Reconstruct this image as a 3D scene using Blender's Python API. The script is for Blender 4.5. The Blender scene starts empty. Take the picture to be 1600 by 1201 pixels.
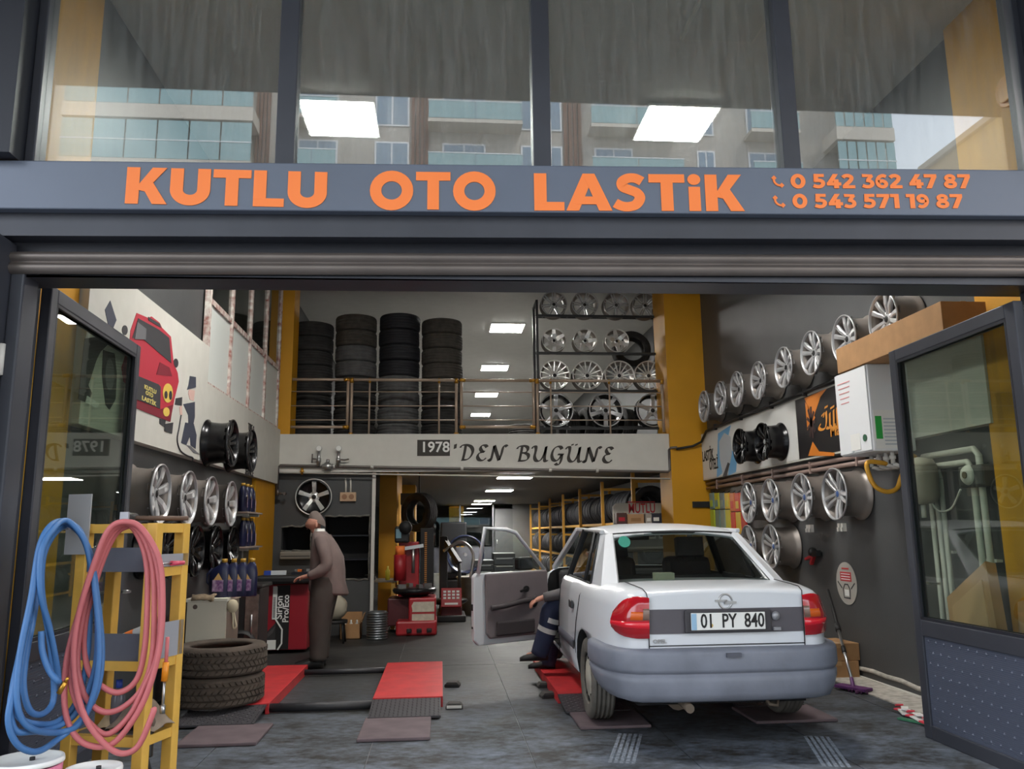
import bpy, bmesh, math, random
from math import sin, cos, pi, radians, atan2, hypot, sqrt
from mathutils import Vector, Matrix, Euler
random.seed(7)
SC = bpy.context.scene
COL = SC.collection
# ------------------------------------------------------------------ camera
F_PX, PITCH, YAW, ROLL = 1273.1, 0.17948, 0.08742, -0.01145
CAM = Vector((0.0, 0.0, 1.4))
_f = Vector((sin(YAW)*cos(PITCH), cos(YAW)*cos(PITCH), sin(PITCH)))
_r0 = Vector((cos(YAW), -sin(YAW), 0)); _u0 = _r0.cross(_f)
_r = _r0*cos(ROLL)+_u0*sin(ROLL); _u = -_r0*sin(ROLL)+_u0*cos(ROLL)
cd = bpy.data.cameras.new('camera'); cam = bpy.data.objects.new('camera', cd); COL.objects.link(cam)
cd.sensor_width = 36.0; cd.lens = F_PX/1600*36; cd.clip_start = .05; cd.clip_end = 300
m3 = Matrix((_r, _u, -_f)).transposed(); cam.matrix_world = Matrix.Translation(CAM) @ m3.to_4x4()
SC.camera = cam
def at(px, py, ax, v):
    d = _f*F_PX + _r*(px-800) - _u*(py-600.5); i = 'XYZ'.index(ax)
    return CAM + d*((v-CAM[i])/d[i])
# ------------------------------------------------------------------ light, sky, exposure
SC.view_settings.view_transform = 'Standard'; SC.view_settings.look = 'None'
SC.view_settings.gamma = 1.0; SC.view_settings.use_curve_mapping = False
SC.view_settings.exposure = 0.75
LED_STRENGTH = 58.0
w = bpy.data.worlds.new('overcast_sky'); SC.world = w; w.use_nodes = True
nt = w.node_tree; nt.nodes.clear()
bg = nt.nodes.new('ShaderNodeBackground'); wo = nt.nodes.new('ShaderNodeOutputWorld')
tc = nt.nodes.new('ShaderNodeTexCoord'); sp = nt.nodes.new('ShaderNodeSeparateXYZ'); cr = nt.nodes.new('ShaderNodeValToRGB')
cr.color_ramp.elements[0].position = 0.0; cr.color_ramp.elements[0].color = (.84, .86, .89, 1)
cr.color_ramp.elements[1].position = 0.7; cr.color_ramp.elements[1].color = (.72, .80, .93, 1)
nt.links.new(tc.outputs['Generated'], sp.inputs[0]); nt.links.new(sp.outputs['Z'], cr.inputs[0])
nt.links.new(cr.outputs[0], bg.inputs[0]); nt.links.new(bg.outputs[0], wo.inputs[0])
bg.inputs[1].default_value = 2.6
sl = bpy.data.lights.new('hazy_sun', 'SUN'); sl.energy = 2.2; sl.angle = radians(12); sl.color = (1, .94, .85)
so = bpy.data.objects.new('hazy_sun', sl); COL.objects.link(so)
so.rotation_euler = (Vector((-.5, -.75, -1.0))).to_track_quat('-Z', 'Y').to_euler()   # from behind the shop, onto the houses across the street
# ------------------------------------------------------------------ materials
def lin(c):
    return tuple(((x/255)/12.92 if x/255 <= .04045 else ((x/255+.055)/1.055)**2.4) for x in c)
MATS = {}
def mat(name, col, rough=.6, metal=0.0, var=0.0, vscale=6.0, bump=0.0, bscale=60.0, emit=None, spec=.5, col2=None, dirt_haze=0.0, coat=0.0):
    if name in MATS: return MATS[name]
    m = bpy.data.materials.new(name); m.use_nodes = True; n = m.node_tree; b = n.nodes['Principled BSDF']
    c = lin(col); b.inputs['Base Color'].default_value = (*c, 1)
    b.inputs['Roughness'].default_value = rough; b.inputs['Metallic'].default_value = metal
    b.inputs['Specular IOR Level'].default_value = spec
    if coat: b.inputs['Coat Weight'].default_value = coat; b.inputs['Coat Roughness'].default_value = .08
    if emit:
        b.inputs['Emission Color'].default_value = (*lin(col), 1); b.inputs['Emission Strength'].default_value = emit
    if var or bump or col2:
        t = n.nodes.new('ShaderNodeTexCoord')
    if var or col2:
        z = n.nodes.new('ShaderNodeTexNoise'); z.inputs['Scale'].default_value = vscale; z.inputs['Detail'].default_value = 6
        n.links.new(t.outputs['Object'], z.inputs['Vector'])
        r = n.nodes.new('ShaderNodeValToRGB'); r.color_ramp.elements[0].position = .35; r.color_ramp.elements[1].position = .68
        d = lin(col2) if col2 else tuple(min(1, x*(1+var)) for x in c)
        a = c if col2 else tuple(x*(1-var) for x in c)
        r.color_ramp.elements[0].color = (*a, 1); r.color_ramp.elements[1].color = (*d, 1)
        n.links.new(z.outputs['Fac'], r.inputs[0]); n.links.new(r.outputs[0], b.inputs['Base Color'])
    if bump:
        z2 = n.nodes.new('ShaderNodeTexNoise'); z2.inputs['Scale'].default_value = bscale; z2.inputs['Detail'].default_value = 4
        n.links.new(t.outputs['Object'], z2.inputs['Vector'])
        bp = n.nodes.new('ShaderNodeBump'); bp.inputs['Strength'].default_value = bump; bp.inputs['Distance'].default_value = .01
        n.links.new(z2.outputs['Fac'], bp.inputs['Height']); n.links.new(bp.outputs[0], b.inputs['Normal'])
    MATS[name] = m
    return m
def glass(name, tint=(235, 240, 238), refl_ior=1.6, dirt_haze=0.0):
    if name in MATS: return MATS[name]
    m = bpy.data.materials.new(name); m.use_nodes = True; n = m.node_tree; n.nodes.clear()
    o = n.nodes.new('ShaderNodeOutputMaterial'); mx = n.nodes.new('ShaderNodeMixShader')
    tr = n.nodes.new('ShaderNodeBsdfTransparent'); gl = n.nodes.new('ShaderNodeBsdfGlossy')
    tr.inputs[0].default_value = (*lin(tint), 1)
    gl.inputs['Roughness'].default_value = 0.0; gl.inputs[0].default_value = (.95, .97, 1, 1)
    # Schlick reflectance, the same from both faces of the pane
    lw = n.nodes.new('ShaderNodeLayerWeight'); lw.inputs[0].default_value = .5
    pw = n.nodes.new('ShaderNodeMath'); pw.operation = 'POWER'; pw.inputs[1].default_value = 5
    ma = n.nodes.new('ShaderNodeMath'); ma.operation = 'MULTIPLY_ADD'; f0 = ((refl_ior-1)/(refl_ior+1))**2; ma.inputs[1].default_value = 1-f0; ma.inputs[2].default_value = f0
    n.links.new(lw.outputs['Facing'], pw.inputs[0]); n.links.new(pw.outputs[0], ma.inputs[0])
    n.links.new(ma.outputs[0], mx.inputs[0]); n.links.new(tr.outputs[0], mx.inputs[1]); n.links.new(gl.outputs[0], mx.inputs[2])
    last = mx
    if dirt_haze:
        df = n.nodes.new('ShaderNodeBsdfDiffuse'); df.inputs[0].default_value = (.75, .76, .76, 1)
        m2 = n.nodes.new('ShaderNodeMixShader'); tcx = n.nodes.new('ShaderNodeTexCoord'); mp = n.nodes.new('ShaderNodeMapping')
        mp.inputs['Scale'].default_value = (14, 14, 1.2); nz = n.nodes.new('ShaderNodeTexNoise'); nz.inputs['Scale'].default_value = 2.2; nz.inputs['Detail'].default_value = 7
        rp = n.nodes.new('ShaderNodeValToRGB'); rp.color_ramp.elements[0].position = .35; rp.color_ramp.elements[0].color = (dirt_haze*.4,)*3+(1,)
        rp.color_ramp.elements[1].position = .8; rp.color_ramp.elements[1].color = (dirt_haze*1.8,)*3+(1,)
        n.links.new(tcx.outputs['Object'], mp.inputs[0]); n.links.new(mp.outputs[0], nz.inputs['Vector']); n.links.new(nz.outputs['Fac'], rp.inputs[0])
        n.links.new(rp.outputs[0], m2.inputs[0]); n.links.new(mx.outputs[0], m2.inputs[1]); n.links.new(df.outputs[0], m2.inputs[2]); last = m2
    n.links.new(last.outputs[0], o.inputs[0])
    MATS[name] = m
    return m
# ------------------------------------------------------------------ mesh builder
class MB:
    def __init__(s, M=None): s.v = []; s.f = []; s.mi = []; s.sm = []; s.M = M; s.m = 0
    def add(s, vs, fs, smooth=False):
        o = len(s.v)
        for p in vs:
            p = Vector(p)
            s.v.append(tuple(s.M @ p) if s.M else tuple(p))
        for f in fs: s.f.append(tuple(i+o for i in f)); s.mi.append(s.m); s.sm.append(smooth)
        return s
    def box(s, x0, x1, y0, y1, z0, z1):
        v = [(x, y, z) for x in (x0, x1) for y in (y0, y1) for z in (z0, z1)]
        return s.add(v, [(0, 1, 3, 2), (4, 6, 7, 5), (0, 4, 5, 1), (2, 3, 7, 6), (0, 2, 6, 4), (1, 5, 7, 3)])
    def cbox(s, c, d, R=None):
        v = []
        for x in (-1, 1):
            for y in (-1, 1):
                for z in (-1, 1):
                    p = Vector((x*d[0]/2, y*d[1]/2, z*d[2]/2))
                    if R: p = R @ p
                    v.append(p+Vector(c))
        return s.add(v, [(0, 1, 3, 2), (4, 6, 7, 5), (0, 4, 5, 1), (2, 3, 7, 6), (0, 2, 6, 4), (1, 5, 7, 3)])
    def bar(s, a, b, w, h=None, up=(0, 0, 1)):
        a, b = Vector(a), Vector(b); h = h or w; d = (b-a).normalized(); up = Vector(up)
        if abs(d.dot(up)) > .95: up = Vector((1, 0, 0))
        x = d.cross(up).normalized()*w/2; y = x.normalized().cross(d)*h/2
        v = [p+i*x+j*y for p in (a, b) for i, j in ((-1, -1), (1, -1), (1, 1), (-1, 1))]
        return s.add(v, [(3, 2, 1, 0), (4, 5, 6, 7), (0, 1, 5, 4), (1, 2, 6, 5), (2, 3, 7, 6), (3, 0, 4, 7)])
    def tube(s, pts, r, n=8, caps=True, closed=False):
        P = [Vector(p) for p in pts]; k = len(P); R = r if isinstance(r, (list, tuple)) else [r]*k
        vs = []; ref = None
        for i in range(k):
            if closed: d = (P[(i+1) % k]-P[i-1])
            else: d = P[min(i+1, k-1)]-P[max(i-1, 0)]
            d.normalize()
            if ref is None:
                ref = Vector((0, 0, 1)) if abs(d.z) < .9 else Vector((1, 0, 0))
            x = ref-d*ref.dot(d)
            if x.length < 1e-4: x = d.orthogonal()
            x.normalize(); y = d.cross(x); ref = x
            for j in range(n):
                a = 2*pi*j/n; vs.append(P[i]+(x*cos(a)+y*sin(a))*R[i])
        fs = []
        for i in range(k if closed else k-1):
            for j in range(n):
                a = i*n+j; b = i*n+(j+1) % n; c = ((i+1) % k)*n+(j+1) % n; d = ((i+1) % k)*n+j
                fs.append((a, b, c, d))
        s.add(vs, fs, True)
        if caps and not closed:
            o = len(s.v)-k*n
            s.f.append(tuple(o+j for j in range(n-1, -1, -1))); s.mi.append(s.m); s.sm.append(False)
            s.f.append(tuple(o+(k-1)*n+j for j in range(n))); s.mi.append(s.m); s.sm.append(False)
        return s
    def cyl(s, a, b, r, n=16, r2=None): return s.tube([a, b], [r, r if r2 is None else r2], n)
    def lathe(s, prof, n=32, axis='Z', c=(0, 0, 0), smooth=True, closed=False, arc=None):
        vs = []; k = len(prof); c = Vector(c); N = n
        for i in range(n):
            a = 2*pi*i/n
            for r, h in prof:
                if axis == 'Z': p = (r*cos(a), r*sin(a), h)
                elif axis == 'Y': p = (r*cos(a), h, -r*sin(a))
                else: p = (h, r*cos(a), r*sin(a))
                vs.append(Vector(p)+c)
        fs = []
        for i in range(n):
            for j in range(k if closed else k-1):
                fs.append((i*k+j, ((i+1) % n)*k+j, ((i+1) % n)*k+(j+1) % k, i*k+(j+1) % k))
        return s.add(vs, fs, smooth)
    def prism(s, poly, fn, d):
        """poly of 2-D points; fn(a,b,depth)->3-D; extruded from 0 to d."""
        n = len(poly); vs = [fn(a, b, 0) for a, b in poly]+[fn(a, b, d) for a, b in poly]
        fs = [tuple(range(n-1, -1, -1)), tuple(range(n, 2*n))]+[(i, (i+1) % n, n+(i+1) % n, n+i) for i in range(n)]
        return s.add(vs, fs)
    def hexa(s, q0, q1):
        """two quads (4 points each) joined."""
        return s.add(list(q0)+list(q1), [(3, 2, 1, 0), (4, 5, 6, 7), (0, 1, 5, 4), (1, 2, 6, 5), (2, 3, 7, 6), (3, 0, 4, 7)])
    def grid(s, rows, smooth=True, closed=False):
        k = len(rows[0]); vs = [p for r in rows for p in r]; fs = []
        for i in range(len(rows)-1):
            for j in range(k if closed else k-1):
                fs.append((i*k+j, i*k+(j+1) % k, (i+1)*k+(j+1) % k, (i+1)*k+j))
        return s.add(vs, fs, smooth)
    def ball(s, c, r, n=12, sc=(1, 1, 1)):
        h = n//2; c = Vector(c)
        rows = [[c+Vector((r*sc[0]*sin(pi*i/h)*cos(2*pi*j/n), r*sc[1]*sin(pi*i/h)*sin(2*pi*j/n), r*sc[2]*cos(pi*i/h))) for j in range(n)] for i in range(h+1)]
        return s.grid(rows, True, True)
    def mesh(s, name, mats):
        me = bpy.data.meshes.new(name); me.from_pydata(s.v, [], s.f)
        for m in (mats if isinstance(mats, (list, tuple)) else [mats]): me.materials.append(m)
        me.polygons.foreach_set('material_index', s.mi); me.polygons.foreach_set('use_smooth', s.sm)
        bm = bmesh.new(); bm.from_mesh(me); bmesh.ops.recalc_face_normals(bm, faces=bm.faces); bm.to_mesh(me); bm.free()
        me.update()
        return me
    def build(s, name, mats, parent=None, bevel=0, loc=None, rot=None, seg=2):
        return place(name, s.mesh(name, mats), parent, bevel, loc, rot, seg)
def place(name, me, parent=None, bevel=0, loc=None, rot=None, seg=2):
    o = bpy.data.objects.new(name, me); COL.objects.link(o); o.parent = parent
    if loc: o.location = loc
    if rot: o.rotation_euler = rot
    if bevel:
        b = o.modifiers.new('bevel', 'BEVEL'); b.width = bevel; b.segments = seg; b.limit_method = 'ANGLE'; b.angle_limit = radians(40)
    return o
def thing(name, label, cat, loc=(0, 0, 0), rot=(0, 0, 0), group=None):
    o = bpy.data.objects.new(name, None); COL.objects.link(o); o.empty_display_size = .1
    o.location = loc; o.rotation_euler = rot
    return tag(o, label, cat, group)
def tag(o, label, cat, group=None, kind=None):
    o['label'] = label; o['category'] = cat
    if group: o['group'] = group
    if kind: o['kind'] = kind
    return o
def struct(o, label=None):
    o['kind'] = 'structure'
    if label: o['label'] = label
    return o
def dup(root, loc=None, rot=None, label=None, group=None, scale=None):
    r = root.copy(); COL.objects.link(r)
    if loc is not None: r.location = loc
    if rot is not None: r.rotation_euler = rot
    if scale is not None: r.scale = (scale,)*3
    if label: r['label'] = label
    if group: r['group'] = group
    for ch in list(root.children):
        c = ch.copy(); COL.objects.link(c); c.parent = r; c.matrix_parent_inverse = ch.matrix_parent_inverse
        for g in list(ch.children):
            d = g.copy(); COL.objects.link(d); d.parent = c; d.matrix_parent_inverse = g.matrix_parent_inverse
    return r
ORD = ['first', 'second', 'third', 'fourth', 'fifth', 'sixth', 'seventh', 'eighth', 'ninth', 'tenth', 'eleventh', 'twelfth']
# frame helper: a matrix whose x, y axes span a surface, z its outward normal
def frame(o, x, y):
    x = Vector(x).normalized(); y = Vector(y).normalized(); z = x.cross(y)
    M = Matrix((x, y, z)).transposed().to_4x4(); M.translation = Vector(o)
    return M
def font_text(txt, size, M, m, name='lettering', parent=None, bold=0.0, shear=0.0, sx=1.0, align='LEFT', depth=.002, width=None):
    cu = bpy.data.curves.new(name, 'FONT'); cu.body = txt; cu.size = size; cu.offset = bold; cu.shear = shear
    cu.align_x = align; cu.extrude = depth; cu.resolution_u = 3
    t = bpy.data.objects.new(name, cu); COL.objects.link(t)
    me = bpy.data.meshes.new_from_object(t.evaluated_get(bpy.context.evaluated_depsgraph_get()))
    bpy.data.objects.remove(t); bpy.data.curves.remove(cu)
    if width:
        xs = [v.co.x for v in me.vertices]; sx = width/(max(xs)-min(xs))
    me.transform(M @ Matrix.Diagonal((sx, 1, 1, 1))); me.materials.clear(); me.materials.append(m); me.name = name
    return place(name, me, parent)
def catmull(pts, n=6):
    P = [Vector(p) for p in pts]; out = []
    for i in range(len(P)-1):
        p0 = P[max(i-1, 0)]; p1 = P[i]; p2 = P[i+1]; p3 = P[min(i+2, len(P)-1)]
        for k in range(n):
            t = k/n
            out.append(.5*((2*p1)+(-p0+p2)*t+(2*p0-5*p1+4*p2-p3)*t*t+(-p0+3*p1-3*p2+p3)*t**3))
    out.append(P[-1])
    return out
def ribbon(mb, pts, wid, M, d=.002, nib=None):
    """flat stroke in the xy plane of M; nib=(nx,ny) keeps a fixed pen vector."""
    P = [Vector((p[0], p[1])) for p in pts]; L = []; R = []; ring = (P[0]-P[-1]).length < 1e-6
    for i, p in enumerate(P):
        t = (P[min(i+1, len(P)-1)]-P[max(i-1, 0)])
        if ring and i in (0, len(P)-1): t = P[1]-P[-2]
        if t.length < 1e-9: t = Vector((1, 0))
        t.normalize(); n = Vector((-t.y, t.x))
        if nib: o = Vector(nib)*(1 if n.dot(Vector(nib)) >= 0 else -1)*.5*abs(n.dot(Vector(nib).normalized()))+n*wid*.5
        else:
            o = n*wid*.5
            if 0 < i < len(P)-1:
                a = (P[i]-P[i-1]).normalized(); c = n.dot(Vector((-a.y, a.x)))
                o = o/max(c, .5)
        L.append(p+o); R.append(p-o)
    for i in range(len(P)-1):
        q = [M @ Vector((a.x, a.y, z)) for z in (0, d) for a in (L[i], L[i+1], R[i+1], R[i])]
        mb.hexa(q[:4], q[4:])
def skin(name, verts, edges, m, parent, sub=2, root=0):
    me = bpy.data.meshes.new(name); me.from_pydata([v[0] for v in verts], edges, []); me.materials.append(m)
    o = bpy.data.objects.new(name, me); COL.objects.link(o); o.parent = parent
    s = o.modifiers.new('skin', 'SKIN'); s.use_smooth_shade = True; s.branch_smoothing = .4
    for i, v in enumerate(verts):
        r = v[1]; me.skin_vertices[0].data[i].radius = r if isinstance(r, tuple) else (r, r)
    me.skin_vertices[0].data[root].use_root = True
    b = o.modifiers.new('sub', 'SUBSURF'); b.levels = sub; b.render_levels = sub
    return o
# common materials
YEL = mat('yellow_wall_paint', (205, 146, 12), .55, var=.05, vscale=2)
DGREY = mat('dark_grey_wall_paint', (72, 73, 74), .5, var=.12, vscale=1.5, bump=.1)
ALU = mat('anthracite_aluminium', (64, 66, 74), .42, .3, var=.08, vscale=3)
ALUD = mat('dark_aluminium', (40, 42, 50), .45, .3)
WHITE = mat('off_white_panel', (205, 203, 195), .6, var=.03)
CEIL = mat('ceiling_paint', (196, 195, 191), .7, var=.03)
STEELY = mat('yellow_enamelled_steel', (218, 172, 78), .45, var=.08, vscale=8)
BLACK = mat('black_rubber', (26, 26, 27), .75, bump=.1)
PLASTIC = mat('black_plastic', (30, 31, 33), .45)
RED = mat('red_enamel', (170, 38, 45), .4, var=.12, vscale=7)
CHROME = mat('brushed_steel', (190, 190, 190), .28, .9)
PIPEW = mat('white_painted_pipe', (205, 202, 195), .5)
BRASS = mat('brass', (190, 140, 55), .3, .8)
BRONZE = mat('brown_rail_tube', (172, 152, 134), .35, .2)
TYRE = mat('tyre_rubber', (52, 51, 50), .85, var=.25, vscale=9, bump=.35, bscale=45)
TYRED = mat('new_tyre_rubber', (34, 35, 40), .65, var=.15, vscale=9, bump=.25, bscale=45)
TYREB = mat('dusty_tyre_rubber', (74, 70, 64), .9, var=.22, vscale=12, bump=.45, bscale=40)
SILVER = mat('silver_alloy', (186, 186, 188), .32, .5)
SILVERB = mat('machined_alloy', (222, 221, 218), .28, .5)
BARREL = mat('raw_alloy_barrel', (140, 132, 126), .42, .4, var=.12, vscale=5)
BLKALLOY = mat('black_alloy', (24, 24, 26), .25, .4)
CARD = mat('brown_cardboard', (168, 128, 88), .85, var=.08, vscale=9)
WHT = mat('white_print', (232, 232, 228), .6)
BLK = mat('black_print', (28, 27, 28), .6)
ORG = mat('orange_print', (255, 134, 62), .5)
# ================================================================== SETTING
XL, XR, YF, YM, ZC, ZM0, ZM1 = -2.42, 4.0, 4.2, 12.0, 5.25, 2.32, 2.84
YB = 34.0
# floor: slabs with recessed joints, smeared with dust
def floor_mat():
    m = bpy.data.materials.new('dusty_dark_floor_slabs'); m.use_nodes = True; n = m.node_tree; b = n.nodes['Principled BSDF']
    t = n.nodes.new('ShaderNodeTexCoord'); g = n.nodes.new('ShaderNodeNewGeometry')
    mp = n.nodes.new('ShaderNodeMapping'); mp.inputs['Scale'].default_value = (1, 1.5, 1); mp.inputs['Rotation'].default_value = (0, 0, .5)
    n.links.new(g.outputs['Position'], mp.inputs[0])
    def noise(sc, det, vec):
        z = n.nodes.new('ShaderNodeTexNoise'); z.inputs['Scale'].default_value = sc; z.inputs['Detail'].default_value = det; z.inputs['Roughness'].default_value = .65
        n.links.new(vec, z.inputs['Vector']); return z.outputs['Fac']
    b.inputs['Specular IOR Level'].default_value = .35
    a = noise(.9, 8, mp.outputs[0]); c = noise(2.3, 10, mp.outputs[0]); e = noise(40, 5, g.outputs['Position'])
    r = n.nodes.new('ShaderNodeValToRGB'); r.color_ramp.elements[0].position = .38; r.color_ramp.elements[1].position = .72
    r.color_ramp.elements[0].color = (*lin((40, 39, 37)), 1); r.color_ramp.elements[1].color = (*lin((60, 59, 57)), 1)
    n.links.new(a, r.inputs[0])
    c2 = noise(11, 6, mp.outputs[0]); cm = n.nodes.new('ShaderNodeMath'); cm.operation = 'MULTIPLY_ADD'; cm.inputs[1].default_value = .45; n.links.new(c2, cm.inputs[0])
    cs = n.nodes.new('ShaderNodeMath'); cs.operation = 'MULTIPLY'; cs.inputs[1].default_value = .58; n.links.new(c, cs.inputs[0]); n.links.new(cs.outputs[0], cm.inputs[2])
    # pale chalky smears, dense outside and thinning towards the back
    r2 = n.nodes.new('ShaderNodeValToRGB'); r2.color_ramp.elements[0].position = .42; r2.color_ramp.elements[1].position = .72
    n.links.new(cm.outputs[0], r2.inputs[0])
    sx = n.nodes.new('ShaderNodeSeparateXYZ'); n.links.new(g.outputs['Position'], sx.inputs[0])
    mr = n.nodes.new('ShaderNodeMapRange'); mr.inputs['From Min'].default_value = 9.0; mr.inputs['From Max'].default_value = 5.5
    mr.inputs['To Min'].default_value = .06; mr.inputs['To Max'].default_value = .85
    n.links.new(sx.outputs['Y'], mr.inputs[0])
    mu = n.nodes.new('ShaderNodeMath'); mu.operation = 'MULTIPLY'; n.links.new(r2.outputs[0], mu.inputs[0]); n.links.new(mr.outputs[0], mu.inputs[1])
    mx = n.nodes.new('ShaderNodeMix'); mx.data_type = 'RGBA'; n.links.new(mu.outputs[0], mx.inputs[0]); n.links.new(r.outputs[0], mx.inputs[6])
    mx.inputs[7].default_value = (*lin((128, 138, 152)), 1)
    n.links.new(mx.outputs[2], b.inputs['Base Color'])
    rr = n.nodes.new('ShaderNodeMapRange'); rr.inputs['To Min'].default_value = .45; rr.inputs['To Max'].default_value = .72; n.links.new(c, rr.inputs[0]); n.links.new(rr.outputs[0], b.inputs['Roughness'])
    bp = n.nodes.new('ShaderNodeBump'); bp.inputs['Strength'].default_value = .12; bp.inputs['Distance'].default_value = .01; n.links.new(e, bp.inputs['Height']); n.links.new(bp.outputs[0], b.inputs['Normal'])
    return m
FLOOR = floor_mat()
JOINT = mat('pale_floor_joint', (120, 122, 122), .9, var=.4, vscale=3)
fl = struct(MB().box(-40, 40, -4, YB+1, -.2, -.006).build('floor', JOINT))
xs = [XL-.02, -1.5, -.46, .58, 1.56, 2.5, 3.5, XR+.02]; ys = [4.05, 9.2, 14.4, 19.6, 24.8, YB]
for i in range(len(xs)-1):
    for j in range(len(ys)-1):
        MB().box(xs[i]+.004, xs[i+1]-.004, ys[j]+.004, ys[j+1]-.004, -.02, 0).build('floor_slab', FLOOR, fl)
PAVE = mat('grey_pavement', (112, 112, 110), .85, var=.12, vscale=2, bump=.2)
st = struct(MB().box(-40, 40, -60, 4.05, -.25, -.004).build('ground', PAVE), 'grey pavement and street in front of the shop')
# room shell
struct(MB().box(XL-.2, XL, YF, YB, 0, 5.4).build('wall_left', DGREY))
struct(MB().box(XR, XR+.2, YF, YB, 0, 5.4).build('wall_right', DGREY))
struct(MB().box(XL-.2, XR+.2, YB, YB+.2, 0, 5.4).build('wall_back', mat('grey_back_wall', (72, 72, 71), .6)))
struct(MB().box(XL-.2, XR+.2, YF, YB+.2, ZC, ZC+.2).build('ceiling', CEIL))
# mezzanine slab with its white painted edge
mz = struct(MB().box(XL, XR, YM+.06, YB, ZM0+.1, ZM1-.01).build('mezzanine_floor', mat('mezzanine_soffit', (128, 127, 124), .6)))
MB().box(XL, 3.42, YM, YM+.06, ZM0, ZM1).build('fascia', WHITE, mz)
MB().box(XL, 3.42, YM-.012, YM+.07, ZM0-.035, ZM0+.03).build('edge_trim', PIPEW, mz)
# yellow columns
def column(n, x0, x1, y0, y1, z0, z1): return struct(MB().box(x0, x1, y0, y1, z0, z1).build(n, YEL))
column('trim_1', 3.42, XR, YM-.06, YM+.6, 0, ZC)
column('trim_2', XL, -2.2, YM+.02, YM+.45, ZM1, ZC)
column('trim_3', XL, XL+.05, 10.75, YM, 0, 2.13)
column('trim_4', XL, XL+.03, YF, 5.42, 0, ZC)
column('trim_5', XR-.08, XR, YF+.1, 5.5, 0, ZC)
column('trim_6', -1.0, -.72, 13.5, 15.2, 0, ZM0+.1)
column('trim_7', -.93, -.55, 17.6, 18.6, 0, ZM0+.1)
struct(MB().box(XR-.03, XR, 5.5, YM, 0, .02).build('baseboard_right', PIPEW))
# ceiling down-stand beam seen behind the upper right of the glazing (white, over the yellow column)
struct(MB().box(3.42, XR, 10.9, YM-.06, 5.02, ZC).build('trim_8', WHITE))
# round cover on the yellow pier
c = at(1578, 140, 'X', XR-.08); tag(MB().cyl((0, 0, 0), (-.02, 0, 0), .12, 24).cyl((-.02, 0, 0), (-.045, 0, 0), .09, 24).build('vent_cover', mat('darker_yellow_cover', (222, 150, 10), .4), loc=c, bevel=.006), 'round yellow cover high on the right front pier', 'cover')
# white shutter guides, left dark wall under the mezzanine with recesses
lw = MB()
nx0, nx1, nz0, nz1 = at(508, 800, 'Y', YM+.1).x, at(578, 800, 'Y', YM+.1).x, at(540, 906, 'Y', YM+.1).z, at(540, 806, 'Y', YM+.1).z
sx0, sx1, sz0, sz1 = at(440, 830, 'Y', YM+.1).x, at(486, 830, 'Y', YM+.1).x, at(460, 860, 'Y', YM+.1).z, at(460, 822, 'Y', YM+.1).z
y0, y1 = YM+.1, YM+.22
for a, b_, c_, d in ((XL, sx0, 0, ZM0+.1), (sx0, sx1, 0, sz0), (sx0, sx1, sz1, ZM0+.1), (sx1, nx0, 0, ZM0+.1), (nx0, nx1, 0, nz0), (nx0, nx1, nz1, ZM0+.1), (nx1, -.98, 0, ZM0+.1)):
    lw.box(a, b_, y0, y1, c_, d)
lwo = struct(lw.build('wall_middle', DGREY), 'dark grey wall under the mezzanine with two recesses')
dk = mat('recess_dark', (34, 34, 36), .8)
for k, (a, b_, c_, d) in enumerate(((nx0, nx1, nz0, nz1), (sx0, sx1, sz0, sz1))):
    q = MB().box(a, b_, y1+.35, y1+.37, c_, d).box(a-.02, a, y1, y1+.37, c_, d).box(b_, b_+.02, y1, y1+.37, c_, d).box(a, b_, y1, y1+.37, c_-.02, c_).box(a, b_, y1, y1+.37, d, d+.02)
    q.build('recess', dk, lwo)
    if k == 0:
        for t in (.3, .68): MB().box(a, b_, y1+.02, y1+.35, c_+(d-c_)*t, c_+(d-c_)*t+.02).build('recess_shelf', ALUD, lwo)
    rm = MB(); random.seed(3+k)
    for (p, q2) in (((a, d), (b_, d)), ((b_, d), (b_, c_)), ((a, c_), (b_, c_))):
        pts = [(p[0]+(q2[0]-p[0])*i/9+random.uniform(-.008, .008), y0, p[1]+(q2[1]-p[1])*i/9+random.uniform(-.012, .012)) for i in range(10)]
        rm.tube(pts, .014, 5)
    rm.build('broken_edge', mat('raw_plaster', (110, 108, 102), .9, var=.3, vscale=20), lwo)
# opening trim pipe (white) at the right end of that wall
struct(MB().box(-1.0, -.955, YM+.04, YM+.12, 0, ZM0).build('trim_9', PIPEW))
# glazed partition on the left wall, white panels and panes bound with masking tape
TAPE = mat('masking_tape', (226, 222, 214), .7, col2=(150, 92, 84), vscale=14)
PWHITE = mat('partition_white_panel', (214, 218, 214), .45)
wz0, wz1, wz2, wy0, wy1 = 2.9, 3.77, ZC, 8.26, 11.85
wp = struct(MB().box(XL, XL+.02, wy0, wy1, wz0, wz2).build('window_5', mat('window_dark_backing', (62, 62, 60), .6)), 'white panelled partition window high on the left wall')
pg = glass('partition_glass', (210, 214, 210), 1.5)
for k in range(4):
    a = wy0+(wy1-wy0)*k/4; b_ = wy0+(wy1-wy0)*(k+1)/4
    MB().box(XL+.03, XL+.05, a+.04, b_-.04, wz0+.04, wz1-.03).build('panel', PWHITE, wp)
    MB().box(XL+.045, XL+.05, a+.04, b_-.04, wz1+.03, wz2).build('pane', pg, wp)
for k in range(5):
    a = wy0+(wy1-wy0)*k/4; MB().box(XL+.02, XL+.075, a-.03, a+.03, wz0-.02, wz2).build('mullion', TAPE, wp)
for z in (wz0, wz1): MB().box(XL+.02, XL+.07, wy0, wy1, z-.03, z+.03).build('rail', TAPE, wp)
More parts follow.
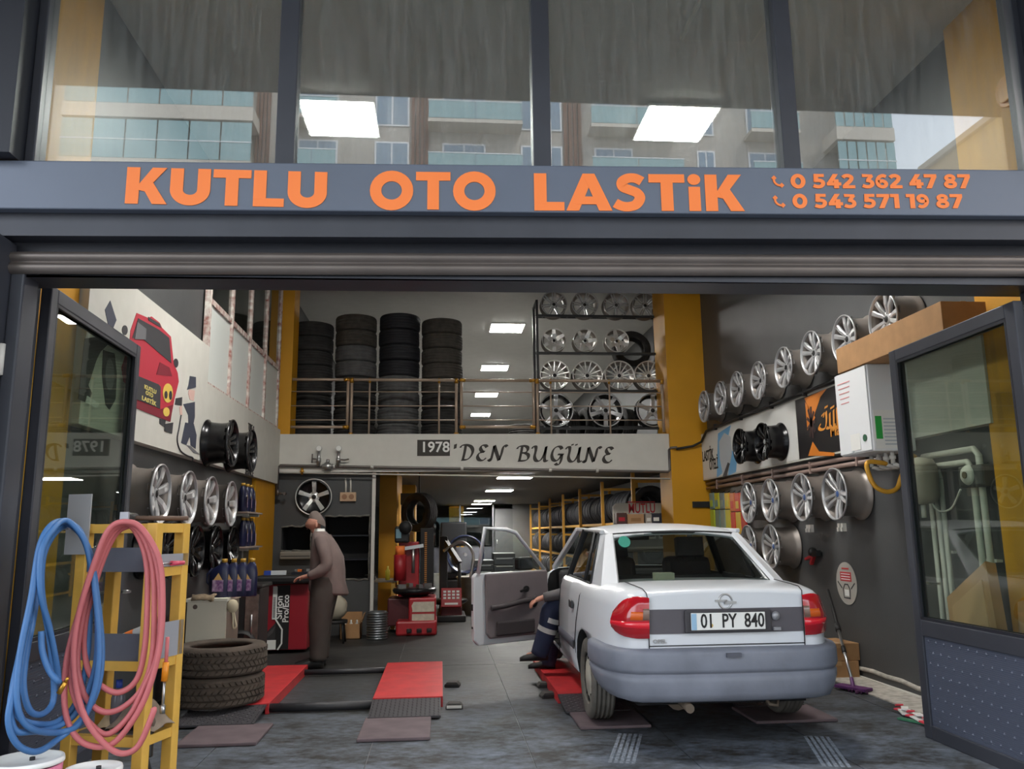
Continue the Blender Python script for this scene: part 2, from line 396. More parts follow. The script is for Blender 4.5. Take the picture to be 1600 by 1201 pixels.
# rear of the ground floor: glazed office front and a yellow end pier
rg = glass('office_glass', (215, 222, 220), 1.5)
w6 = struct(MB().box(-1.6, 1.9, 30.0, 30.05, 0, .9).build('window_6', ALU), 'glazed office front far at the back')
for a, b_ in ((-1.55, -.4), (-.35, .65), (.7, 1.85)): MB().box(a, b_, 30.0, 30.02, .95, 2.3).build('pane', rg, w6)
for a in (-1.6, -.4, .65, 1.85): MB().box(a, a+.06, 29.96, 30.06, 0, 2.4).build('mullion', ALU, w6)
column('trim_10', .30, .85, 31.2, 31.5, 0, 2.4)
d3 = struct(MB().box(1.95, 2.6, 30.0, 30.06, 0, 2.25).build('door_3', mat('dark_door', (52, 54, 58), .5)))
MB().cyl((2.02, 29.96, 1.0), (2.02, 29.96, 1.15), .015, 8).build('door_handle', CHROME, d3)
struct(MB().box(2.6, XR, 30.0, 30.2, 0, 2.42).build('wall_end', DGREY))
# LED ceiling panels
LED = mat('led_panel', (255, 252, 246), .5, emit=LED_STRENGTH)
def led(x, y, z, label, s=.6, group='led ceiling panels'):
    t = thing('ceiling_light', label, 'ceiling light', (x, y, z), group=group)
    MB().box(-s/2-.02, s/2+.02, -s/2-.02, s/2+.02, -.025, -.001).build('frame', WHT, t)
    MB().box(-s/2, s/2, -s/2, s/2, -.032, -.026).build('diffuser', LED, t)
for (px, py), n in zip(((532, 187), (1055, 195)), ('left', 'right')):
    p = at(px, py, 'Z', ZC-.03); led(p.x, p.y, ZC-.002, f'bright square ceiling light seen through the upper glazing, {n} one', .64)
for k, (px, py) in enumerate(((792, 513), (773, 575), (760, 617), (751, 648))):
    p = at(px, py, 'Z', ZC-.03); led(p.x, p.y, ZC-.002, f'square ceiling light over the mezzanine, {ORD[k]} from the front')
for k, (px, py) in enumerate(((805, 745), (780, 766), (757, 782), (746, 792), (738, 797))):
    p = at(px, py, 'Z', ZM0+.08); led(p.x, min(p.y, 29), ZM0+.098, f'square ceiling light under the mezzanine, {ORD[k]} from the front', .62)
p = at(1140, 25, 'Z', ZC-.01); t = thing('ceiling_light', 'unlit square ceiling light near the top edge, right of centre', 'ceiling light', (p.x, p.y, ZC-.002))
MB().box(-.3, .3, -.3, .3, -.03, 0).build('frame', WHITE, t); MB().box(-.28, .28, -.28, .28, -.034, -.03).build('diffuser', mat('unlit_diffuser', (190, 190, 186), .6), t)
# ================================================================== FACADE
def heavy_glyphs():
    G = {}
    def ell(cx, cy, rx, ry, a0=0, a1=360, n=28): return [(cx+rx*cos(radians(a0+(a1-a0)*i/n)), cy+ry*sin(radians(a0+(a1-a0)*i/n))) for i in range(n+1)]
    G['K'] = (.92, [[(0, 0), (.29, 0), (.29, 1), (0, 1)], [(.2, .40), (.57, 1), (.89, 1), (.42, .34)], [(.33, .52), (.55, .67), (.93, 0), (.60, 0)]], [])
    G['T'] = (.86, [[(0, .77), (.86, .77), (.86, 1), (0, 1)], [(.285, 0), (.575, 0), (.575, .8), (.285, .8)]], [])
    G['L'] = (.72, [[(0, 0), (.70, 0), (.70, .23), (0, .23)], [(0, .2), (.29, .2), (.29, 1), (0, 1)]], [])
    G['A'] = (1.0, [[(-.04, 0), (.26, 0), (.64, 1), (.36, 1)], [(1.04, 0), (.73, 0), (.36, 1), (.64, 1)], [(.2, .17), (.8, .17), (.72, .38), (.28, .38)]], [])
    G['U'] = (.90, [], [([(.145, 1)]+ell(.45, .42, .305, .29, 180, 360)+[(.755, 1)], .29)])
    G['O'] = (1.08, [], [(ell(.54, .5, .395, .385), .28)])
    G['S'] = (.80, [], [(catmull([(.70, .80, 0), (.54, .885, 0), (.36, .88, 0), (.23, .78, 0), (.25, .64, 0), (.42, .56, 0), (.58, .48, 0), (.64, .34, 0), (.54, .17, 0), (.36, .11, 0), (.20, .13, 0), (.05, .21, 0)]), .25)])
    G['i'] = (.37, [[(.03, 0), (.31, 0), (.31, .66), (.03, .66)], ell(.17, .86, .155, .15)[:-1]], [])
    G['0'] = (.84, [], [(ell(.42, .5, .295, .385), .25)])
    G['1'] = (.52, [[(.22, 0), (.50, 0), (.50, .9), (.22, .9)], [(0, .77), (.50, .77), (.50, 1), (0, 1)]], [])
    G['2'] = (.74, [[(.02, 0), (.74, 0), (.74, .22), (.02, .22)]], [(catmull([(.06, .76, 0), (.18, .86, 0), (.36, .885, 0), (.53, .80, 0), (.54, .64, 0), (.42, .46, 0), (.26, .30, 0), (.12, .14, 0)]), .24)])
    G['3'] = (.72, [[(.04, .79), (.64, .79), (.64, .97), (.04, 1)]], [([(.60, .9), (.34, .56)], .22), (catmull([(.26, .56, 0), (.46, .52, 0), (.58, .40, 0), (.58, .25, 0), (.44, .13, 0), (.26, .11, 0), (.03, .19, 0)]), .23)])
    G['4'] = (.84, [[(.40, 1), (.70, 1), (.32, .36), (.02, .36)], [(.02, .20), (.84, .20), (.84, .42), (.02, .42)], [(.42, 0), (.70, 0), (.70, .62), (.42, .62)]], [])
    G['5'] = (.74, [[(.10, .79), (.68, .79), (.68, 1), (.10, 1)], [(.07, .46), (.33, .50), (.35, 1), (.10, 1)]], [(catmull([(.12, .54, 0), (.40, .55, 0), (.56, .47, 0), (.60, .32, 0), (.48, .15, 0), (.28, .11, 0), (.04, .19, 0)]), .23)])
    six = [(.64, .82, 0), (.46, .89, 0), (.26, .80, 0), (.14, .58, 0), (.14, .36, 0), (.22, .19, 0), (.40, .11, 0), (.56, .17, 0), (.62, .32, 0), (.54, .47, 0), (.38, .52, 0), (.20, .43, 0)]
    G['6'] = (.76, [], [(catmull(six), .23)])
    G['9'] = (.76, [], [(catmull([(.76-a, 1-b, 0) for a, b, c in six]), .23)])
    G['7'] = (.74, [[(0, .77), (.74, .77), (.74, 1), (0, 1)], [(.44, .8), (.74, .8), (.40, 0), (.09, 0)]], [])
    G['8'] = (.78, [], [(ell(.39, .73, .22, .165), .22), (ell(.39, .29, .265, .185), .23)])
    return G
HG = heavy_glyphs()
def heavy(txt, h, width, M, m, name, parent, gap=.06):
    x = 0; mb = MB(); items = []
    for ch in txt:
        if ch == ' ': x += .34; continue
        wd, polys, ribs = HG[ch]; items.append((x, polys, ribs)); x += wd+gap
    s = width/(x-gap); first = None
    for x0, polys, ribs in items:
        dz = .003; mb = MB()
        for p in polys: mb.prism(p, lambda a, b, d: M @ Vector(((x0+a)*s, b*h, d)), dz); dz += .0006
        for p, t in ribs:
            ribbon(mb, [(q[0]+x0, q[1]) for q in p], t, M @ Matrix.Diagonal((s, h, 1, 1)), dz); dz += .0006
        mb.build('letter', m, parent)
YS = 4.08
def sg(px, py, y=YS): return at(px, py, 'Y', y)
def slab(pts_l, y0, y1):
    """prism whose front outline is 4 points (x,z) tl,tr,br,bl."""
    q0 = [(x, y0, z) for x, z in pts_l]; q1 = [(x, y1, z) for x, z in pts_l]
    return MB().hexa(q0, q1)
XA, XB = -3.6, 4.9
def zline(z_at0, z_at1600):   # heights at the frame's left and right edges, carried on past them
    k = (z_at1600-z_at0)/(3.36+2.29)
    return lambda x: z_at0+k*(x+2.29)
def strip(name, lo, hi, y0, y1, m, parent=None, bevel=0):
    pts = [(XA, hi(XA)), (XB, hi(XB)), (XB, lo(XB)), (XA, lo(XA))]
    return slab(pts, y0, y1).build(name, m, parent, bevel)
t_l, t_r, b_l, b_r = sg(0, 250).z, sg(1600, 265).z, sg(0, 326).z, sg(1600, 337).z
ztop, zbot = zline(t_l, t_r), zline(b_l, b_r)
SIGNM = mat('blue_grey_composite_sign', (98, 106, 122), .34, .2, var=.04, vscale=1.2, bump=.03, bscale=2)
sign = strip('sign_board', zbot, ztop, YS, YS+.06, SIGNM, bevel=.006)
tag(sign, 'long blue-grey shop sign with orange lettering above the shutter', 'sign')
def sgn_frame(px, py, px2, py2):
    o = sg(px, py, YS-.001); e = sg(px2, py2, YS-.001)
    return frame(o, e-o, (0, 0, 1)), (e-o).length
for txt, (xa, yb, xb, yb2), yt, nm in (('KUTLU', (195, 318, 510, 325), 261, 'lettering'), ('OTO', (577, 327, 775, 328), 268, 'lettering'), ('LASTiK', (835, 329, 1163, 330), 271, 'lettering'),
                                  ('0 542 362 47 87', (1236, 294.5, 1517, 294.5), 272, 'lettering'), ('0 543 571 19 87', (1239, 325.5, 1505, 325.5), 303, 'lettering')):
    M, wd = sgn_frame(xa, yb, xb, yb2); hh = (sg(xa, yt)-sg(xa, yb)).z
    heavy(txt, hh, wd, M, ORG, nm, sign)
for px, py in ((1215, 284), (1217, 315)):
    o = sg(px, py, YS-.001); M = frame(o, (1, 0, 0), (0, 0, 1)); mb = MB()
    pts = [(.034*cos(radians(a))+.012, .034*sin(radians(a))+.012) for a in range(165, 290, 12)]
    ribbon(mb, pts, .011, M, .004)
    for p in (pts[0], pts[-1]): mb.cbox(M @ Vector((p[0], p[1], .002)), (.021, .004, .021), Matrix.Rotation(.8, 3, 'Y'))
    mb.build('phone_icon', ORG, sign)
# lintel: dark fascia, recessed gap, rolled shutter box, bottom rail
fz = zline(sg(0, 368, 4.14).z, sg(1600, 374, 4.14).z)
struct(strip('trim_11', fz, lambda x: zbot(x)+.12, 4.141, 4.45, ALU))
rz0, rz1 = zline(sg(0, 393, 4.2).z, sg(1600, 399, 4.2).z), zline(sg(0, 428, 4.2).z, sg(1600, 432, 4.2).z)
struct(strip('trim_12', rz0, fz, 4.24, 4.45, ALUD))
prof = [(0, 1), (-.02, .93), (-.028, .75), (-.02, .6), (-.008, .55), (-.008, .5), (-.024, .42), (-.03, .25), (-.02, .08), (0, 0)]
rows = [[(x, 4.2+a, rz1(x)+(rz0(x)-rz1(x))*b) for a, b in prof] for x in (XA, XB)]
sh = MB().grid(rows).build('roller_shutter', mat('bronze_grey_shutter_slat', (112, 104, 100), .35, .55, var=.1, vscale=3))
tag(sh, 'rolled-up grey shutter curtain under the dark lintel', 'shutter')
bz = zline(sg(0, 431, 4.24).z, sg(1600, 447, 4.24).z)
struct(strip('trim_13', bz, rz1, 4.22, 4.45, ALU)); struct(strip('trim_19', lambda x: bz(x)+.01, lambda x: zbot(x)+.1, 4.40, 4.46, ALUD))
# jambs
struct(MB().box(-3.6, -2.2, 4.06, 4.40, 0, 2.9).box(-2.2, -2.13, 4.2, 4.36, 0, 2.8).build('trim_14', ALU, bevel=.01))
struct(MB().box(3.42, 4.9, 4.1, 4.4, 0, 2.9).build('trim_15', ALU, bevel=.01))
struct(MB().box(-3.6, -2.16, 4.0, 4.30, 3.3, 5.6).build('wall_front_left', ALUD))
struct(MB().box(3.44, 5.2, 4.0, 4.30, 3.3, 5.6).build('wall_front_right', ALUD))
struct(MB().box(XA, XB, 4.1, 4.4, 5.22, 5.9).build('wall_front_top', ALUD))
hg = MB(); [hg.cyl((-2.2, 4.19, z), (-2.2, 4.19, z+.16), .018, 10) for z in (.5, 2.2)]
ho = hg.build('hinge', PIPEW); ho.parent = bpy.data.objects['trim_14']
# upper glazing: four panes between mullions
FG = glass('facade_glass', (228, 232, 230), 1.95, dirt_haze=.045)  # pane dirt thickened to paint in a haze that lifts the ceiling behind
ml = [-2.16]+[sum(sg(px, 130, 4.2).x for px in pr)/2 for pr in ((438, 467), (831, 856), (1213, 1250))]+[3.44]
ml[3] = sg(1222, 130, 4.2).x
for k in range(4):
    a, b_ = ml[k], ml[k+1]
    w_ = struct(MB().box(a+.05, b_-.05, 4.19, 4.198, ztop(a)-.08, 5.24).build(f'window_{k+1}', FG), f'tall glass pane above the sign, {ORD[k]} from the left')
    MB().box(a+.03, b_-.03, 4.17, 4.23, ztop(a)-.12, ztop(a)+.005).build('sill', ALU, w_)
    MB().box(a-.05 if k else a, a+.05, 4.14, 4.26, ztop(a)-.12, 5.3).build('mullion', ALU, w_, .006)
MB().box(3.40, 3.48, 4.14, 4.26, 3.3, 5.3).build('mullion', ALU, bpy.data.objects['window_4'], .006)
# overhang of the building above the pavement
struct(MB().box(-9, 9, 1.3, 4.0, 5.42, 5.7).build('canopy', mat('soffit', (88, 86, 84), .8)), 'grey soffit of the storeys overhanging the pavement')
struct(MB().box(-9, 9, 1.3, 4.5, 5.7, 24).build('wall_front_storeys', mat('upper_storeys', (120, 118, 114), .8)))
# glazed door leaves, both folded back into the shop
DG = glass('door_glass', (222, 230, 222), 1.55, dirt_haze=.008)
def leaf(name, P, yaw, L, H, mid, side):
    """P hinge foot; local x runs from hinge to free edge."""
    r = bpy.data.objects.new(name, None); COL.objects.link(r); r.location = P; r.rotation_euler = (0, 0, yaw); struct(r)
    fw, th = .085, .06
    for nm, x0, x1, z0, z1 in (('stile', 0, fw, 0, H), ('stile', L-fw, L, 0, H), ('rail', fw, L-fw, H-fw, H), ('rail', fw, L-fw, mid-.06, mid+.05), ('rail', fw, L-fw, .0, .09)):
        MB().box(x0, x1, -th/2, th/2, z0, z1).build(nm, ALU, r, .007)
    MB().box(fw, L-fw, -.004, .004, mid+.05, H-fw).build('pane', DG, r)
    bd = MB()
    for s in (-1, 1):
        y = s*.02
        bd.box(fw, L-fw, y-.008, y+.008, mid+.05, mid+.068).box(fw, L-fw, y-.008, y+.008, H-fw-.018, H-fw).box(fw, fw+.018, y-.008, y+.008, mid+.05, H-fw).box(L-fw-.018, L-fw, y-.008, y+.008, mid+.05, H-fw)
    bd.build('glazing_bead', ALUD, r)
    kp = MB().box(fw, L-fw, -.012, .012, .09, mid-.06).build('kick_panel', mat('ribbed_panel', (84, 90, 106), .45, .15), r)
    rb = MB(); n = 46
    for i in range(n):
        z = .1+(mid-.17)*i/n
        for s in (-1, 1): rb.box(fw+.004, L-fw-.004, s*.012, s*.0155, z, z+(mid-.17)/n*.55)
    o = rb.build('rib', mat('ribbed_panel', (84, 90, 106)), kp); o['kind'] = 'stuff'
    sd = MB()
    for i in range(13):
        for j in range(8):
            x = fw+.06+(L-2*fw-.1)*(i+.5*(j % 2))/12.6; z = .13+(mid-.22)*j/7
            if x > L-fw-.03: continue
            for s in (-1, 1): sd.add([(x-.012, s*.0155, z), (x, s*.0155, z-.013), (x+.012, s*.0155, z), (x, s*.0155, z+.013), (x, s*.0225, z)], [(0, 1, 4), (1, 2, 4), (2, 3, 4), (3, 0, 4)])
    o = sd.build('stud', mat('ribbed_panel', (84, 90, 106)), kp); o['kind'] = 'stuff'
    hd = MB().cyl((L-.045, -.03, 1.02), (L-.045, -.085, 1.02), .011, 8).bar((L-.045, -.085, 1.02), (L-.16, -.085, 1.02), .02, .014)
    hd.build('handle', CHROME, r)
    return r
hx, hy, fx, fy = -2.215, 4.62, -2.275, 6.17
leaf('door_1', (hx, hy, 0), atan2(fy-hy, fx-hx), hypot(fx-hx, fy-hy), 2.80, .80, 1)
leaf('door_2', (3.30, 4.26, 0), radians(89.2), 1.37, 2.68, .73, -1)
dj = MB().box(-2.30, -2.235, 4.5, 4.6, 0, 2.82).build('door_post', ALU, bpy.data.objects['door_1'].parent, .006); dj.parent = bpy.data.objects['trim_14']
# ------------------------------------------------------------------ houses across the street (seen mirrored in the panes)
YO = -31.0
def mir(px, py): p = at(px, py, 'Y', 2*YF-YO); return p.x, p.z
ab = thing('apartment_building', 'beige apartment block with glass balconies mirrored in the upper panes', 'building', (0, YO, 0))
AW = mat('beige_render', (216, 206, 192), .85, var=.04, vscale=.4); AG = mat('grey_render', (190, 182, 172), .85); AS = mat('brown_slats', (128, 92, 76), .8)
AGL = mat('balcony_glass', (150, 182, 184), .2, spec=.8); AFR = mat('white_window_frame', (236, 236, 236), .5); APN = mat('window_pane', (140, 160, 178), .1, spec=.8)
x0, x1 = mir(20, 200)[0], mir(1420, 200)[0]; FH = 2.95; zf = mir(800, 236)[1]-1.0   # floor level of the storey seen
base = zf-int(zf/FH)*FH; NF = int(zf/FH)+5
def W(a): return a, 0
MB().box(x0, x1, -12, -1.6, 0, base+FH*NF).build('wall', AG, ab)
blocks = [(75, 395, 1), (530, 0, 0)]
xl0, xl1 = mir(95, 200)[0], mir(395, 200)[0]; xr0, xr1 = mir(1305, 200)[0], mir(1395, 200)[0]
rail = [(mir(a, 0)[0], mir(b_, 0)[0]) for a, b_ in ((455, 530), (670, 815), (920, 1060), (1165, 1240))]
win = [(mir(a, 0)[0], mir(b_, 0)[0]) for a, b_ in ((465, 528), (586, 640), (692, 760), (815, 880), (930, 990), (1090, 1118), (1170, 1222))]
slt = [(mir(a, 0)[0], mir(b_, 0)[0]) for a, b_ in ((398, 422), (643, 672), (882, 912))]
for k in range(NF):
    z = base+FH*k
    for a, b_ in ((xl0, xl1), (xr0, xr1)):
        MB().box(a, b_, -1.6, 0.1, z-.75, z).build('balcony_slab', AW, ab)
        for i in range(6):
            p, q = a+(b_-a)*i/6, a+(b_-a)*(i+1)/6
            MB().box(p+.04, q-.04, 0, .04, z+.05, z+1.0 if k % 2 else z+2.1).build('balcony_glass', AGL, ab)
        MB().box(a, b_, -.02, .06, z+1.0, z+1.06).build('handrail', AFR, ab)
    for a, b_ in rail:
        MB().box(a, b_, -1.6, -.4, z-.2, z).build('balcony_slab', AW, ab)
        for i in range(2):
            p, q = a+(b_-a)*i/2, a+(b_-a)*(i+1)/2
            MB().box(p+.03, q-.03, -.46, -.42, z+.04, z+1.0).build('balcony_glass', AGL, ab)
        MB().box(a, b_, -.48, -.40, z+1.0, z+1.05).build('handrail', AFR, ab)
    for a, b_ in win:
        f_ = MB().box(a, b_, -1.6, -1.54, z+.05, z+2.1).build('window', AFR, ab)
        mb = MB(); mid = (a+b_)/2
        mb.box(a+.1, mid-.05, -1.54, -1.52, z+.15, z+2.0).box(mid+.05, b_-.1, -1.54, -1.52, z+.15, z+2.0); mb.build('pane', APN, f_)
    for a, b_ in slt:
        mb = MB()
        for i in range(4): mb.box(a+(b_-a)*(i+.1)/4, a+(b_-a)*(i+.75)/4, -1.6, -1.45, z-.6, z+FH-.6)
        mb.build('slat_panel', AS, ab)
MB().box(x0-.3, x1+.3, -12.3, .2, base+FH*NF, base+FH*NF+.4).build('roof', AW, ab)
# sunlit neighbour at the right
b2 = thing('apartment_building', 'sunlit pale house mirrored at the right end of the panes', 'building', (mir(1560, 200)[0], YO+4, 0))
MB().box(-1.2, 6, -9, 0, 0, mir(1520, 205)[1]).build('wall', mat('sunlit_beige_render', (228, 204, 164), .85), b2)
mb = MB(); mb.box(-1.5, 6.3, -9.3, .5, mir(1520, 205)[1], mir(1520, 205)[1]+.35); mb.build('roof', AW, b2)
for k in range(5): MB().box(.3, 1.8, 0, .06, 3+3*k, 4.8+3*k).build('window', AFR, b2)
# ================================================================== RIMS AND TYRES
def make_rim(name, label, R, W, n, style, mface, mbar, hub=None, group=None, cat='wheel rim'):
    t = thing(name, label, cat, group=group)
    pr = [(R*.97, 0), (R, .004), (R, .014), (R*.90, .03), (R*.87, .07), (R*.84, W*.55), (R*.86, W*.78), (R*.91, W*.87), (R*.955, W-.022), (R, W-.014), (R, W-.003), (R*.975, W),
          (R*.95, W-.004), (R*.915, W-.03), (R*.80, W*.62), (R*.80, .03), (R*.9, .004)]
    MB().lathe(pr, 40, closed=True).build('barrel', mbar, t)
    lip = MB().lathe([(R*1.002, W-.012), (R*1.002, W-.002), (R*.975, W+.002), (R*.945, W-.003), (R*.925, W-.022)], 40).build('outer_lip', mface, t)
    f = MB(); zr, zh = W-.016, W-.045
    def spoke(a, off0, off1, w0, w1, th=.035, r0=.045, top=.62):
        ca, sa = cos(a), sin(a)
        def P(r, s, z): return (r*ca-s*sa, r*sa+s*ca, z)
        r1 = R*.94; rm = R*.55; wm = (w0+w1)/2*.96; om = off0*.55+off1*.45; zm = zh*.45+zr*.55+.008
        rows = []
        for r, o, wd, z, tk in ((r0, off0, w0, zh, th), (rm, om, wm, zm, th*.8), (r1, off1, w1, zr, th*.7)):
            rows.append([P(r, o-wd/2, z-tk), P(r, o-wd/2, z-.008), P(r, o-wd/2*top, z), P(r, o+wd/2*top, z), P(r, o+wd/2, z-.008), P(r, o+wd/2, z-tk)])
        f.grid(rows, False, True)
    for i in range(n):
        a = 2*pi*i/n+pi/2
        if style == 'wide': spoke(a, 0, 0, R*.24, R*.36)
        elif style == 'star': spoke(a, 0, 0, R*.44, R*.26, top=.9)
        elif style == 'thin': spoke(a, 0, 0, R*.085, R*.075)
        elif style == 'paddle': spoke(a, R*.05, R*.085, R*.1, R*.10); spoke(a, -R*.05, -R*.085, R*.1, R*.10); spoke(a, 0, 0, R*.05, R*.1, top=.3)
        elif style == 'twin': spoke(a, R*.075, R*.17, R*.135, R*.17); spoke(a, -R*.075, -R*.17, R*.135, R*.17)
        elif style == 'close': spoke(a, R*.06, R*.105, R*.085, R*.09); spoke(a, -R*.06, -R*.105, R*.085, R*.09)
        elif style == 'vee': spoke(a, R*.05, R*.24, R*.15, R*.24); spoke(a, -R*.05, -R*.24, R*.15, R*.24)
    f.build('spokes', mface, t)
    h = MB().lathe([(.001, zh+.006), (R*.13, zh+.006), (R*.17, zh), (R*.29, zh-.002), (R*.31, zh-.012), (R*.31, zh-.05), (.001, zh-.05)], 24).build('hub', mface, t)
    lh = MB()
    for i in range(5):
        a = 2*pi*(i+.5)/5; lh.cyl((R*.225*cos(a), R*.225*sin(a), zh-.004), (R*.225*cos(a), R*.225*sin(a), zh+.0015), R*.036, 8)
    lh.build('lug_hole', BLK, h)
    cp = MB().lathe([(.001, zh+.014), (R*.09, zh+.012), (R*.125, zh+.006)], 20).build('centre_cap', hub or BLK, t)
    t['_R'] = R
    return t
def spin(base, a): return (Euler(base).to_matrix() @ Matrix.Rotation(a, 3, 'Z')).to_euler()
TO_L, TO_R, TO_F = (0, -pi/2, 0), (0, pi/2, 0), (pi/2, 0, 0)    # face towards -x, +x, -y
ROUNDEL = mat('blue_white_cap', (70, 96, 150), .3)
hook = MB().box(-.012, .012, -.006, .006, -.03, .03).box(-.012, .012, -.035, 0, .018, .03)
# --- right wall, upper row of eight
R1 = make_rim('alloy_wheel', '', .228, .26, 5, 'vee', SILVER, BARREL, group='rims on the upper right wall')
ys = [11.25, 10.56, 9.93, 9.22, 8.49, 7.81, 7.12, 6.43]
for i, y in enumerate(ys):
    lb = f'silver five-spoke rim in the top right-wall row, {ORD[i]} from the yellow column'
    sp_ = spin(TO_L, .35+i*1.1)
    if i == 0: R1.location = (XR-.01, y, 3.14); R1.rotation_euler = sp_; R1['label'] = lb
    else: dup(R1, (XR-.01, y, 3.14+.01*(i % 3)), sp_, lb)
# --- right wall, lower row of four and two below
R2 = make_rim('alloy_wheel', '', .248, .27, 5, 'twin', SILVER, BARREL, ROUNDEL, group='rims on the lower right wall')
for i, px in enumerate(((1168, 785), (1202, 780), (1251, 776), (1302, 770))):
    p = at(px[0], px[1], 'X', 3.72); lb = f'grey twin-spoke rim under the right wall pipes, {ORD[i]} from the yellow column'
    if i == 0: R2.location = (XR-.01, p.y, 1.725); R2.rotation_euler = spin(TO_L, .2); R2['label'] = lb
    else: dup(R2, (XR-.01, p.y, 1.725), spin(TO_L, .2+.9*i), lb)
for i, (px, n) in enumerate((((1168, 850), 'further one, mostly behind the car roof'), ((1203, 853), 'nearer one by the car rear window'))):
    p = at(px[0], px[1], 'X', 3.72); dup(R2, (XR-.01, p.y, 1.21), spin(TO_L, 1.1+i), f'grey twin-spoke rim in the bottom right-wall row, {n}')
# --- right banner, two black rims
R3 = make_rim('alloy_wheel', '', .22, .24, 5, 'twin', BLKALLOY, BLKALLOY, SILVER, group='black rims on the right banner')
ed = mat('machined_alloy', (215, 214, 212))
for i, (px, n) in enumerate((((1155, 697), 'further, beside the blue graphic'), ((1190, 690), 'nearer, beside the orange banner'))):
    p = at(px[0], px[1], 'X', 3.66); lb = f'glossy black rim hung on the white banner, {n}'
    if i == 0: R3.location = (3.895, p.y, p.z); R3.rotation_euler = spin(TO_L, .5); R3['label'] = lb
    else: dup(R3, (3.895, p.y, p.z), spin(TO_L, 1.6), lb)
# --- left wall, silver four
R4 = make_rim('alloy_wheel', '', .232, .25, 7, 'wide', SILVER, BARREL, group='silver rims on the left wall')
for i, (px, py) in enumerate(((251, 772), (295, 778), (330, 784), (361, 788))):
    p = at(px, py, 'X', XL+.25); lb = f'silver wide-spoke rim under the mural on the left wall, {ORD[i]} from the door leaf'
    if i == 0: R4.location = (XL+.01, p.y, 1.725); R4.rotation_euler = spin(TO_R, .3); R4['label'] = lb
    else: dup(R4, (XL+.01, p.y, 1.725), spin(TO_R, .3+i*.8), lb)
R5 = make_rim('alloy_wheel', '', .228, .24, 5, 'vee', BLKALLOY, BLKALLOY, group='black rims on the lower left wall')
for i, (px, py) in enumerate(((268, 852), (307, 862), (338, 857), (364, 856))):
    p = at(px, py, 'X', XL+.24); lb = f'black alloy rim in the low left-wall row, {["seen through the yellow trolley frame", "just right of the yellow trolley", "middle of the three in the open", "furthest, by the oil shelves"][i]}'
    if i == 0: R5.location = (XL+.01, p.y, 1.29); R5.rotation_euler = spin(TO_R, .3); R5['label'] = lb
    else: dup(R5, (XL+.01, p.y, 1.27), spin(TO_R, .3+i*.8), lb)
R6 = make_rim('alloy_wheel', '', .235, .26, 5, 'twin', mat('dark_polished_alloy', (70, 70, 72), .25, .7), BLKALLOY, group='black rims on the mural')
for i, (px, py) in enumerate(((364, 692), (394, 704))):
    p = at(px, py, 'X', -2.07); lb = f'black and polished rim hung on the white mural, {["nearer, beside the painted mechanic", "further, inside the lettered ring"][i]}'
    if i == 0: R6.location = (-2.325, p.y, p.z); R6.rotation_euler = spin(TO_R, .3); R6['label'] = lb
    else: dup(R6, (-2.325, p.y, p.z), spin(TO_R, 1.5), lb)
# --- wall rim on the middle wall (face towards the street)
p = at(490, 776, 'Y', YM+.04)
r = make_rim('wheel_cover', 'large black and silver five-arm wheel hung on the dark wall above the walking man', .262, .06, 5, 'paddle', SILVERB, BLKALLOY, cat='wheel rim')
r.location = (p.x, YM+.09, p.z); r.rotation_euler = TO_F
MB().lathe([(.001, .012), (.235, .012), (.24, .02)], 32).build('dark_backing', BLKALLOY, r)
# --- tyres
def tyre_mesh(R, w, rim, grooves=4, n=48):
    mb = MB(); h = w/2; pr = [(rim, -h*.80), (rim+.012, -h*.93), (R*.86, -h), (R*.95, -h*.93), (R*.985, -h*.78)]
    tw = h*1.5; gw = .010
    for g in range(grooves):
        c = -tw/2+tw*(g+.5)/grooves
        pr += [(R, c-gw), (R-.009, c-gw*.7), (R-.009, c+gw*.7), (R, c+gw)]
    pr += [(R*.985, h*.78), (R*.95, h*.93), (R*.86, h), (rim+.012, h*.93), (rim, h*.80), (rim+.02, h*.6), (R*.9, h*.5), (R*.9, -h*.5), (rim+.02, -h*.6)]
    mb.lathe(pr, n, closed=True)
    return mb
def tyre_with_blocks(R, w, rim):
    mb = tyre_mesh(R-.006, w, rim, 3, 56); h = w/2
    for k, (c, wd, sk) in enumerate(((-.62, .26, .5), (-.2, .3, -.5), (.2, .3, .5), (.62, .26, -.5))):
        for i in range(48):
            a = 2*pi*(i+.5*(k % 2))/48; da = 2*pi/48*.36; s = sk*.06
            q = []
            for rr in (R-.02, R+.001):
                for (u, v) in ((-1, -1), (1, -1), (1, 1), (-1, 1)):
                    an = a+u*da+v*s; q.append((rr*cos(an), rr*sin(an), h*(c+v*wd/2)))
            mb.hexa(q[:4], q[4:])
    return mb
# ================================================================== LEFT WALL
XB_ = -2.33
bn = struct(MB().box(XL, XB_, 5.43, YM, 2.12, 2.9).box(XL, XB_, 5.43, 8.24, 2.9, 3.27).build('trim_16', WHITE), 'white painted bulkhead along the left wall')
def LW(px, py): p = at(px, py, 'X', XB_); return p.y, p.z
def crop1(*pts): return [LW(x*.275, 420+y*.275) for x, y in pts]
mural = thing('wall_mural', 'mural of a red car and mechanics painted on the white left bulkhead', 'mural', (XB_, 7.5, 2.6))
def flat(pts, m, name, d=.003, parent=mural, base=0.0):
    o = parent.location
    return MB().prism(pts, lambda a, b, k: (XB_+base+k-o.x, a-o.y, b-o.z), d).build(name, m, parent)
MRED = mat('mural_red', (186, 48, 66), .6); MDK = mat('mural_dark', (58, 58, 62), .6); MNAVY = mat('mural_slate', (66, 70, 84), .6); MPINK = mat('mural_skin', (214, 178, 168), .6); MYEL = mat('mural_yellow', (226, 196, 90), .6); MDRED = mat('mural_dark_red', (128, 34, 50), .6); MGREY = mat('mural_grey', (112, 112, 116), .6)
